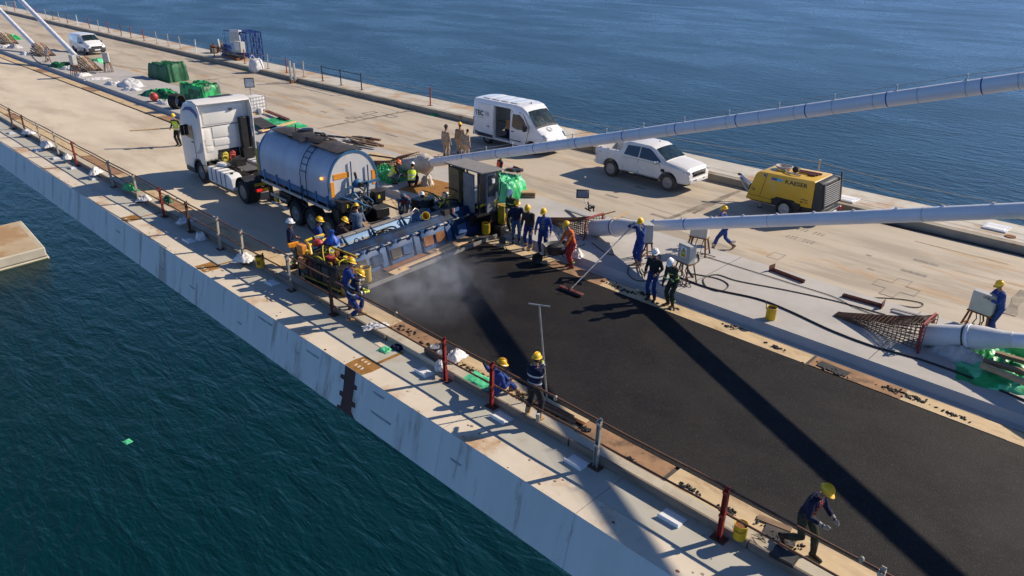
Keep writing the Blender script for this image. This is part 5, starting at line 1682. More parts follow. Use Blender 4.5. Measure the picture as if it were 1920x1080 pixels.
stay(29.9, 0.2935, 180, 'white stay cable with pegs and blue bands rising past the van from its wrapped anchor', 75, 0.20, 'wrapped')
stay(18.05, 0.306, 180, 'smooth white stay cable rising across the compressor, anchored beside the squeegee worker', 62, 0.20, 'near')
stay(6.2, 0.306, 180, 'white stay cable with cone shaped end beside the green pallet tarp', 50, 0.20, 'near')
stay(70.8, 0.306, 0, 'far white stay cable ending just in front of the small white van', 60, 0.20, 'far')
stay(83.2, 0.28, 0, 'far white stay cable anchored between the small van and the picture edge', 60, 0.20, 'far')
stay(95.4, 0.29, 0, 'farthest white stay cable anchored at the brown cage', 60, 0.20, 'far')


def cage(xa, rz, label, slope=0.306, m='rebar', wide=1.0, tall=1.0, tip=-0.6, end=1.75, proto=None):
    t = thing('rebar_cage', label, 'rebar cage', (xa, YC, 0.25), rz, 'reinforcement cages round the cable anchors')

    def arch(s):
        u = (s - tip) / (end - tip)
        w = (0.16 + 0.36 * u) * wide
        h = max(0.05, (slope * s - 0.25 + 0.46 * (0.35 + 0.65 * u))) * tall
        return w, max(0.07 + 0.55 * u, h)

    def pt(s, k):
        """k 0..1 round the arch from one foot over the top to the other"""
        w, h = arch(s)
        tot = 2 * h + 2 * w
        q = k * tot
        if q < h:
            return Vector((s, -w, q))
        if q < h + 2 * w:
            return Vector((s, -w + q - h, h))
        return Vector((s, w, h - (q - h - 2 * w)))
    nl = 23
    for i in range(nl):
        k = i / (nl - 1)
        MB().tube([pt(tip - 0.15 + (end - tip + 0.2) * j / 5, k) for j in range(6)], 0.014, m, 5).build('long_bar', t)
    nh = 21
    for j in range(nh):
        s = tip + 0.05 + (end - tip) * j / (nh - 1)
        MB().tube([pt(s, k / 12) for k in range(13)], 0.012, m, 5).build('stirrup', t)
    return t


cage(6.2, 180, 'rusty rebar cage beside the yellow bucket, casting a lattice shadow on the median', m='rebar')
cage(18.05, 180, 'rusty rebar cage with a floodlight on it, behind the orange dressed worker', m='rebar')
cage(29.9, 180, 'rusty rebar cage behind the two kneeling hi-vis workers', m='rebar', wide=1.2, tall=1.1, end=2.3)
# red edging strap on the two near cages
for xa, lb in ((6.2, 'red strap over the wide end of the cage nearest the pallet tarp'), (18.05, 'red strap over the wide end of the cage under the floodlight')):
    mb = MB()
    s = 1.72
    h = 0.306 * s - 0.25 + 0.46
    mb.tube([(xa - s - 0.1, YC + 0.75, 0.26), (xa - s - 0.02, YC + 0.56, 0.34), (xa - s, YC + 0.55, 0.25 + h * 0.6), (xa - s, YC + 0.5, 0.25 + h + 0.03), (xa - s, YC, 0.27 + h + 0.02), (xa - s, YC - 0.5, 0.25 + h + 0.02), (xa - s, YC - 0.54, 0.3)], 0.035, 'post_red', 6)
    tag(mb.build('strap'), lb, 'strap', 'red straps on the cages')


def slat_cage(xa, label):
    t = thing('timber_clad_cage', label, 'rebar cage', (xa, YC, 0.25), 0)
    n = 13
    for i in range(n):
        a = math.pi * i / (n - 1)
        y, z = math.cos(a), math.sin(a)
        MB().bar((1.9 if True else 0, 0.85 * y, 0.9 * z + 0.12), (-0.75, 0.62 * y, 0.16 * z + 0.02), 0.10, 0.035, ['wood_old', 'rebar', 'wood', 'rust'][i % 4], (0, y, z + 0.01)).build('slat', t)
    for s, hw, hh in ((1.7, 0.80, 0.85), (0.8, 0.74, 0.6), (0.0, 0.67, 0.35)):
        MB().tube([(s, hw * math.cos(math.pi * k / 12), 0.04 + hh * math.sin(math.pi * k / 12)) for k in range(13)], 0.02, 'rebar', 5).build('hoop', t)
    return t


slat_cage(70.8, 'brown slatted cage at the cable foot nearest the small white van')
slat_cage(83.2, 'brown slatted cage at the middle of the three far cable feet')
slat_cage(95.4, 'brown slatted cage at the farthest cable foot at the picture edge')

# ================================================================== the mastic asphalt spreader
PO = Vector((18.52, -12.34, 0.0))
PRZ = math.degrees(math.atan2(-0.9964, 0.085))
PM = Matrix.Translation(PO) @ Matrix.Rotation(R(PRZ), 4, 'Z')


def pw(u, w, z):
    return PM @ Vector((u, w, z))


pv = thing('asphalt_spreader', 'long blue asphalt spreading machine spanning the lane behind the tank trailer', 'paving machine', PO, PRZ)
mb = MB().bb((0.0, 0.03, 0.10), (6.45, 0.80, 0.15), 'dark_sheet')
for u in range(11):
    mb.bb((0.1 + u * 0.6, 0.03, 0.15), (0.13 + u * 0.6, 0.80, 0.165), 'rim_steel')
mb.bb((0.0, 0.0, 0.06), (6.45, 0.035, 0.19), 'roof_grey')
mb.build('foot_plate', pv)
for k, (u0, u1) in enumerate(((0.1, 1.62), (1.66, 3.2), (3.24, 4.8), (4.84, 6.35))):
    mb = MB().prism([(0.78, 0.15), (0.98, 0.93), (1.06, 0.93), (1.06, 0.15)], u0, u1, 'blue_steel' if k < 3 else 'blue_dark', 'x')
    pn = mb.build('screed_panel', pv, bevel=0.01)
    for u in (u0 + 0.05, u1 - 0.3):
        MB().prism([(0.70, 0.15), (0.76, 0.30), (0.955, 0.86), (1.0, 0.86), (0.85, 0.15)], u - 0.02, u + 0.02, 'blue_dark', 'x').build('gusset', pn)
for u, m in ((0.45, 'dark_sheet'), (1.15, 'blue_dark'), (2.0, 'dark_sheet'), (2.55, 'blue_steel'), (3.55, 'rust'), (4.15, 'rust'), (5.3, 'blue_steel')):
    mb = MB().box((u, 0.82, 0.52), (0.46, 0.025, 0.34), m, (-15, 0, 0)).box((u, 0.775, 0.37), (0.42, 0.06, 0.025), 'wood_old' if m == 'dark_sheet' else m)
    mb.build('flap', pv, bevel=0.004)
for k, u in enumerate((0.35, 1.2, 1.75, 2.6, 3.05, 3.9, 4.5, 5.2, 5.75)):
    mb = MB().cyl((u - 0.36, 0.93, 0.90 + 0.02 * (k % 2)), (u + 0.30, 0.93, 0.90 + 0.02 * (k % 2)), 0.028, 'rim_steel' if k % 3 else 'galvanised', 8)
    mb.box((u, 0.92, 0.93), (0.10, 0.05, 0.05), 'box_grey').box((u - 0.32, 0.93, 0.90), (0.06, 0.09, 0.09), 'blue_dark')
    mb.box((u + 0.22, 0.92, 0.91), (0.10, 0.12, 0.10), 'blue_steel')
    mb.build('adjuster_screw', pv)
mb = MB().prism([(1.02, 0.94), (1.13, 1.14), (1.42, 1.12), (1.48, 0.85), (1.48, 0.15), (1.02, 0.15)], 0.0, 6.5, 'blue_dark', 'x')
mb.build('main_beam', pv, bevel=0.012)
MB().bb((0.0, 1.14, 1.135), (6.4, 1.19, 1.165), 'blue_dark').build('beam_cap', pv, bevel=0.006)
MB().tube([(u, 1.06 - 0.01 * math.sin(u * 2), 0.985 + 0.012 * math.sin(u * 3)) for u in [k * 0.32 for k in range(20)]], 0.016, 'rubber', 6).build('beam_cable', pv)
mb = MB().prism([(1.45, 0.50), (1.45, 0.84), (1.90, 0.84), (2.12, 1.12), (2.20, 1.12), (2.20, 0.15), (1.45, 0.15)], -0.1, 6.5, 'blue_inner', 'x')
mb.build('trough', pv, bevel=0.006)
for k, (u0, u1) in enumerate(((-0.45, 1.3), (1.32, 3.1), (3.12, 4.7))):
    MB().bb((u0, 2.06, 1.12), (u1, 2.24, 1.18), 'roof_grey').build('rear_rail', pv, bevel=0.01)
for u in (0.7, 1.95, 3.4):
    MB().prism([(1.88, 0.85), (2.10, 1.22), (1.62, 0.85)], u - 0.02, u + 0.02, 'blue_dark', 'x').build('gusset', pv)
    MB().lathe([(0.07, -0.012), (0.10, -0.012), (0.10, 0.012), (0.07, 0.012)], 'black', (u + 0.25, 1.62, 1.06), (0.9, 0.4, 0), 14, cap=False).cyl((u + 0.25, 1.62, 0.84), (u + 0.25, 1.62, 0.98), 0.015, 'black', 6).build('hand_wheel', pv)
for u in (0.4, 1.6, 3.0, 4.6):
    mb = MB()
    mb.cyl((u, 1.7, 0.16), (u + 0.22, 1.7, 0.16), 0.15, 'tyre', 14)
    mb.build('roller', pv)
# far machine deck with the operator canopy
mb = MB().bb((4.75, 1.46, 0.25), (7.0, 3.0, 0.80), 'blue_dark')
mb.bb((5.75, 0.85, 0.45), (7.2, 1.5, 0.86), 'greasy_black')
mb.bb((4.9, 1.5, 0.80), (6.9, 3.2, 0.84), 'greasy_black')
mb.build('machine_deck', pv, bevel=0.02)
mb = MB()
for (u, w, l, d, h, m) in ((5.15, 1.9, 0.5, 0.5, 0.32, 'greasy_black'), (5.1, 2.7, 0.6, 0.7, 0.5, 'greasy_black'), (5.6, 1.8, 0.5, 0.4, 0.22, 'anthracite'), (6.1, 1.75, 0.4, 0.3, 0.28, 'blue_dark'), (5.5, 2.3, 0.3, 0.5, 0.35, 'cabinet_grey')):
    mb.bb((u - l / 2, w - d / 2, 0.84), (u + l / 2, w + d / 2, 0.84 + h), m)
mb.build('engine_block', pv, bevel=0.03)
for k in range(9):
    rr = random.Random(70 + k)
    p0, p3 = Vector((rr.uniform(4.9, 6.5), rr.uniform(1.5, 2.0), 0.95)), Vector((rr.uniform(5.2, 6.6), rr.uniform(2.1, 2.9), rr.uniform(1.0, 1.7)))
    p1, p2 = p0 + Vector((0, 0.1, 0.5)), p3 + Vector((0.1, -0.4, 0.1))
    MB().tube([((1 - t) ** 3) * p0 + 3 * t * (1 - t) ** 2 * p1 + 3 * t * t * (1 - t) * p2 + t ** 3 * p3 for t in [i / 10 for i in range(11)]], 0.022, ['rubber', 'rubber', 'hose_yellow'][k % 3] if k < 6 else 'rubber', 6).build('hydraulic_hose', pv)
for k, (u, w, z) in enumerate(((5.45, 2.0, 1.2), (5.0, 2.45, 1.38), (5.9, 2.1, 1.12))):
    MB().ell((u, w, z), (0.16, 0.10, 0.08), 'yellow', 8, (0, 20, 30 * k)).build('hose_reel', pv)
cnp = bpy.data.objects.new('operator_station', MB().bb((5.5, 1.35, 0.80), (6.78, 3.4, 0.86), 'greasy_black').mesh('operator_station'))
COL.objects.link(cnp)
cnp.parent = pv
_c = Matrix.Translation((6.60, 1.36, 0.08)) @ Matrix.Rotation(R(-10), 4, 'Z') @ Matrix.Translation((-6.15, -2.35, 0))
cnp.matrix_local = _c
cab_u0, cab_u1, cab_w0, cab_w1 = 5.62, 6.62, 1.32, 3.40
MB().box(((cab_u0 + cab_u1) / 2, 2.35, 2.50), (1.10, 2.35, 0.05), 'roof_grey', (-2, 1, 0)).build('canopy_roof', cnp, bevel=0.012)
for u in (cab_u0 + 0.05, cab_u1 - 0.08):
    for w in (cab_w0 + 0.12, cab_w1 - 0.1):
        MB().bb((u - 0.03, w - 0.03, 0.8), (u + 0.03, w + 0.03, 2.48), 'black').build('canopy_post', cnp)
MB().bb((6.05, 1.42, 0.86), (6.58, 1.52, 2.42), 'cabinet_grey').build('cabinet_side', cnp, bevel=0.01)
MB().bb((6.56, 1.5, 0.86), (6.63, 2.7, 2.42), 'cabinet_grey').build('cabinet_back', cnp, bevel=0.01)
mb = MB().bb((5.62, 1.75, 0.86), (5.72, 2.35, 2.35), 'cabinet_grey').bb((5.60, 1.80, 1.2), (5.618, 2.3, 1.9), 'roof_grey')
mb.build('cabinet_door', cnp, bevel=0.008)
mb = MB().bb((5.62, 2.65, 0.86), (5.95, 3.30, 2.36), 'cabinet_tan').bb((5.606, 2.75, 1.45), (5.618, 3.2, 2.15), 'wood_old')
mb.build('control_cabinet', cnp, bevel=0.012)
mb = MB().box((6.35, 1.40, 1.9), (0.5, 0.02, 0.8), 'anthracite').box((6.45, 1.36, 1.5), (0.08, 0.06, 0.3), 'galvanised').box((6.3, 1.36, 2.1), (0.12, 0.06, 0.16), 'white_paint')
mb.tube([(6.6, 1.4, 2.3), (6.62, 1.28, 2.0), (6.55, 1.3, 1.5), (6.5, 1.38, 1.1)], 0.02, 'rubber', 6)
mb.build('switch_panel', cnp)
mb = MB().ell((5.85, 2.4, 1.55), (0.22, 0.24, 0.32), 'greasy_black', 10)
mb.build('control_gear', cnp)
# right-hand end: yellow end plate and skid
mb = MB().bb((6.78, -0.02, 0.45), (7.02, 0.30, 1.18), 'yellow_dirty').bb((6.74, -0.05, 1.18), (7.06, 0.34, 1.21), 'yellow_dirty')
mb.build('end_guard', pv, bevel=0.02)
mb = MB().bb((6.50, -0.08, 0.02), (7.08, 1.40, 0.45), 'greasy_black').bb((6.45, 0.35, 0.45), (7.1, 1.45, 0.85), 'greasy_black')
mb.build('end_skid', pv, bevel=0.03)
mb = MB().tube([(6.2, 0.9, 1.1), (6.6, 0.6, 1.25), (6.75, 0.3, 1.35), (6.65, 0.5, 1.05)], 0.05, 'hose_yellow', 6)
mb.build('yellow_sling', pv)
# left-hand end: black machinery in a yellow frame
mb = MB().bb((-0.95, 0.25, 0.30), (-0.05, 2.35, 0.95), 'greasy_black')
mb.bb((-0.90, 0.05, 0.05), (-0.05, 2.2, 0.32), 'greasy_black')
mb.build('end_housing', pv, bevel=0.03)
for k, (w0, w1, m) in enumerate(((0.3, 0.62, 'greasy_black'), (0.7, 1.05, 'anthracite'), (1.12, 1.5, 'greasy_black'), (1.56, 1.75, 'rusty_red'), (1.8, 2.25, 'anthracite'))):
    MB().bb((-0.985, w0, 0.36), (-0.93, w1, 0.90), m).build('side_panel', pv, bevel=0.01)
mb = MB()
for w in (0.3, 1.3, 2.3):
    mb.bar((-0.97, w, 0.2), (-0.97, w, 1.12), 0.06, 0.06, 'greasy_black')
mb.bar((-0.97, 0.2, 1.02), (-0.97, 2.4, 1.02), 0.07, 0.07, 'greasy_black')
mb.bar((-0.05, 0.4, 1.1), (-0.05, 2.3, 1.1), 0.07, 0.07, 'yellow_dirty')
mb.bar((-0.98, 0.15, 0.30), (-0.98, 2.0, 0.30), 0.06, 0.05, 'yellow_dirty')
mb.box((-0.75, 0.15, 0.45), (0.3, 0.16, 0.6), 'yellow_dirty')
mb.build('end_frame', pv, bevel=0.008)
PI = PM.inverted()


def pl_(px, py, z):
    return PI @ g(px, py, z)


mb = MB()
mb.tube([pl_(584, 478, 0.95), pl_(580, 460, 1.22), pl_(573, 452, 1.30), pl_(588, 446, 1.32), pl_(606, 440, 1.3)], 0.05, 'yellow', 8)
mb.tube([pl_(580, 460, 1.22), pl_(598, 453, 1.2), pl_(616, 447, 1.15)], 0.045, 'yellow', 8)
mb.bar(pl_(541, 461, 1.2), pl_(560, 456, 1.22), 0.12, 0.12, 'orange_sticker')
mb.bar(pl_(590, 446, 1.36), pl_(606, 446, 1.36), 0.3, 0.03, 'galvanised')
mb.build('control_arm', pv)
mb = MB().bb((-1.02, 1.95, 0.95), (-0.82, 2.25, 1.35), 'orange_box')
mb.cyl((-1.05, 1.95, 0.62), (-1.05, 1.95, 1.0), 0.13, 'cardboard', 10)
mb.build('fuel_can', pv, bevel=0.02)
for k in range(22):
    rr = random.Random(200 + k)
    p0 = Vector((rr.uniform(-0.95, 0.0), rr.uniform(0.3, 2.2), rr.uniform(0.95, 1.12)))
    p3 = Vector((rr.uniform(-1.02, 0.1), rr.uniform(0.2, 2.2), rr.uniform(0.3, 1.05)))
    p1, p2 = p0 + Vector((rr.uniform(-.2, .2), rr.uniform(-.2, .2), 0.28)), p3 + Vector((rr.uniform(-.3, .1), rr.uniform(-.3, .3), 0.25))
    MB().tube([((1 - t) ** 3) * p0 + 3 * t * (1 - t) ** 2 * p1 + 3 * t * t * (1 - t) * p2 + t ** 3 * p3 for t in [i / 10 for i in range(11)]], rr.choice([0.015, 0.02, 0.028]), ['rubber', 'hose_yellow', 'rubber', 'yellow_dirty', 'rust'][k % 5], 6).build('hydraulic_hose', pv)
for k in range(12):
    rr = random.Random(400 + k)
    mb = MB().box((rr.uniform(-0.9, -0.1), rr.uniform(0.4, 2.1), rr.uniform(1.0, 1.1)), (rr.uniform(.08, .2), rr.uniform(.08, .2), rr.uniform(.08, .22)), rr.choice(['yellow', 'greasy_black', 'rust', 'post_red', 'galvanised', 'hose_yellow']), (0, 0, rr.uniform(0, 90)))
    mb.build('valve_block', pv, bevel=0.01)
mb = MB().cyl((-0.5, 0.12, 0.3), (-0.5, 0.12, 0.95), 0.07, 'rust', 10).cyl((-0.3, 0.16, 0.2), (-0.3, 0.16, 0.85), 0.1, 'yellow_dirty', 10)
for k in range(7):
    mb.tube([(-0.25 + 0.16 * math.cos(a), 0.18, 0.68 + 0.24 * math.sin(a)) for a in [i * 0.45 + k for i in range(12)]], 0.014, 'rust', 5)
mb.build('chain_bundle', pv)


# ================================================================== small things
def put(mb, name, label, cat, loc=(0, 0, 0), rz=0.0, group=None, bevel=0.0, smooth=40, rot=None):
    o = mb.build(name, None, bevel=bevel, smooth=smooth, loc=loc, rot=rot if rot else (0, 0, rz))
    return tag(o, label, cat, group)


# things in the trough
mb = MB()
rs = random.Random(9)
for k in range(9):
    r_ = rs.uniform(0.28, 0.36)
    cx, cy, cz = rs.uniform(-.05, .05), rs.uniform(-.05, .05), 0.03 + 0.02 * k
    mb.tube([(cx + r_ * 1.25 * math.cos(a), cy + r_ * 0.75 * math.sin(a), cz + 0.03 * math.sin(a * 2 + k)) for a in [i * 2 * math.pi / 20 for i in range(21)]], 0.02, 'rope' if k % 3 == 0 else 'rubber', 5)
mb.tube([(-0.2, 0.1, 0.1), (-0.55, 0.15, 0.35), (-0.75, 0, 0.1), (-0.6, -0.15, 0.02)], 0.02, 'rubber', 5)
put(mb, 'hose_coil', 'tangled dark hose coil lying in the trough of the blue machine', 'hose', pw(2.35, 1.66, 0.86), PRZ)
mb = MB().lathe([(0.13, 0), (0.145, 0.02), (0.145, 0.36), (0.155, 0.37), (0.14, 0.375), (0.13, 0.36), (0.12, 0.05)], 'yellow', (0, 0, 0), (0, 0, 1), 20).lathe([(0.147, 0.12), (0.147, 0.26)], 'print_white', (0, 0, 0), (0, 0, 1), 20, cap=False)
put(mb, 'bucket', 'yellow and white bucket lying tilted in the trough of the blue machine', 'bucket', pw(4.0, 1.55, 1.12), 0, 'yellow buckets', rot=(62, 10, PRZ - 30))
mb = MB()
for k in range(24):
    rr = random.Random(500 + k)
    mb.box((rr.uniform(-0.7, 0.7), rr.uniform(-0.2, 0.2), 0.05 + rr.uniform(0, 0.08)), (rr.uniform(.06, .2), rr.uniform(.05, .12), rr.uniform(.04, .1)), rr.choice(['rope', 'sack_white', 'wood', 'galvanised', 'plastic_wrap', 'rust', 'box_grey']), (rr.uniform(-20, 20), rr.uniform(-20, 20), rr.uniform(0, 180)))
for k in range(5):
    rr = random.Random(530 + k)
    mb.tube([(rr.uniform(-.7, .7), rr.uniform(-.2, .2), 0.08 + 0.05 * math.sin(i + k)) for i in range(6)], 0.015, 'rope', 5)
o = put(mb, 'scrap', 'loose rope ends, rags and fittings scattered in the blue trough', 'scrap', pw(1.0, 1.66, 0.85), PRZ)
o['kind'] = 'stuff'
mb = MB().tube([(-0.15, 0, 0), (-0.17, 0, 0.35), (-0.1, 0, 0.55), (0.1, 0.05, 0.62), (0.3, 0.1, 0.5), (0.42, 0.12, 0.25), (0.45, 0.12, 0)], 0.02, 'galvanised', 6)
put(mb, 'bent_pipe', 'bent grey pipe standing over the blue trough beside the tilted bucket', 'pipe', pw(3.75, 1.75, 0.84), PRZ)
put(MB().box((0, 0, 0), (0.85, 0.45, 0.04), 'roof_grey', (0, -4, 0)), 'sheet_plate', 'grey plate lying over the machine beam behind the tilted bucket', 'plate', pw(4.65, 1.42, 1.14), PRZ - 6, bevel=0.005)
mb = MB().box((0, 0, 0.10), (0.75, 0.22, 0.2), 'dark_sheet').box((0.28, -0.115, 0.1), (0.30, 0.01, 0.16), 'print_white').box((0.05, -0.115, 0.1), (0.12, 0.01, 0.16), 'post_red')
put(mb, 'tool_chest', 'dark steel chest with a white panel on the machine beam', 'tool box', pw(5.05, 1.22, 1.10), PRZ + 3, bevel=0.008)
# timbers resting on the foot plate
for k, (u0, u1, w, z, wd, m, lb) in enumerate(((1.15, 1.85, 0.16, 0.185, 0.34, 'wood_new', 'short pale wide board at the left end of the foot plate planks'), (1.55, 5.6, 0.20, 0.215, 0.09, 'wood_new', 'long pale timber along the front of the machine foot plate'),
                                          (1.6, 5.7, 0.33, 0.20, 0.07, 'wood', 'long thin batten lying just behind the pale timber'), (1.2, 3.1, 0.56, 0.185, 0.22, 'rust', 'rust brown plank against the panels at mid machine'),
                                          (3.3, 5.4, 0.56, 0.185, 0.28, 'wood_old', 'brown plank against the panels at the far half'), (3.6, 4.4, 0.50, 0.215, 0.10, 'wood_new', 'short pale offcut on the brown plank'))):
    a, c = pw(u0, w, z), pw(u1, w + 0.05, z)
    put(MB().bar(a, c, wd, 0.035, m), 'plank', lb, 'plank', group='timbers on the machine foot plate', bevel=0.004)
# blue wrapped bundle and red bits on the machine
mb = MB()
rings = []
for i in range(9):
    u = i / 8
    rr_ = [0.20, 0.24, 0.23, 0.19, 0.13, 0.07, 0.05, 0.08, 0.06][i]
    rings.append([(rr_ * 1.05 * math.cos(a) * (1 + 0.18 * math.sin(3 * a + u * 4)), rr_ * math.sin(a) * (1 + 0.22 * math.cos(4 * a + 2 * u) + 0.2 * math.sin(7 * a)), u * 0.50) for a in [k * 2 * math.pi / 18 for k in range(18)]])
mb.loft(rings, 'blue_bright')
put(mb, 'bag', 'bright blue plastic bag tied up on the black end of the machine', 'bag', pw(0.12, 1.85, 1.12), 20, smooth=60)
put(MB().ell((0, 0, 0.13), (0.2, 0.17, 0.14), 'hose_red', 9).cyl((0.05, 0.05, 0.2), (0.1, 0.1, 0.33), 0.04, 'black'), 'fuel_canister', 'red canister beside the blue bag on the machine', 'canister', pw(-0.28, 2.1, 1.12), 15)


def bucket(loc, label, rz=0, m='yellow', s=1.0, content='greasy_black', stick=True):
    mb = MB().lathe([(0.135 * s, 0), (0.148 * s, 0.02), (0.150 * s, 0.38 * s), (0.158 * s, 0.39 * s), (0.15 * s, 0.395 * s), (0.14 * s, 0.385 * s), (0.138 * s, 0.33 * s), (0.001, 0.33 * s)], m, (0, 0, 0), (0, 0, 1), 20)
    t = thing('bucket', label, 'bucket', loc, rz, 'yellow buckets')
    mb.build('pail', t)
    MB().lathe([(0.001, 0.335 * s), (0.136 * s, 0.336 * s)], content, (0, 0, 0), (0, 0, 1), 16, cap=False).build('filling', t)
    if stick:
        MB().bar((-0.10, 0.05, 0.2), (-0.17, 0.1, 0.55), 0.05, 0.02, 'rusty_red').build('paddle', t)
    MB().tube([(0.15 * s * math.cos(a), 0.15 * s * math.sin(a) * 0.3 + 0.12 * s, 0.36 * s - 0.1 * s * abs(math.sin(a))) for a in [k * math.pi / 10 for k in range(11)]], 0.006, 'black', 4).build('handle', t)
    if stick:
        MB().bb((-0.06, 0.142, 0.12), (0.06, 0.153, 0.24), 'rust').build('print', t)
    return t


bucket(g(1444, 598, 0.25), 'yellow bucket with a paddle standing on the grey median', -120, 'yellow')
bucket(g(1386, 1008, 0.17), 'rusty topped yellow bucket on the near kerb beside a red post', 10, 'yellow', s=0.85, content='rust', stick=False)
bucket(g(489, 500, 0.17), 'yellow bucket on the near kerb left of the black machine end', 40, 'yellow')
bucket(pw(0.25, 0.40, 0.165), 'yellow bucket on the foot plate beside the two crouching workers', 0, 'yellow', s=1.25, stick=False)
bucket(pw(6.2, 0.40, 0.165), 'red rimmed yellow and white bucket at the far end of the foot plate', 60, 'yellow', s=1.1, content='post_red')


def ebox(loc, rz, label, w=0.62, d=0.32, h=0.72, leg=0.72, sign=False, m='box_grey'):
    t = thing('electrical_box', label, 'electrical box', loc, rz, 'grey electrical boxes on rusty stands')
    bx = MB().bb((-w / 2, -d / 2, leg), (w / 2, d / 2, leg + h), m).build('cabinet', t, bevel=0.012)
    MB().bb((-w / 2 + 0.03, d / 2 - 0.002, leg + 0.03), (w / 2 - 0.03, d / 2 + 0.012, leg + h - 0.03), m).build('door', bx, bevel=0.008)
    if sign:
        sg = MB().bb((-0.13, d / 2 + 0.012, leg + 0.20), (0.13, d / 2 + 0.016, leg + 0.56), 'print_white').build('warning_sign', bx)
        mb = MB().prism([(-0.10, leg + 0.37), (0.10, leg + 0.37), (0.0, leg + 0.545)], d / 2 + 0.016, d / 2 + 0.019, 'print_black')
        mb.prism([(-0.07, leg + 0.387), (0.07, leg + 0.387), (0.0, leg + 0.51)], d / 2 + 0.019, d / 2 + 0.021, 'sign_yellow')
        mb.prism([(0.012, leg + 0.485), (-0.02, leg + 0.435), (-0.002, leg + 0.435), (-0.012, leg + 0.395), (0.022, leg + 0.45), (0.004, leg + 0.45)], d / 2 + 0.021, d / 2 + 0.023, 'print_black')
        mb.bb((-0.10, d / 2 + 0.016, leg + 0.22), (0.10, d / 2 + 0.019, leg + 0.345), 'sign_yellow')
        for q in range(2):
            mb.bb((-0.08, d / 2 + 0.019, leg + 0.245 + 0.045 * q), (0.08, d / 2 + 0.021, leg + 0.262 + 0.045 * q), 'print_black')
        mb.build('hazard_symbol', bx)
    for sx in (-1, 1):
        for sy in (-1, 1):
            MB().bar((sx * w * 0.42, sy * d * 0.42, leg), (sx * (w * 0.42 + 0.12), sy * (d * 0.42 + 0.12), 0), 0.045, 0.045, 'rust').build('leg', t)
    for sx in (-1, 1):
        MB().bar((sx * w * 0.50, -d * 0.5, leg * 0.35), (sx * w * 0.50, d * 0.5, leg * 0.35), 0.03, 0.03, 'rust').build('brace', t)
    MB().bb((-w / 2 - 0.02, -d / 2 - 0.02, leg - 0.03), (w / 2 + 0.02, d / 2 + 0.02, leg - 0.002), 'rust').build('frame', t)
    for k in range(4):
        rr = random.Random(int(loc[0] * 10) + k)
        x = rr.uniform(-0.22, 0.22)
        MB().tube([(x, 0, leg), (x + 0.05, 0.05, leg * 0.6), (x + rr.uniform(-.2, .2), rr.uniform(-.1, .3), 0.1), (x + rr.uniform(-.6, .6), rr.uniform(0, .5), 0.025)], 0.016, 'rubber', 5).build('lead', t)
    return t


CAMDIR = math.degrees(math.atan2(12, -12))
ebox(Vector((13.55, -20.55, 0.25)), -35, 'big grey electrical box on a rusty stand right beside the blue squeegee worker', 0.52, 0.34, 0.66, 0.72)
ebox(Vector((11.55, -20.0, 0.25)), -12, 'grey electrical box with a yellow hazard sign behind the two white helmets', 0.52, 0.30, 0.62, 0.68, True)
ebox(Vector((12.55, -22.45, 0.25)), 12, 'grey electrical box standing behind the hazard sign box', 0.62, 0.30, 0.52, 0.66)
ebox(Vector((3.75, -23.6, 0.0)), 168, 'pale electrical box the blue worker at right is wiring', 0.62, 0.26, 0.62, 0.66)
ebox(g(143, 140, 0.25), 10, 'electrical box standing at the near foot of the far slatted cage', 0.55, 0.35, 0.75, 0.8)
ebox(g(204, 135, 0.25), 60, 'electrical box standing in front of the small white van', 0.45, 0.35, 0.78, 0.8)
ebox(g(91, 116, 0.25), -15, 'electrical box left of the small white van shadow', 0.6, 0.2, 0.62, 0.6)


def hose(pts, r, label, m='rubber', z=None, cat='hose', group='cables and hoses on the median'):
    P = [Vector(p) for p in pts]
    Q = []
    for i in range(len(P) - 1):
        a, c, d, e = P[max(i - 1, 0)], P[i], P[i + 1], P[min(i + 2, len(P) - 1)]
        for k in range(6):
            t = k / 6
            Q.append(0.5 * ((2 * c) + (d - a) * t + (2 * a - 5 * c + 4 * d - e) * t * t + (3 * c - a - 3 * d + e) * t ** 3))
    Q.append(P[-1])
    return put(MB().tube(Q, r, m, 7), 'hose' if cat == 'hose' else 'cable', label, cat, group=group, smooth=60)


def gl(z, *pp):
    return [g(x, y, z) for x, y in pp]


hose(gl(0.275, (1262, 515), (1330, 540), (1420, 560), (1480, 583), (1560, 620), (1640, 650), (1720, 672), (1800, 700), (1860, 725), (1925, 752)), 0.03, 'thick black hose running along the median past the yellow bucket')
hose(gl(0.27, (1290, 512), (1345, 522), (1366, 535), (1350, 546), (1325, 538), (1320, 522), (1345, 515), (1385, 527), (1480, 545), (1570, 565), (1660, 590)), 0.017, 'thin black cable with a loop in front of the hazard sign box')
hose(gl(0.27, (1320, 480), (1400, 505), (1480, 530), (1560, 555), (1600, 575), (1640, 590)), 0.012, 'thin cable between the two red steel beams', cat='cable')
hose(gl(0.27, (1180, 498), (1178, 515), (1200, 527), (1235, 520), (1262, 508), (1255, 497)), 0.02, 'black lead curling under the big electrical box', cat='cable')
hose(gl(0.30, (1205, 520), (1198, 495), (1215, 472), (1238, 480), (1228, 500), (1210, 512), (1203, 505)), 0.022, 'coiled black hose behind the white helmeted pair')
hose(gl(0.02, (1610, 557), (1680, 560), (1728, 568), (1722, 576), (1690, 573), (1640, 562)), 0.015, 'thin cable looping on the beige deck beyond the red beam', cat='cable')
hose(gl(0.27, (1300, 520), (1290, 500), (1310, 490), (1308, 475)), 0.02, 'black lead hanging from the rear electrical box', cat='cable')
hose(gl(0.01, (1260, 598), (1290, 590), (1330, 592)), 0.012, 'short cable end near the dark worker', cat='cable')
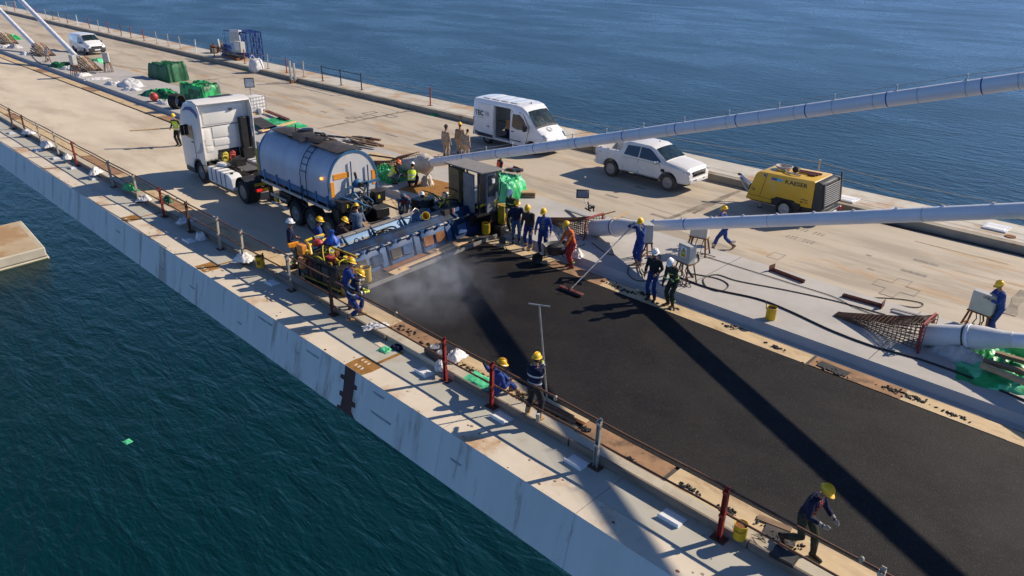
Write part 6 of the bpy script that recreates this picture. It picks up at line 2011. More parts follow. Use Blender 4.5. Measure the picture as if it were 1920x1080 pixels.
hose(gl(0.27, (1110, 455), (1130, 470), (1150, 478), (1145, 462)), 0.014, 'thin lead beside the cage behind the orange worker', cat='cable')
hose(gl(0.27, (60, 105), (70, 115), (85, 122), (110, 128), (140, 133), (180, 138)), 0.03, 'dark hose on the median under the far electrical boxes')
# red steel beams
for (pa, pb, lb) in (((1447, 505), (1508, 528), 'dark red steel beam lying nearest the walking blue worker'), ((1580, 553), (1655, 574), 'dark red steel beam lying beside the cable loop')):
    a, c = g(*pa, 0.30), g(*pb, 0.30)
    t = thing('steel_beam', lb, 'steel beam', (0, 0, 0), 0, 'red steel beams on the median')
    d = (c - a).normalized()
    MB().bar(a, c, 0.10, 0.015, 'rusty_red').build('web_plate', t)
    MB().bar(a + Vector((0, 0.05, 0)), c + Vector((0, 0.05, 0)), 0.015, 0.10, 'rusty_red').bar(a - Vector((0, 0.05, 0)), c - Vector((0, 0.05, 0)), 0.015, 0.10, 'rusty_red').build('flange_plate', t)
    e = a if pa[0] < 1500 else c
    MB().box(e + Vector((0, 0, 0.06)), (0.02, 0.32, 0.24), 'rusty_red', (0, 0, math.degrees(math.atan2(d.y, d.x)))).build('end_plate', t)
a, c = g(1672, 583, 0.27), g(1740, 601, 0.30)
put(MB().bar(a, c, 0.12, 0.05, 'galvanised').bar(a + Vector((0.05, -0.16, 0)), c + Vector((0.2, -0.16, 0)), 0.10, 0.05, 'roof_grey'), 'channel_bar', 'grey steel channels lying behind the nearest cage', 'steel bar')
a, c = g(1062, 393, 0.27), g(1102, 407, 0.45)
put(MB().bar(a, c, 0.12, 0.05, 'galvanised'), 'channel_bar', 'grey steel channel leaning on the cage under the floodlight', 'steel bar')
# floodlight on the cage
c = Vector((16.9, -21.6, 0.95))
t = thing('floodlight', 'grey floodlight lying on the cage behind the orange worker', 'floodlight', c, 0)
MB().box((0.55, -0.2, 0.55), (0.06, 0.50, 0.34), 'anthracite', (0, -20, 129)).box((0.55 - 0.024, -0.2 + 0.03, 0.555), (0.03, 0.42, 0.27), 'cabinet_grey', (0, -20, 129)).build('lamp_head', t, bevel=0.012)
MB().bar((0.5, -0.18, 0.45), (0.05, 0.0, 0.1), 0.03, 0.03, 'galvanised').build('arm', t)
mb = MB()
for k in range(7):
    rr = random.Random(k + 60)
    mb.bar((rr.uniform(-.2, .2), rr.uniform(-.2, .2), rr.uniform(0, .2)), (rr.uniform(-.4, .4), rr.uniform(-.3, .3), rr.uniform(0, .25)), 0.05, 0.04, rr.choice(['black', 'anthracite', 'rubber']))
mb.build('folded_stand', t)
put(MB().bar((16.3, -21.2, 1.0), (15.9, -21.9, 1.15), 0.04, 0.03, 'rust'), 'steel_rod', 'rusty rod sticking up beside the floodlight', 'rod')
put(MB().bar(g(1150, 412, 1.4), g(1178, 398, 1.5), 0.09, 0.03, 'wood_new'), 'plank', 'pale board standing behind the squeegee worker helmet', 'plank')

# sacks, tarps
heap('sack', 1.5, 0.62, 0.46, 'sack_grey', 3, 22, 0.07, 0.55, loc=g(1798, 672, 0.25), rz=-12)
tag(bpy.data.objects['sack'], 'grey plastic sack lying under the nearest cable cone', 'sack')
tp = heap('tarp', 2.6, 2.6, 0.30, 'tarp_green', 12, 44, 0.10, 0.6, loc=g(1893, 692, 0.25), rz=18, m2='tarp_light')
tag(tp, 'green tarp with planks on it at the right edge beside the cable cone', 'tarp', 'green tarps on the deck')
for k, (pa, pb, lb) in enumerate((((1840, 684), (1935, 722), 'front brown plank weighing down the right-hand tarp'), ((1843, 676), (1935, 702), 'middle brown plank weighing down the right-hand tarp'), ((1866, 662), (1935, 682), 'rear brown plank weighing down the right-hand tarp'))):
    a, c = g(*pa, 0.62), g(*pb, 0.62)
    put(MB().bar(a, c, 0.16, 0.11, 'wood_old' if k else 'wood'), 'plank', lb, 'plank', group='planks on the right-hand tarp', bevel=0.006)
tp = heap('tarp', 1.3, 1.0, 0.6, 'tarp_green', 15, 24, 0.10, 0.4, loc=g(1915, 668, 0.25), rz=10)
tag(tp, 'bunched green tarp behind the planks at the right edge', 'tarp', 'green tarps on the deck')
tp = heap('tarp', 1.7, 2.1, 0.95, 'tarp_light', 21, 42, 0.10, 0.62, loc=Vector((22.35, -22.25, 0.25)), rz=20, m2='tarp_green', boxy=6, lump=0.22)
tag(tp, 'light green tarp over a stack right of the machine canopy', 'tarp', 'green tarps on the deck')
mb = MB()
for k in range(3):
    mb.box((0, 0, 0.05 + 0.08 * k), (0.7 - 0.05 * (k % 3), 0.35, 0.065), 'wood_old' if k % 2 else 'wood', (0, 0, 5 * k))
put(mb, 'board_stack', 'brown board stack showing from under the light green tarp', 'board stack', Vector((21.35, -22.85, 0.25)), 35, bevel=0.004)
mb = MB()
for k in range(8):
    rr = random.Random(k)
    mb.tube([(rr.uniform(-.4, .4), rr.uniform(-.25, .25), 0.03 * k * 0.4 + 0.04 * math.sin(i)) for i in range(6)], 0.05, 'rusty_red' if k % 2 else 'cabinet_grey', 6)
put(mb, 'net', 'dark folded net lying on the light green tarp', 'net', Vector((22.3, -22.9, 1.22)), 20, smooth=60)
tp = heap('tarp', 1.7, 1.3, 0.62, 'tarp_green', 33, 38, 0.18, 0.45, loc=Vector((27.8, -20.15, 0.25)), rz=8, m2='tarp_light')
tag(tp, 'crumpled green tarp between the tank end and the kneeling workers', 'tarp', 'green tarps on the deck')
tp = heap('tarp', 2.9, 1.9, 1.45, 'tarp_dark', 41, 48, 0.09, 0.84, loc=g(317, 150, 0.0), rz=12, boxy=9, lump=0.16)
tag(tp, 'tall dark green tarp over a stack standing on the far roadway', 'tarp', 'green tarps on the deck')
tp = heap('tarp', 2.4, 1.7, 1.25, 'tarp_green', 52, 48, 0.08, 0.84, loc=g(378, 188, 0.25), rz=20, m2='tarp_dark', boxy=9, lump=0.16)
tag(tp, 'green tarp over a stack just beyond the truck cab', 'tarp', 'green tarps on the deck')
tp = heap('tarp', 3.6, 1.5, 0.62, 'tarp_dark', 61, 34, 0.16, 0.3, loc=g(305, 180, 0.25), rz=14, m2='tarp_green')
tag(tp, 'flat dark green tarp trailing between the white sacks and the cab', 'tarp', 'green tarps on the deck')
tp = heap('tarp', 2.2, 1.6, 0.5, 'tarp_dark', 64, 26, 0.16, 0.4, loc=g(115, 124, 0.25), rz=4, m2='tarp_green')
tag(tp, 'small green tarp at the feet of the far electrical boxes', 'tarp', 'green tarps on the deck')
tp = heap('tarp', 2.0, 1.2, 0.5, 'tarp_light', 67, 22, 0.16, 0.4, loc=g(182, 118, 0.0), rz=4, m2='tarp_green')
tag(tp, 'scrap of green tarp behind the slatted cage under the small van', 'tarp', 'green tarps on the deck')
tp = heap('tarp', 2.4, 1.4, 0.5, 'tarp_green', 69, 22, 0.16, 0.4, loc=g(24, 73, 0.25), rz=4, m2='tarp_light')
tag(tp, 'green tarp scrap behind the farthest slatted cage', 'tarp', 'green tarps on the deck')
tp = heap('tarp', 3.4, 2.4, 0.12, 'tarp_green', 71, 30, 0.05, 0.85, loc=g(520, 233, 0.25), rz=-4, m2='tarp_light', boxy=6)
tag(tp, 'flat green sheet on the median behind the air gap of the truck', 'tarp', 'green tarps on the deck')
for k, (pa, pb, m, w, lb) in enumerate((((488, 246), (552, 228), 'wood_new', 0.3, 'pale plank lying across the flat green sheet'), ((476, 222), (510, 242), 'dark_sheet', 0.9, 'dark steel mat lying on the flat green sheet'), ((500, 208), (540, 224), 'rusty_red', 0.25, 'rusty beam at the back of the flat green sheet'))):
    put(MB().bar(g(*pa, 0.42), g(*pb, 0.42), w, 0.07, m), 'plank' if k != 1 else 'steel_mat', lb, 'plank' if k != 1 else 'mat')
for k, (px, py, sx, sy, h, lb) in enumerate(((245, 160, 2.6, 1.5, 0.75, 'largest white sack heap left of the dark green tarp'), (213, 158, 1.3, 1.0, 0.45, 'small white sack left of the largest white heap'), (245, 169, 1.4, 0.7, 0.4, 'crumpled white sack in front of the largest white heap'), (183, 149, 1.9, 0.6, 0.3, 'flat white bag between the far boxes and the white heap'),
                                       (156, 142, 1.2, 0.8, 0.45, 'white bag at the foot of the far electrical box'), (28, 90, 1.1, 1.4, 0.7, 'grey white sack nearest the left picture edge'), (12, 89, 1.2, 1.0, 0.5, 'small white sack at the left picture edge'), (49, 102, 1.3, 0.8, 0.55, 'white bag under the middle slatted cage'), (310, 194, 1.1, 0.8, 0.5, 'white sack between the flat tarp and the black roll'), (128, 130, 1.1, 0.8, 0.5, 'white bag right of the small green tarp'))):
    o = heap('sack', sx, sy, h * 0.6, 'sack_white' if k != 5 else 'sack_grey', 100 + k, 26, 0.07, 0.4, loc=g(px, py, 0.25), rz=k * 25)
    tag(o, lb, 'sack', 'white sacks on the median')
for k, (px, py, sx, sy, h, z, lb) in enumerate(((378, 448, 0.42, 0.36, 0.34, 0.02, 'white bag on the near walkway beside a brown patch'), (457, 487, 0.7, 0.5, 0.3, 0.19, 'white bag on the near kerb left of the yellow bucket'), (270, 375, 0.6, 0.35, 0.25, 0.19, 'white bag on the near kerb left of the first cream post'), (350, 415, 0.8, 0.4, 0.2, 0.19, 'flat white bag on the kerb near the brown post'), (180, 325, 0.7, 0.4, 0.3, 0.19, 'white bag on the kerb left of the truck shadow'), (126, 297, 0.6, 0.4, 0.3, 0.19, 'white bag on the kerb beside the red post'), (88, 274, 0.8, 0.5, 0.35, 0.19, 'white bag on the kerb between cream posts'), (54, 250, 0.8, 0.5, 0.3, 0.19, 'white bag on the kerb near the brown posts'),
                                                 (705, 612, 0.75, 0.3, 0.14, 0.19, 'flattened white sheet on the kerb right of the crouching workers'), (855, 672, 0.6, 0.35, 0.32, 0.19, 'white crumpled bag on the kerb behind the red post'), (826, 690, 0.35, 0.3, 0.25, 0.19, 'small white bag beside the twin disc unit'), (1395, 1062, 0.02, 0.02, 0.01, 0.19, ''))):
    if not lb:
        continue
    o = heap('plastic_bag', sx, sy, h, 'sack_white', 140 + k, 20, 0.055, 0.3, loc=g(px, py, z), rz=k * 31)
    tag(o, lb, 'bag', 'white bags on the near kerb')
# black roll, red ball
mb = MB()
for k in range(8):
    mb.tube([(0.12 * (k - 3.5) * 0.7, (0.42 + 0.02 * (k % 3)) * math.cos(a), 0.46 + (0.42 + 0.02 * (k % 3)) * math.sin(a)) for a in [i * 2 * math.pi / 20 for i in range(21)]], 0.05, 'rubber', 6)
put(mb, 'pipe_coil', 'upright black pipe coil just left of the truck cab', 'pipe coil', g(334, 203, 0.25), 20, smooth=60)
put(MB().ell((0, 0, 0.3), (0.32, 0.28, 0.3), 'hose_red', 12).ell((0.1, 0.05, 0.45), (0.22, 0.2, 0.18), 'wood', 10), 'buoy', 'orange red float lying in front of the flat dark tarp', 'float', g(290, 190, 0.25))
# IBC tank and floodlight beyond the cab
t = thing('liquid_tote', 'white caged liquid tote standing just beyond the truck cab', 'liquid tote', g(478, 212, 0.25), 10)
MB().bb((-0.48, -0.55, 0.16), (0.48, 0.55, 1.10), 'sack_white').build('bottle', t, bevel=0.08, seg=2)
MB().bb((-0.5, -0.6, 0.0), (0.5, 0.6, 0.14), 'wood').build('pallet', t)
for k in range(5):
    MB().tube([(-0.51, -0.58, 0.25 + 0.21 * k), (0.51, -0.58, 0.25 + 0.21 * k), (0.51, 0.58, 0.25 + 0.21 * k), (-0.51, 0.58, 0.25 + 0.21 * k), (-0.51, -0.58, 0.25 + 0.21 * k)], 0.012, 'galvanised', 5).build('cage_bar', t)
for k in range(6):
    for s in (-1, 1):
        MB().cyl((-0.5 + 0.2 * k, s * 0.585, 0.14), (-0.5 + 0.2 * k, s * 0.585, 1.12), 0.01, 'galvanised', 5).build('cage_bar', t)
        MB().cyl((s * 0.515, -0.58 + 0.23 * k, 0.14), (s * 0.515, -0.58 + 0.23 * k, 1.12), 0.01, 'galvanised', 5).build('cage_bar', t)
t = thing('floodlight', 'square floodlight on a pole behind the caged liquid tote', 'floodlight', g(474, 206, 0.25), 63)
MB().cyl((0, -0.1, 0), (0, -0.1, 1.75), 0.03, 'galvanised', 8).build('pole', t)
MB().box((0, 0, 1.75), (0.62, 0.12, 0.62), 'anthracite', (-8, 0, 0)).box((0, 0.065, 1.75), (0.54, 0.02, 0.54), 'lamp_glass', (-8, 0, 0)).build('lamp_head', t, bevel=0.01)
put(MB().lathe([(0.15, 0), (0.16, 0.4), (0.001, 0.4)], 'white_paint', (0, 0, 0), (0, 0, 1), 14), 'drum', 'small white drum right of the caged liquid tote', 'drum', g(489, 214, 0.25))
mb = MB().tube([(0, 0, 0), (0, 0, 0.9), (0.7, 0.5, 0.9), (0.7, 0.5, 0.0)], 0.012, 'galvanised', 5)
put(mb, 'wire_stand', 'thin wire frame between the green stack and the tote', 'frame', g(414, 172, 0.0))
# scrap timber and steel piles behind the tank
rs = random.Random(77)
for k in range(14):
    px, py = 600 + rs.uniform(-5, 90), 258 + rs.uniform(-6, 8) + 0.17 * k * 2
    a = g(px, py, 0.30 + 0.05 * (k % 4))
    ang = R(rs.uniform(-30, 14))
    l = rs.uniform(0.7, 1.7)
    c = a + Vector((-math.cos(ang) * l, math.sin(ang) * l, rs.uniform(-0.02, 0.05)))
    m = rs.choice(['wood_old', 'dark_sheet', 'dark_sheet', 'rebar', 'black_plastic'])
    put(MB().bar(a, c, rs.uniform(0.08, 0.2), rs.uniform(0.04, 0.10), m), 'scrap_beam', 'dark timber or steel length in the loose pile behind the tank', 'beam', group='loose beams behind the tank')
o = rect(30.6, -21.7, 3.2, 2.0, 'plywood', 0.262, 6, 'ply_sheet', med)
put(MB().bar((31.9, -21.9, 0.29), (29.9, -22.6, 0.29), 0.06, 0.05, 'black'), 'steel_rod', 'black rod lying on the ply sheet behind the tank', 'rod')
for k, (a, c, w, lb) in enumerate((((28.8, -22.55, 0.5), (27.6, -22.3, 0.62), 0.14, 'dark red beam propped on the cage behind the kneeling workers'), ((28.1, -22.7, 0.72), (26.9, -21.6, 0.85), 0.12, 'red brown beam lying across the wrapped anchor cage'), ((27.6, -22.9, 0.8), (26.6, -22.6, 0.8), 0.16, 'short rusty beam at the end of the wrapped anchor cage'))):
    put(MB().bar(a, c, w, 0.10, 'rusty_red'), 'steel_beam', lb, 'steel beam', group='beams on the wrapped anchor cage')
o = heap('plastic_sheet', 0.5, 0.6, 0.62, 'plastic_wrap', 200, 22, 0.10, 0.25, loc=Vector((25.75, -20.75, 0.25)), rz=20)
tag(o, 'beige plastic sheeting hanging below the wrapped cable anchor', 'plastic sheet')
for k, (x, y, lb) in enumerate(((23.3, -18.75, 'pale sack lying behind the blue machine near the white helmet'), (22.9, -19.3, 'second pale sack against the machine canopy posts'))):
    o = heap('sack', 0.9, 0.6, 0.5, 'plastic_wrap', 210 + k, 20, 0.08, 0.4, loc=Vector((x + 0.2, y - 0.5, 0.25)), rz=30 * k)
    tag(o, lb, 'sack', 'pale sacks behind the machine')
rect(25.2, -20.6, 2.2, 2.2, 'rust_patch', 0.254, 10, 'stain', med)
# oily sheet under the trailer tail
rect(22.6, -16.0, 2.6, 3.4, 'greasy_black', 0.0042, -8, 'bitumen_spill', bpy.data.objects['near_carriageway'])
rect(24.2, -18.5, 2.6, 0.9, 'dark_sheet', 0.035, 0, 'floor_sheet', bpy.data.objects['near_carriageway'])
for k, (x, y, l, a, lb) in enumerate(((21.9, -14.1, 1.1, 15, 'pale board on the ground between tank and machine'), (22.3, -17.2, 0.8, -30, 'pale board under the red vest worker'), (22.0, -17.8, 0.9, 10, 'yellow board beside the red vest worker'))):
    put(MB().box((0, 0, 0.02), (l, 0.3, 0.03), 'wood_new'), 'board', lb, 'board', (x, y, 0.012), a)
# asphalt spills on the shutter strips
rs = random.Random(31)
cr = []
for (px, py, n_, sp) in ((1458, 652, 10, 0.14), (1682, 735, 16, 0.22), (1717, 748, 14, 0.16), (1787, 778, 10, 0.12), (1560, 695, 14, 0.25), (1365, 612, 5, 0.1), (1385, 613, 5, 0.1), (1175, 546, 12, 0.15), (1205, 551, 8, 0.1), (1292, 916, 12, 0.12), (1093, 802, 12, 0.12), (1182, 860, 5, 0.08), (1358, 955, 5, 0.1), (1372, 958, 4, 0.06), (870, 690, 14, 0.25), (810, 650, 10, 0.2), (960, 735, 14, 0.3), (985, 752, 16, 0.25), (1040, 775, 12, 0.2), (1470, 1010, 18, 0.25), (760, 620, 10, 0.3), (1255, 575, 8, 0.2), (945, 468, 10, 0.2), (1150, 535, 10, 0.2), (905, 705, 8, 0.2)):
    mb = MB()
    c = g(px, py, 0.055)
    for k in range(n_ * 3):
        r_ = rs.uniform(0.010, 0.036)
        x, y = c.x + rs.gauss(0, sp), c.y + rs.gauss(0, sp * 0.35)
        y = min(y, -11.1) if c.y > -15 else max(-18.65, min(-18.05, y))
        mb.ell((x, y, 0.055 + r_ * 0.4), (r_ * rs.uniform(0.9, 2.2), r_ * rs.uniform(0.7, 1.3), r_ * 0.7), 'asphalt_crumb', 5, (rs.uniform(0, 60), 0, rs.uniform(0, 180)))
    o = mb.build('asphalt_crumbs', smooth=0)
    o['kind'] = 'stuff'
    o['label'] = 'black crumbs of asphalt spilled on the plywood strip'
# gear on the near kerb: twin disc unit, mats, papers
t = thing('twin_disc_unit', 'black unit with two round discs on the near kerb by the red post', 'machine', g(815, 668, 0.19), -8)
MB().bb((-0.32, -0.55, 0.0), (0.32, 0.15, 0.16), 'greasy_black').build('case', t, bevel=0.04, seg=2)
for x in (-0.2, 0.16):
    MB().lathe([(0.13, 0.0), (0.14, 0.03), (0.11, 0.04), (0.09, 0.02), (0.001, 0.03)], 'cabinet_grey', (x, -0.1, 0.16), (0, 0, 1), 18).build('disc', t)
put(MB().box((0, 0, 0.006), (0.75, 0.42, 0.01), 'walk_cream'), 'board', 'stained pale board on the near walkway by the brown stripe', 'board', g(722, 645, 0.004), -3)
o = heap('cloth', 0.34, 0.30, 0.06, 'tarp_light', 300, 14, 0.03, 0.6, loc=g(722, 656, 0.016), rz=10)
tag(o, 'small green cloth on the stained pale board', 'cloth')
o = heap('bag', 0.36, 0.26, 0.14, 'navy', 301, 14, 0.03, 0.5, loc=g(745, 653, 0.006), rz=10)
tag(o, 'small dark bag at the end of the brown stripe', 'bag')
o = heap('cloth', 0.9, 0.5, 0.05, 'tarp_light', 302, 18, 0.03, 0.7, loc=Vector((11.75, -10.98, 0.19)), rz=0)
tag(o, 'green sheet on the kerb beside the seated blue worker', 'cloth')
o = heap('tarp', 0.9, 0.4, 0.3, 'tarp_green', 303, 18, 0.08, 0.5, loc=g(245, 355, 0.19), rz=10)
tag(o, 'small green tarp on the near kerb left of the truck shadow', 'tarp', 'green tarps on the deck')
o = heap('tarp', 0.7, 0.35, 0.3, 'tarp_dark', 304, 18, 0.08, 0.5, loc=g(312, 378, 0.19), rz=10)
tag(o, 'dark green bundle on the near kerb behind the red post', 'tarp', 'green tarps on the deck')
put(MB().cyl((0, 0, 0), (0, 0, 0.2), 0.05, 'galvanised', 10).cyl((0, 0, 0.2), (0, 0, 0.22), 0.045, 'sack_white', 10), 'bottle', 'grey bottle standing on the kerb at the feet of the pole worker', 'bottle', g(1008, 790, 0.19))
mb = MB().bb((-0.5, -0.14, 0), (0.5, 0.14, 0.03), 'dark_sheet').bb((-0.9, -0.05, 0.03), (0.6, 0.05, 0.06), 'rust').bb((-0.7, 0.08, 0.03), (0.7, 0.14, 0.07), 'wood_old')
put(mb, 'mixed_boards', 'dark rusty boards on the strip beside the pole worker', 'boards', g(1040, 770, 0.06), 2)
mb = MB().bb((-0.3, -0.18, 0), (0.3, 0.18, 0.02), 'dark_sheet').bb((-0.15, -0.35, 0.0), (0.5, -0.2, 0.03), 'wood_old')
put(mb, 'mixed_boards', 'dark plates on the strip behind the bent walking worker', 'boards', g(1462, 1005, 0.06), 12)
mb = MB().bb((-0.22, -0.16, 0), (0.22, 0.16, 0.06), 'black').bb((-0.2, -0.14, 0.06), (0.2, 0.14, 0.07), 'anthracite')
put(mb, 'mat', 'black wet mat on the kerb in front of the bent walking worker', 'mat', g(1470, 1045, 0.19), 4)
put(MB().box((0, 0, 0.01), (0.8, 0.32, 0.014), 'asphalt_crumb'), 'mat', 'flat black mat on the far plywood strip', 'mat', g(1562, 692, 0.06), -3)
# small knots of wire on the kerb
for k, (px, py, lb) in enumerate(((1425, 1012, 'tangle of thin wire on the kerb right of the rusty bucket'), (1460, 1030, 'loop of wire at the foot of the bent walking worker'))):
    mb = MB()
    for j in range(4):
        rr = random.Random(k * 7 + j)
        mb.tube([(rr.uniform(-.15, .15), rr.uniform(-.1, .1), 0.02 + rr.uniform(0, 0.12)) for i in range(6)], 0.006, 'rubber', 4)
    put(mb, 'wire', lb, 'wire', g(px, py, 0.19), 0, smooth=60)

# far walkway: scaffold with boxes, big bag, gate posts, hatches, green scraps
sc_o = Vector((70.0, -34.3, 0.32))
t = thing('scaffold_cradle', 'blue lattice scaffold cradle hanging over the far edge', 'scaffold', sc_o, 0)
bx0, bx1, by0, by1, bz0, bz1 = -1.3, 0.9, -1.6, -0.1, -2.6, 2.3
V8 = [Vector((x, y, z)) for z in (bz0, 0.2, bz1) for y in (by0, by1) for x in (bx0, (bx0 + bx1) / 2, bx1)]


def lat(a, c, r=0.055):
    MB().tube([a, c], r, 'scaffold_blue', 5).build('lattice_bar', t)


for lv_ in range(3):
    for y in (0, 1):
        for x in range(2):
            lat(V8[lv_ * 6 + y * 3 + x], V8[lv_ * 6 + y * 3 + x + 1])
    for x in range(3):
        lat(V8[lv_ * 6 + x], V8[lv_ * 6 + 3 + x])
for lv_ in range(2):
    for q in range(6):
        lat(V8[lv_ * 6 + q], V8[lv_ * 6 + 6 + q])
    for y in (0, 1):
        for x in range(2):
            lat(V8[lv_ * 6 + y * 3 + x], V8[lv_ * 6 + 6 + y * 3 + x + 1], 0.04)
            lat(V8[lv_ * 6 + y * 3 + x + 1], V8[lv_ * 6 + 6 + y * 3 + x], 0.04)
for x in (0.25, 0.75):
    for z0, z1 in ((bz0, 0.2), (0.2, bz1)):
        for y in (by0, by1):
            xx = bx0 + (bx1 - bx0) * x
            lat(Vector((xx, y, z0)), Vector((xx, y, z1)), 0.045)
for z in (-1.2, 1.3):
    for y in (by0, by1):
        lat(Vector((bx0, y, z)), Vector((bx1, y, z)), 0.045)
lat(Vector((bx0, by1, bz1)), Vector((3.2, by1, bz1 - 0.1)))
lat(Vector((3.0, by1, 0)), Vector((3.2, by1, bz1 - 0.1)), 0.035)
o = put(MB().box((0, 0, 0.5), (1.3, 0.35, 1.25), 'sack_white', (8, 0, 12)).box((0, 0.19, 0.5), (1.0, 0.02, 0.9), 'plastic_wrap', (8, 0, 12)), 'control_cabinet', 'cream control cabinet at the top of the blue scaffold', 'control box', sc_o + Vector((0.55, 0.05, 1.35)), 0, bevel=0.02)
put(MB().box((0, 0, 0.4), (1.1, 0.5, 0.95), 'box_grey').box((0, 0.26, 0.45), (0.8, 0.02, 0.7), 'sack_white'), 'control_cabinet', 'grey white control cabinet above the red post by the scaffold', 'control box', sc_o + Vector((-1.4, 0.75, 0.75)), 8, bevel=0.02)
put(MB().bar((-1.4, 0.75, 0.0), (-1.4, 0.75, 0.75), 0.2, 0.2, 'scaffold_blue').bar((0.55, 0.05, 0), (0.55, 0.05, 1.3), 0.15, 0.15, 'scaffold_blue'), 'cabinet_stand', 'blue stand carrying the two control cabinets', 'stand', sc_o)
put(MB().cyl((0, 0, 0.75), (0.9, 0, 0.8), 0.30, 'scaffold_blue', 14).bb((0, -0.3, 0), (0.8, 0.3, 0.4), 'scaffold_blue'), 'winch', 'blue winch drum left of the control cabinets', 'winch', sc_o + Vector((1.5, 0.4, 0)), 10)
for k, dx in enumerate((2.5, 2.05, 1.75)):
    put(MB().bar((0, 0, 0), (0.25, 0, 1.5 - 0.1 * k), 0.14 if k == 0 else 0.07, 0.05, 'galvanised' if k == 0 else 'wood_old'), 'prop', ['tall grey plank leaning by the blue winch', 'brown batten leaning by the blue winch', 'short brown batten nearest the control cabinet'][k], 'prop', sc_o + Vector((dx, 0.75, 0)), 10, 'props by the winch')
mb = MB()
for k in range(10):
    rr = random.Random(k + 90)
    mb.box((rr.uniform(-.6, .6), rr.uniform(-.4, .4), rr.uniform(.1, .6)), (rr.uniform(.2, .5), rr.uniform(.2, .5), rr.uniform(.2, .5)), rr.choice(['black', 'greasy_black', 'anthracite', 'rust', 'box_grey']), (0, 0, rr.uniform(0, 90)))
put(mb, 'generator', 'dark generator left of the leaning props on the far walkway', 'generator', sc_o + Vector((4.6, 0.4, 0)), 0, bevel=0.03)
mb = MB().bar((1.6, 0.5, 0.3), (-1.8, 0.9, 0.25), 0.5, 0.35, 'greasy_black').bar((0.5, 0.9, 0.15), (-2.0, 1.3, 0.1), 0.3, 0.2, 'rust')
put(mb, 'steel_spreader', 'dark greasy spreader lying under the blue winch', 'spreader', sc_o)
# big bag
mb = MB()
rings = []
for i in range(10):
    u = i / 9
    hw = [0.42, 0.50, 0.54, 0.55, 0.54, 0.52, 0.50, 0.47, 0.43, 0.30][i]
    rings.append([(hw * (abs(math.cos(a)) ** 0.6) * math.copysign(1, math.cos(a)) * (1 + 0.08 * noise.noise(Vector((a * 2, u * 4, 1)))), hw * (abs(math.sin(a)) ** 0.6) * math.copysign(1, math.sin(a)) * (1 + 0.08 * noise.noise(Vector((a * 2, u * 4, 7)))), u * 1.15 + 0.06 * math.sin(a * 2) * u) for a in [k * 2 * math.pi / 24 + 0.01 for k in range(24)]])
mb.loft(rings, 'sack_white')
bb_ = mb.build('bulk_bag', loc=g(482, 136, 0.0), rot=(0, 0, 12), smooth=60)
tag(bb_, 'white bulk bag standing against the far kerb below the scaffold', 'bulk bag')
for s in (-1, 1):
    MB().tube([(s * 0.35, -0.3, 1.1), (s * 0.42, 0, 1.5 if s > 0 else 1.25), (s * 0.35, 0.3, 1.1)], 0.03, 'sack_white', 5).build('lifting_loop', bb_)
# gate posts
for k, (px, py, h, m, lb) in enumerate(((549, 154, 1.75, 'galvanised', 'tall grey steel post standing at the far kerb'), (556, 152, 1.5, 'galvanised', 'shorter grey post right against the tall one'))):
    put(MB().bb((-0.09, -0.07, 0), (0.09, 0.07, h), m).bb((-0.14, -0.12, 0), (0.14, 0.12, 0.3), 'rust' if k == 0 else m), 'post', lb, 'post', g(px, py + 2, 0.0) + Vector((0, 0.1, 0)), 0, 'grey posts at the far kerb', bevel=0.01)
for k, (px, py, lb) in enumerate(((1868, 428, 'white hatch cover on the far walkway at the right edge'), (1588, 374, 'white hatch cover on the far walkway behind the compressor'))):
    mb = MB().bb((-0.42, -0.42, 0), (0.42, 0.42, 0.06), 'white_paint').bb((-0.34, -0.34, 0.06), (0.34, 0.34, 0.075), 'print_white')
    put(mb, 'hatch_cover', lb, 'hatch', g(px, py, 0.33), 0, 'white hatch covers', bevel=0.008)
put(MB().lathe([(0.10, 0), (0.19, 0.0), (0.19, 0.03), (0.10, 0.03)], 'rust', (0, 0, 0), (0, 0, 1), 16).lathe([(0.001, 0.004), (0.1, 0.004)], 'black', (0, 0, 0), (0, 0, 1), 12, cap=False), 'drain', 'round rusty drain in the far walkway at right', 'drain', g(1894, 444, 0.328))
for k, (px, py, lb) in enumerate(((812, 216, 'small green scrap at the far kerb left of the white panel van'), (463, 131, 'green scrap beside the bulk bag'), (1055, 262, 'green scrap right of the panel van'), (168, 62, 'tiny green scrap at the far kerb above the small van'), (246, 80, 'tiny green scrap at the far kerb beyond the small van'), (1060, 240, ''))):
    if lb:
        o = heap('plastic_scrap', 0.9, 0.35, 0.12, 'tarp_green', 400 + k, 12, 0.05, 0.4, loc=g(px, py, 0.0), rz=8)
        tag(o, lb, 'scrap', 'green scraps along the far kerb')
o = heap('plastic_scrap', 1.1, 0.9, 0.12, 'tarp_light', 420, 12, 0.05, 0.4, loc=g(240, 828, -50.0), rz=8)
tag(o, 'bright green scrap of plastic floating on the sea', 'scrap')
# long-handled tools
def pole_tool(name, label, top, foot, r, m, head=None, group=None):
    t = thing(name, label, 'tool', (0, 0, 0), 0, group)
    MB().tube([top, foot], r, m, 8).build('handle', t)
    if head:
        head(t, Vector(foot))
    return t


def brush(t, f):
    mb = MB().box((f.x, f.y, 0.13), (0.95, 0.16, 0.05), 'rusty_red', (0, 0, 0)).box((f.x, f.y, 0.08), (0.92, 0.14, 0.07), 'dark_sheet')
    mb.build('squeegee_head', t, bevel=0.01)
    for s in (-1, 1):
        MB().tube([(f.x + s * 0.22, f.y, 0.14), (f.x, f.y - 0.05, 0.42)], 0.012, 'rusty_red', 5).build('stay', t)


hd = g(1070, 545, 0.13)
pole_tool('squeegee', 'long squeegee with dark red head held by the blue worker on the median', (13.55, -19.75, 1.75), (hd.x, hd.y - 0.03, 0.20), 0.019, 'galvanised', brush)
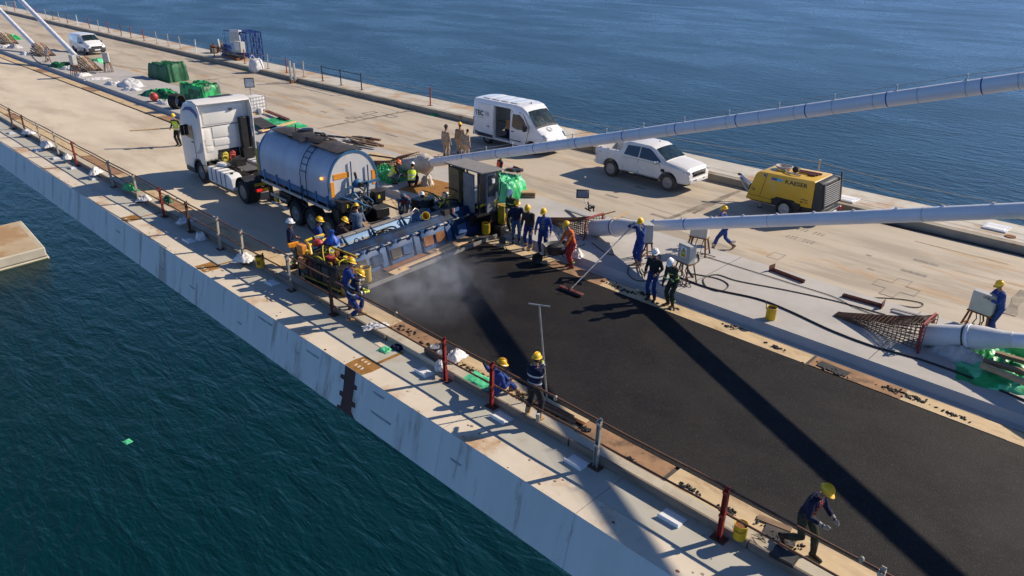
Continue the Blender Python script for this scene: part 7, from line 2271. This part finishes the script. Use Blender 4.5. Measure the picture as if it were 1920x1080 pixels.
# ================================================================== people
def ik(a, c, l1, l2, hint):
    """joint position of a two-bone limb from a to c bending towards hint"""
    d = c - a
    L_ = min(d.length, (l1 + l2) * 0.998)
    d.normalize()
    c = a + d * L_
    x = (l1 * l1 - l2 * l2 + L_ * L_) / (2 * L_)
    h = math.sqrt(max(0.0, l1 * l1 - x * x))
    hv = (hint - d * hint.dot(d))
    hv = hv.normalized() if hv.length > 1e-6 else d.orthogonal().normalized()
    return a + d * x + hv * h, c


def person(loc, rz, label, top='navy', legs='navy', boots='boot', gloves=None, helmet='helmet_yellow', vest=None, bands=None, leg_bands=None, k=1.0,
           hip=0.93, lean=4, twist=0, head=(8, 0), hands=None, feet=None, knees=None, hood=False, mask=False, under=None, shift=(0, 0), elbows=None, bulk=1.0, group='workers on the bridge'):
    hipc = Vector((shift[0], shift[1], hip))
    a = R(lean)
    sp = Vector((math.sin(a), 0, math.cos(a)))          # spine direction
    fwd = Vector((math.cos(a), 0, -math.sin(a)))
    tw = Matrix.Rotation(R(twist), 3, sp)
    side = tw @ Vector((0, 1, 0))
    fch = tw @ fwd
    chest = hipc + sp * 0.30
    neck = hipc + sp * 0.50 + fch * 0.01
    hd = Matrix.Rotation(R(head[1]), 3, 'Z') @ Vector((math.sin(a * 0.6 + R(head[0])), 0, math.cos(a * 0.6 + R(head[0]))))
    headc = neck + sp * 0.04 + hd * 0.15
    hf = (Matrix.Rotation(R(head[1]), 3, 'Z') @ Vector((math.cos(a * 0.6 + R(head[0])), 0, -math.sin(a * 0.6 + R(head[0])))))
    hs = hd.cross(hf)
    src = []        # (builder, material) pairs so every surface point knows its cloth
    mb = MB()

    def ringed(pts, rad, m, seg=14):
        mb.tube(pts, rad, m, seg)

    # trunk: elliptical sections
    rings = []
    for t, dx, rx, ry, m in ((-0.10, 0, 0.085, 0.10, legs), (-0.04, 0, 0.118, 0.155, legs), (0.05, 0, 0.122, 0.162, top), (0.15, 0.005, 0.118, 0.155, top), (0.27, 0.012, 0.130, 0.172, top), (0.38, 0.012, 0.132, 0.190, top), (0.45, 0.0, 0.105, 0.185, top), (0.495, 0.0, 0.07, 0.10, top)):
        q = max(0.0, min(1.0, t / 0.4))
        sd = Vector((0, 1, 0)).lerp(side, q)
        ff = fwd.lerp(fch, q)
        c = hipc + sp * t + ff * dx
        rings.append(([c + ff * rx * bulk * math.cos(w) + sd * ry * bulk * math.sin(w) for w in [2 * math.pi * i / 18 for i in range(18)]], m))
    mb.loft([r_[0] for r_ in rings[:3]], legs)
    mb.loft([r_[0] for r_ in rings[2:]], top)
    if under:
        c0 = hipc + sp * 0.36 + fch * 0.105
        mb.ell(c0, (0.035, 0.05, 0.10), under, 8)
        mb.ell(hipc + sp * 0.18 + fch * 0.10, (0.035, 0.04, 0.12), under, 8)
    # neck and head with face
    skin = 'skin' if not hood else top
    ringed([neck - sp * 0.04, neck + hd * 0.10], [0.062, 0.054], skin)
    mb.ell(headc + hd * 0.03 - hf * 0.005, (0.092, 0.076, 0.098), 'hair' if not hood else top, 14)
    rr = []
    for i in range(8):
        u = i / 7
        z = -0.115 + 0.20 * u
        w = [0.030, 0.048, 0.060, 0.066, 0.069, 0.070, 0.066, 0.05][i]
        fx = [0.040, 0.034, 0.028, 0.028, 0.026, 0.024, 0.018, 0.01][i]
        c = headc + hd * z + hf * fx
        rr.append([c + hf * w * 0.98 * math.cos(t_) + hs * w * math.sin(t_) for t_ in [2 * math.pi * j / 14 for j in range(14)]])
    mb.loft(rr, 'skin')
    mb.tube([headc + hf * 0.088 + hd * 0.02, headc + hf * 0.108 - hd * 0.025], [0.008, 0.016], 'skin', 6)
    for s in (-1, 1):
        mb.ell(headc + hs * 0.075 * s - hd * 0.01, (0.018, 0.014, 0.03), 'skin', 6)
        mb.ell(headc + hf * 0.089 + hs * 0.030 * s + hd * 0.022, (0.010, 0.012, 0.008), 'hair', 6)
    mb.ell(headc + hf * 0.088 - hd * 0.058, (0.008, 0.024, 0.008), 'hose_red', 6)
    # legs
    ft = feet or [(0.02, 0.11, 0.0, 6), (-0.02, -0.11, 0.0, -6)]
    for i, s in enumerate((1, -1)):
        h0 = hipc + Vector((0, 0.088 * s, -0.03))
        fx, fy, fz, fa = ft[i][:4]
        pitch = ft[i][4] if len(ft[i]) > 4 else 0
        ank = Vector((fx, fy, fz + 0.095))
        kh = Vector((1, 0.12 * s, 0.1)) if not knees else Vector(knees[i])
        kn, ank = ik(h0, ank, 0.43, 0.42, kh)
        ringed([h0 + (h0 - kn).normalized() * 0.06, h0.lerp(kn, 0.35), kn, kn.lerp(ank, 0.35), ank + (kn - ank).normalized() * 0.03], [0.098 * bulk, 0.092 * bulk, 0.070 * bulk, 0.074 * bulk, 0.058 * bulk], legs)
        fd = Matrix.Rotation(R(fa), 3, 'Z') @ Vector((math.cos(R(pitch)), 0, -math.sin(R(pitch))))
        fu = Matrix.Rotation(R(fa), 3, 'Z') @ Vector((math.sin(R(pitch)), 0, math.cos(R(pitch))))
        fs_ = fu.cross(fd)
        ringed([ank + fu * 0.05, ank - fu * 0.03], [0.055, 0.05], boots, 10)
        rf = []
        for u, w, h_, dz in ((-0.075, 0.030, 0.04, -0.05), (-0.05, 0.043, 0.055, -0.045), (0.03, 0.044, 0.05, -0.050), (0.10, 0.048, 0.040, -0.060), (0.16, 0.046, 0.032, -0.066), (0.195, 0.028, 0.02, -0.074)):
            c = ank + fd * u + fu * dz
            rf.append([c + fs_ * w * math.cos(t_) + fu * h_ * math.sin(t_) for t_ in [2 * math.pi * j / 10 for j in range(10)]])
        mb.loft(rf, boots)
    # arms and hands
    hn = hands or [(0.08, 0.27, hip - 0.10), (0.08, -0.27, hip - 0.10)]
    wrists = []
    for i, s in enumerate((1, -1)):
        sh = neck - sp * 0.055 + side * 0.178 * s
        tgt = Vector(hn[i])
        eh = Vector((-0.8, 0.5 * s, -0.5)) if not elbows else Vector(elbows[i])
        el, wr = ik(sh, tgt, 0.285, 0.255, eh)
        ringed([sh - side * 0.05 * s + sp * 0.01, sh, sh.lerp(el, 0.5), el, el.lerp(wr, 0.5), wr], [0.066, 0.070, 0.060, 0.052, 0.050, 0.040], top, 12)
        hm = gloves or 'skin'
        dv = (wr - el).normalized()
        # palm turned towards the body
        pn = dv.cross(Vector((0, 0, 1)))
        pn = pn.normalized() if pn.length > 0.1 else Vector((0, 1, 0))
        bn = dv.cross(pn)
        mb.tube([wr - dv * 0.01, wr + dv * 0.03, wr + dv * 0.085], [0.030, 0.036, 0.036], hm, 8)
        for f_ in range(4):
            off = (f_ - 1.5) * 0.020
            l_ = [0.058, 0.070, 0.066, 0.050][f_]
            b0 = wr + dv * 0.080 + bn * off
            b1 = b0 + dv * l_ * 0.55 + pn * 0.012 * s
            b2 = b1 + dv * l_ * 0.25 + pn * 0.030 * s
            mb.tube([b0, b1, b2], [0.0125, 0.0115, 0.0095], hm, 6)
        t0 = wr + dv * 0.03 - bn * 0.032
        mb.tube([t0, t0 + dv * 0.035 - bn * 0.022, t0 + dv * 0.065 - bn * 0.016 + pn * 0.015 * s], [0.014, 0.0125, 0.010], hm, 6)
        wrists.append((el, wr, dv))
    # one continuous skin over all of it
    src_v = mb.v
    vm = {}
    for f, m in zip(mb.f, mb.fm):
        for i_ in f:
            vm[i_] = m
    raw = bpy.data.meshes.new('raw')
    raw.from_pydata(mb.v, [], mb.f)
    bm = bmesh.new()
    bm.from_mesh(raw)
    bmesh.ops.recalc_face_normals(bm, faces=bm.faces)
    bm.to_mesh(raw)
    bm.free()
    o = bpy.data.objects.new('person', raw)
    COL.objects.link(o)
    md = o.modifiers.new('skin', 'REMESH')
    md.mode = 'VOXEL'
    md.voxel_size = 0.0125
    sm = o.modifiers.new('soft', 'SMOOTH')
    sm.factor = 0.5
    sm.iterations = 2
    dg = bpy.context.evaluated_depsgraph_get()
    dg.update()
    me = bpy.data.meshes.new_from_object(o.evaluated_get(dg), depsgraph=dg)
    o.modifiers.clear()
    o.data = me
    bpy.data.meshes.remove(raw)
    kd = kdtree.KDTree(len(src_v))
    for i_, p in enumerate(src_v):
        kd.insert(p, i_)
    kd.balance()
    for m in mb.mats:
        me.materials.append(M[m])
    nv = len(me.vertices)
    co = np.empty(nv * 3)
    me.vertices.foreach_get('co', co)
    co = co.reshape(-1, 3)
    no = np.empty(nv * 3)
    me.vertices.foreach_get('normal', no)
    no = no.reshape(-1, 3)
    lab = np.array([vm.get(kd.find(Vector(p))[1], 0) for p in co])
    cloth = np.array([m in (top, legs) for m in mb.mats])[lab]
    # creases in the cloth
    sd = hash(label) % 97
    x, y, z = co.T
    wr_ = (np.sin(z * 41 + 9 * np.sin(x * 23 + sd) + 7 * np.sin(y * 19)) * 0.5 + np.sin(z * 23 - x * 31 + 6 * np.sin(y * 27 + sd)) * 0.5)
    co2 = co + no * (wr_ * 0.0052 * cloth)[:, None]
    me.vertices.foreach_set('co', co2.astype(np.float32).ravel())
    npol = len(me.polygons)
    fi = np.empty(npol * 4, dtype=np.int32) if all(False for _ in ()) else None
    mi = np.zeros(npol, dtype=np.int32)
    ls = np.empty(npol, dtype=np.int32)
    me.polygons.foreach_get('loop_start', ls)
    lv = np.empty(len(me.loops), dtype=np.int32)
    me.loops.foreach_get('vertex_index', lv)
    mi = lab[lv[ls]]
    me.polygons.foreach_set('material_index', mi.astype(np.int32))
    me.polygons.foreach_set('use_smooth', [True] * npol)
    me.update()
    tag(o, label, 'person', group)
    # helmet
    if helmet:
        mh = MB()
        up, f_, s_ = hd, hf, hs
        hc = headc + hd * 0.045 - hf * 0.004
        rings = []
        for i in range(7):
            th = math.pi / 2 * i / 6.4
            rings.append([hc + up * (0.018 + 0.112 * math.sin(th)) + f_ * 0.121 * math.cos(th) * math.cos(p_) + s_ * 0.100 * math.cos(th) * math.sin(p_) for p_ in [2 * math.pi * j / 20 for j in range(20)]])
        mh.loft(rings, helmet)
        brim = []
        for d_, e_ in ((0.118, 0.018), (0.138, 0.004), (0.138, -0.004), (0.112, 0.004)):
            brim.append([hc + up * (e_ - 0.012 * max(0, math.cos(p_))) + f_ * (d_ + (0.045 * max(0, math.cos(p_)) ** 2 if d_ > 0.125 else 0)) * math.cos(p_) + s_ * (d_ - 0.02) * math.sin(p_) for p_ in [2 * math.pi * j / 20 for j in range(20)]])
        mh.loft(brim, helmet, cap=False)
        for q in (-0.03, 0, 0.03):
            mh.tube([hc + up * (0.020 + 0.114 * math.sin(t_)) + f_ * 0.121 * math.cos(t_) + s_ * q * math.sin(t_) for t_ in [math.pi * (0.12 + 0.76 * j / 8) for j in range(9)]], 0.007, helmet, 5)
        ho = mh.build('helmet', o, smooth=50)
        ml = MB().tube([headc + hs * 0.078 + hd * 0.03, headc + hs * 0.05 - hd * 0.10 + hf * 0.03, headc - hd * 0.122 + hf * 0.05, headc - hs * 0.05 - hd * 0.10 + hf * 0.03, headc - hs * 0.078 + hd * 0.03], 0.006, 'black', 4)
        ml.build('chin_strap', o)
    if mask:
        mk = MB()
        mk.ell(headc + hf * 0.070 - hd * 0.055, (0.045, 0.058, 0.05), 'mask_blue', 10)
        mk.build('face_mask', o)
    if hood:
        mk = MB()
        mk.ell(headc + hd * 0.02 - hf * 0.012, (0.115, 0.10, 0.135), top, 14)
        mk.build('hood', o)

    def torso_band(t, grow, hgt, m, name, par):
        q = max(0.0, min(1.0, t / 0.4))
        tabt, tabx, taby = (-0.04, 0.05, 0.15, 0.27, 0.38, 0.45), (0.118, 0.122, 0.118, 0.130, 0.132, 0.105), (0.155, 0.162, 0.155, 0.172, 0.190, 0.185)
        rr = []
        for tt in (t - hgt / 2, t + hgt / 2):
            rx, ry = np.interp(tt, tabt, tabx) * bulk + grow, np.interp(tt, tabt, taby) * bulk + grow
            sd_, ff = Vector((0, 1, 0)).lerp(side, q), fwd.lerp(fch, q)
            c = hipc + sp * tt + ff * 0.008
            rr.append([c + ff * rx * math.cos(w) + sd_ * ry * math.sin(w) for w in [2 * math.pi * i / 20 for i in range(20)]])
        return rr
    if vest:
        rr = []
        for t in (-0.03, 0.05, 0.15, 0.27, 0.38, 0.44, 0.47):
            rr.append(torso_band(t, 0.016 if t < 0.44 else 0.006, 0.0001, vest, 'vest', o)[0])
        MB().loft(rr, vest, cap=False).build('safety_vest', o, smooth=50)
        for t in (0.06, 0.21):
            MB().loft(torso_band(t, 0.021, 0.05, 'reflective', 'b', o), 'reflective', cap=False).build('reflective_band', o)
    if bands:
        for t in (0.10, 0.30):
            MB().loft(torso_band(t, 0.012, 0.042, bands, 'b', o), bands, cap=False).build('reflective_band', o)
        for el, wr, dv in wrists:
            c = el.lerp(wr, 0.35)
            MB().lathe([(0.060, -0.02), (0.060, 0.02)], bands, c, dv, 12, cap=False).build('reflective_band', o)
    if leg_bands:
        for i in range(2):
            fx, fy, fz = ft[i][:3]
            MB().lathe([(0.080, 0), (0.078, 0.045)], leg_bands, (fx - 0.005, fy, fz + 0.22), (0, 0, 1), 12, cap=False).build('reflective_band', o)
    o.location = loc
    o.rotation_euler = (0, 0, R(rz))
    o.scale = (k, k, k)
    return o


def by_head(px, py, z):
    """stand a figure where its helmet shows at (px, py) when the helmet sits at height z"""
    p = g(px, py, z)
    return p


def squat(fwd_reach=0.35, z=0.35):
    return dict(hip=0.36, lean=32, hands=[(fwd_reach + 0.15, 0.12, z), (fwd_reach + 0.15, -0.12, z)], feet=[(0.16, 0.15, 0, 10), (0.02, -0.15, 0, -10)], knees=[(1, 0.25, 0.9), (1, -0.25, 0.9)], shift=(-0.10, 0), head=(18, 0))


def ground(p, z):
    return Vector((p.x, p.y, z))


# 1 by the truck front, carrying a plank
p = ground(g(337, 273), 0)
person(p, 120, 'worker in yellow vest and yellow helmet holding a plank beside the truck cab', 'charcoal', 'charcoal', vest='hi_vis_yellow', mask=True, hands=[(0.22, 0.30, 1.0), (0.20, -0.25, 0.98)], lean=6, gloves='glove')
put(MB().bar(p + Vector((-0.1, 0.15, 1.02)), p + Vector((1.3, 2.0, 0.92)), 0.18, 0.04, 'wood_new'), 'plank', 'long pale plank held out by the worker beside the truck cab', 'plank', bevel=0.004)
# 2, 3 kneeling pair
person(Vector((27.0, -19.75, 0.25)), -120, 'kneeling worker in yellow vest and orange helmet behind the tank', 'navy', 'slate', helmet='helmet_orange', vest='hi_vis_yellow', **squat())
person(Vector((25.9, -20.0, 0.25)), -50, 'kneeling worker in yellow vest and white helmet seen from behind', 'navy', 'navy', helmet='helmet_white', vest='hi_vis_yellow', **squat())
# 4 bending red vest
person(ground(g(757, 376, 1.1), 0.0) + Vector((0.30, -0.25, 0)), 138, 'worker in red orange vest bending over behind the machine rail', 'slate', 'slate', helmet='slate', vest='hi_vis_orange', hip=0.88, lean=62, head=(14, 0), hands=[(0.62, 0.18, 0.50), (0.60, -0.18, 0.48)], shift=(-0.3, 0), feet=[(-0.05, 0.16, 0, 0), (-0.15, -0.16, 0, 0)])
# 5 white helmet behind machine
person(ground(g(794, 361, 1.78), 0.0), -20, 'worker in dark jacket and white helmet standing behind the machine trough', 'charcoal', 'charcoal', helmet='helmet_white', lean=14, hands=[(0.35, 0.16, 1.0), (0.35, -0.14, 1.0)])
# 6-8 hooded
person(ground(g(836, 297), 0), -75, 'worker in beige overalls and dark cap, left of the three by the van shadow', 'beige', 'beige', helmet='brown', bulk=1.14, gloves='glove')
person(ground(g(862, 292), 0), -60, 'worker in beige overalls and yellow helmet behind the hunched one', 'beige_dark', 'beige', helmet='helmet_yellow', bulk=1.14, lean=8)
person(ground(g(872, 300), 0), -80, 'dark haired hunched worker in beige overalls beside the cable', 'beige', 'beige', helmet=None, bulk=1.12, lean=28, head=(14, 0), hip=0.88, shift=(-0.1, 0))
# 9 red vest walking away
person(ground(g(936, 358), 0), -110, 'worker in red orange vest walking away behind the green tarp', 'navy', 'jeans', helmet='helmet_white', vest='hi_vis_orange', gloves='glove_yellow', hands=[(0.20, 0.32, 0.88), (-0.12, -0.34, 0.86)], feet=[(0.22, 0.1, 0, 4), (-0.25, -0.1, 0.05, -4, 30)])
# 10 at the far end of the machine
person(ground(g(921, 312, 2.05), 0.25) + Vector((0, 0, 0.02)), 110, 'worker in slate overalls and white helmet at the machine canopy corner', 'slate', 'slate', helmet='helmet_white', lean=8, hands=[(0.35, 0.12, 1.15), (0.30, -0.22, 1.0)])
# 11 group on the median edge
person(ground(g(960, 437, 0.25), 0.25), 100, 'worker in olive overalls and white helmet leaning on a shovel', 'olive', 'olive', helmet='helmet_white', bands='reflective_lime', leg_bands='reflective_lime', hands=[(0.34, 0.10, 1.05), (0.28, -0.10, 0.95)], lean=8, head=(18, 0), gloves='glove')
person(ground(g(968, 455, 0.06), 0.06), 130, 'worker in dark jacket and jeans beside the shovel worker', 'navy', 'jeans', hands=[(0.28, 0.20, 1.05), (0.20, -0.24, 0.95)], head=(20, 10), lean=8)
person(ground(g(991, 466, 0.06), 0.06), 110, 'worker in plum jacket and yellow helmet looking down, second from the wheelbarrow', 'brown', 'royal_dark', head=(24, 0), lean=8, hands=[(0.20, 0.22, 0.85), (0.14, -0.26, 0.82)], boots='boot_tan')
person(ground(g(1018, 476, 0.06), 0.06), 120, 'worker in open royal blue jacket standing left of the wheelbarrow', 'royal', 'royal_dark', under='grey_cloth', head=(16, -10), lean=2, hands=[(0.12, 0.28, 0.88), (0.12, -0.28, 0.88)], bulk=1.05)
person(ground(g(1071, 501, 0.06), 0.06), 65, 'worker in orange jacket and red trousers at the wheelbarrow', 'workwear_orange', 'workwear_red', bands=None, leg_bands='reflective_lime', mask=True, head=(22, 0), lean=16, hands=[(0.42, 0.22, 0.86), (0.40, -0.22, 0.84)], boots='rusty_red', gloves='glove')
# shovel
sp_ = ground(g(958, 432, 0.25), 0.25)
t = thing('shovel', 'long handled shovel standing on the plywood strip before the olive worker', 'shovel', (0, 0, 0))
f0 = g(942, 456, 0.06)
MB().tube([f0 + Vector((0, 0, 0.2)), sp_ + Vector((-0.12, 0.32, 1.05))], 0.018, 'black', 6).build('handle', t)
MB().box(f0 + Vector((0, 0, 0.13)), (0.26, 0.03, 0.30), 'anthracite', (8, 0, 30)).build('blade', t, bevel=0.008)
f0 = g(988, 458, 0.06)
put(MB().box(f0 + Vector((-0.05, 0.15, 0.72)), (0.02, 0.22, 0.32), 'black', (0, 0, 20)), 'pouch', 'black flat tool pouch at the hip of the plum jacket worker', 'pouch', bevel=0.006)
# 15 squeegee man
person(Vector((13.35, -19.95, 0.25)), 78, 'worker in royal blue overalls pushing the long squeegee', 'royal', 'royal', leg_bands='reflective', boots='boot_tan', gloves='glove', lean=4, head=(14, 20), mask=True, hands=[(0.20, 0.16, 1.42), (0.26, -0.16, 1.52)], elbows=[(-0.2, 0.8, -0.6), (-0.2, -0.8, -0.6)])
# 16, 17 white helmets
person(ground(g(1221, 562, 0.06), 0.06), 100, 'worker in black jacket, blue trousers and white helmet on the plywood strip', 'charcoal', 'royal_dark', helmet='helmet_white', head=(10, 20), leg_bands='reflective', hands=[(0.16, 0.16, 0.98), (0.14, -0.24, 0.90)], lean=2)
person(ground(g(1256, 574, 0.06), 0.06), 82, 'worker in dark overalls with lime bands and white helmet, head bowed', 'olive', 'olive', helmet='helmet_white', bands='reflective_lime', leg_bands='reflective_lime', head=(28, 10), lean=20, hip=0.91, shift=(-0.08, 0), hands=[(0.30, 0.10, 0.86), (0.30, -0.12, 0.84)], gloves='boot')
# 18 walker
person(ground(g(1354, 468), 0), 38, 'worker in royal blue overalls walking across the far roadway', 'royal', 'royal', leg_bands='reflective', boots='boot_tan', lean=8, hip=0.88, hands=[(0.16, 0.10, 1.48), (0.30, -0.22, 1.18)], feet=[(0.36, 0.09, 0.0, 4, -8), (-0.40, -0.09, 0.06, -4, 50)], elbows=[(0.2, 0.9, -0.6), (-0.8, -0.5, -0.4)])
# 19 right electrician
person(Vector((3.35, -23.72, 0)), 42, 'worker in royal blue overalls reaching into the electrical box at right', 'royal', 'royal', leg_bands='reflective', gloves='glove', lean=12, head=(18, 0), hands=[(0.46, 0.12, 1.22), (0.44, -0.08, 1.18)], elbows=[(-0.5, 0.7, -0.5), (-0.5, -0.7, -0.5)])
# 20 white helmet left
person(ground(g(551, 502, 0.05), 0.05), -118, 'worker in navy sweater, khaki trousers and white helmet at the left rail', 'navy', 'khaki', helmet='helmet_white', boots='boot', leg_bands='reflective_lime', head=(4, -10), lean=2, hands=[(0.24, 0.22, 1.0), (0.16, -0.26, 0.95)])
# 21-23 behind the machine's left end
person(ground(g(591, 404, 1.84), 0.0), -115, 'worker in royal blue and yellow helmet between the tank wheels and machine', 'royal', 'royal', mask=True, head=(14, 0), hands=[(0.30, 0.14, 1.0), (0.28, -0.16, 0.98)], lean=6)
person(ground(g(634, 405, 1.76), 0.0), -95, 'worker in dark brown jacket with respirator bending at the machine rail', 'brown', 'brown', mask=False, head=(20, -20), lean=22, hip=0.90, shift=(-0.1, 0), hands=[(0.48, 0.10, 0.98), (0.52, -0.06, 0.95)], gloves='glove')
person(ground(g(667, 382, 1.80), 0.0), -35, 'worker in washed denim jacket and yellow helmet behind the tank rear', 'slate', 'jeans', head=(16, 0), lean=16, hands=[(0.42, 0.18, 1.1), (0.40, -0.18, 1.05)], bulk=1.12)
# 24, 25 pair at the near front corner
person(ground(g(668, 590, 0.06), 0.06) + Vector((0.35, 0.0, 0)), -112, 'bent worker in royal blue reaching to the yellow bucket on the foot plate', 'royal', 'royal_dark', bands=None, head=(14, 0), lean=18, hip=0.91, shift=(-0.08, 0), hands=[(0.40, 0.12, 1.08), (0.40, -0.14, 1.02)], gloves='glove')
person(ground(g(668, 596, 0.17), 0.17), -120, 'worker in navy jacket with grey bands beside the near post, seen from behind', 'navy', 'royal_dark', bands='reflective', boots='boot_tan', head=(22, 0), lean=24, hip=0.76, shift=(-0.12, 0), hands=[(0.33, 0.16, 0.80), (0.34, -0.12, 0.86)], gloves='glove_yellow', feet=[(0.14, 0.16, 0, 6), (-0.24, -0.14, 0, -8)], knees=[(1, 0.3, 0.5), (1, -0.3, 0.5)])
# 26 seated on the kerb
person(Vector((11.15, -10.86, 0.19)), -112, 'worker in royal blue overalls seated on the kerb behind the red post', 'royal', 'royal', hip=0.10, lean=14, head=(12, -20), hands=[(0.02, 0.66, 0.42), (0.34, -0.20, 0.36)], feet=[(0.52, 0.10, -0.12, 4), (0.60, -0.16, -0.12, -6)], knees=[(0.5, 0.2, 1), (0.5, -0.2, 1)], elbows=[(-0.4, 0.3, -0.8), (-0.6, -0.6, -0.3)], gloves='boot', boots='boot_tan')
# 27 pole worker
pl = ground(g(1000, 784, 0.17), 0.17)
b0 = g(1026, 752, 0.08)
tp_ = min((g(1011, 572, 1.5 + 0.02 * q) for q in range(120)), key=lambda v: abs((v - b0).length - 2.7))
inv = (Matrix.Translation(pl) @ Matrix.Rotation(R(-82), 4, 'Z')).inverted()
h1, h2 = inv @ b0.lerp(tp_, 0.48), inv @ b0.lerp(tp_, 0.26)
person(pl, -82, 'worker in navy jacket with grey bands holding a long pole upright, seen from behind', 'navy', 'charcoal', bands='reflective', gloves='glove_yellow', boots='boot_tan', bulk=1.1, lean=4, head=(4, 0), hands=[(0.20, 0.10, 0.92), tuple(h1)], k=0.97, feet=[(0.02, 0.20, 0, 10), (-0.02, -0.17, 0, -8)], elbows=[(-0.6, 0.7, -0.4), (-0.3, -0.9, -0.5)])
t = thing('float_pole', 'long T-ended pole held upright by the worker with the banded jacket', 'tool', (0, 0, 0))
MB().tube([b0, tp_], 0.021, 'galvanised', 8).build('handle', t)
MB().tube([tp_ + Vector((0.22, 0.12, 0)), tp_ - Vector((0.22, 0.12, 0))], 0.017, 'galvanised', 6).build('cross_bar', t)
# 28 bent walker at the bottom right
person(ground(g(1514, 1046, 0.06), 0.06), 172, 'worker in dark jacket and yellow helmet striding bent forward at bottom right', 'navy', 'olive', under='post_red', gloves='glove', lean=17, hip=0.92, shift=(-0.21, 0), head=(20, 8), hands=[(0.22, 0.20, 0.96), (0.20, -0.16, 1.0)], feet=[(0.04, 0.09, 0, 0), (-0.48, -0.12, 0.14, 0, 46)])

# wheelbarrow in front of the orange worker
wc = ground(g(1043, 490, 0.06), 0.06)
t = thing('wheelbarrow', 'dark wheelbarrow of asphalt in front of the orange worker', 'wheelbarrow', wc, 62)
mb = MB()
rim_ = [(-0.42, -0.32), (0.10, -0.34), (0.48, -0.22), (0.48, 0.22), (0.10, 0.34), (-0.42, 0.32)]
mb.loft([[(x * 0.62 + 0.05, y * 0.6, 0.32) for x, y in rim_], [(x, y, 0.66) for x, y in rim_], [(x * 0.96, y * 0.95, 0.66) for x, y in rim_], [(x * 0.62 + 0.05, y * 0.55, 0.36) for x, y in rim_]], 'anthracite', cap=True)
mb.build('tray', t, bevel=0.01)
MB().ell((0.02, 0, 0.55), (0.36, 0.25, 0.12), 'asphalt_crumb', 12).build('load', t)
for s in (-1, 1):
    MB().tube([(0.75, s * 0.06, 0.2), (-0.2, s * 0.24, 0.36), (-0.95, s * 0.27, 0.66)], 0.018, 'black', 6).build('handle', t)
    MB().tube([(-0.25, s * 0.24, 0.38), (-0.38, s * 0.26, 0.0), (-0.12, s * 0.22, 0.34)], 0.015, 'black', 5).build('leg', t)
w_ = MB().lathe([(0.10, -0.04), (0.19, -0.045), (0.2, 0), (0.19, 0.045), (0.10, 0.04)], 'tyre', (0, 0, 0), (0, 1, 0), 18).build('wheel', t, loc=(0.72, 0, 0.2))
o = heap('plastic_bag', 0.5, 0.4, 0.35, 'sack_white', 501, 16, 0.08, 0.35, loc=wc + Vector((-0.45, -0.55, 0.19)), rz=20)
tag(o, 'white bag on the median edge behind the wheelbarrow', 'bag')

# drifting fumes off the hot mat in front of the machine
sm = bpy.data.materials.new('fumes')
sm.use_nodes = True
nt = sm.node_tree
for n_ in list(nt.nodes):
    nt.nodes.remove(n_)
out = nt.nodes.new('ShaderNodeOutputMaterial')
pvn = nt.nodes.new('ShaderNodeVolumePrincipled')
pvn.inputs['Color'].default_value = (0.84, 0.90, 1.0, 1)
pvn.inputs['Anisotropy'].default_value = 0.2
tc = nt.nodes.new('ShaderNodeTexCoord')
ln_ = nt.nodes.new('ShaderNodeVectorMath')
ln_.operation = 'LENGTH'
nt.links.new(tc.outputs['Object'], ln_.inputs[0])
fall = nt.nodes.new('ShaderNodeMapRange')
fall.inputs['From Min'].default_value = 1.0
fall.inputs['From Max'].default_value = 0.15
fall.inputs['To Min'].default_value = 0.0
fall.inputs['To Max'].default_value = 1.0
nt.links.new(ln_.outputs['Value'], fall.inputs[0])
gp = nt.nodes.new('ShaderNodeNewGeometry')
nz_ = nt.nodes.new('ShaderNodeTexNoise')
nz_.inputs['Scale'].default_value = 1.1
nz_.inputs['Detail'].default_value = 4
nz_.inputs['Distortion'].default_value = 0.8
nt.links.new(gp.outputs['Position'], nz_.inputs['Vector'])
nr = nt.nodes.new('ShaderNodeMapRange')
nr.inputs['From Min'].default_value = 0.40
nr.inputs['From Max'].default_value = 0.72
nt.links.new(nz_.outputs[0], nr.inputs[0])
mu = nt.nodes.new('ShaderNodeMath')
mu.operation = 'MULTIPLY'
nt.links.new(fall.outputs[0], mu.inputs[0])
nt.links.new(nr.outputs[0], mu.inputs[1])
mu2 = nt.nodes.new('ShaderNodeMath')
mu2.operation = 'MULTIPLY'
mu2.inputs[1].default_value = 0.44
nt.links.new(mu.outputs[0], mu2.inputs[0])
nt.links.new(mu2.outputs[0], pvn.inputs['Density'])
nt.links.new(pvn.outputs[0], out.inputs['Volume'])
M['fumes'] = sm
for (c, s) in ((Vector((16.9, -13.25, 0.6)), (3.0, 2.8, 1.15)),):
    mb = MB().ell((0, 0, 0), (1, 1, 1), 'fumes', 24)
    o = mb.build('smoke', smooth=0, loc=c)
    o.scale = s
    o['kind'] = 'stuff'
    o['label'] = 'thin bluish fumes drifting over the fresh asphalt at the machine'
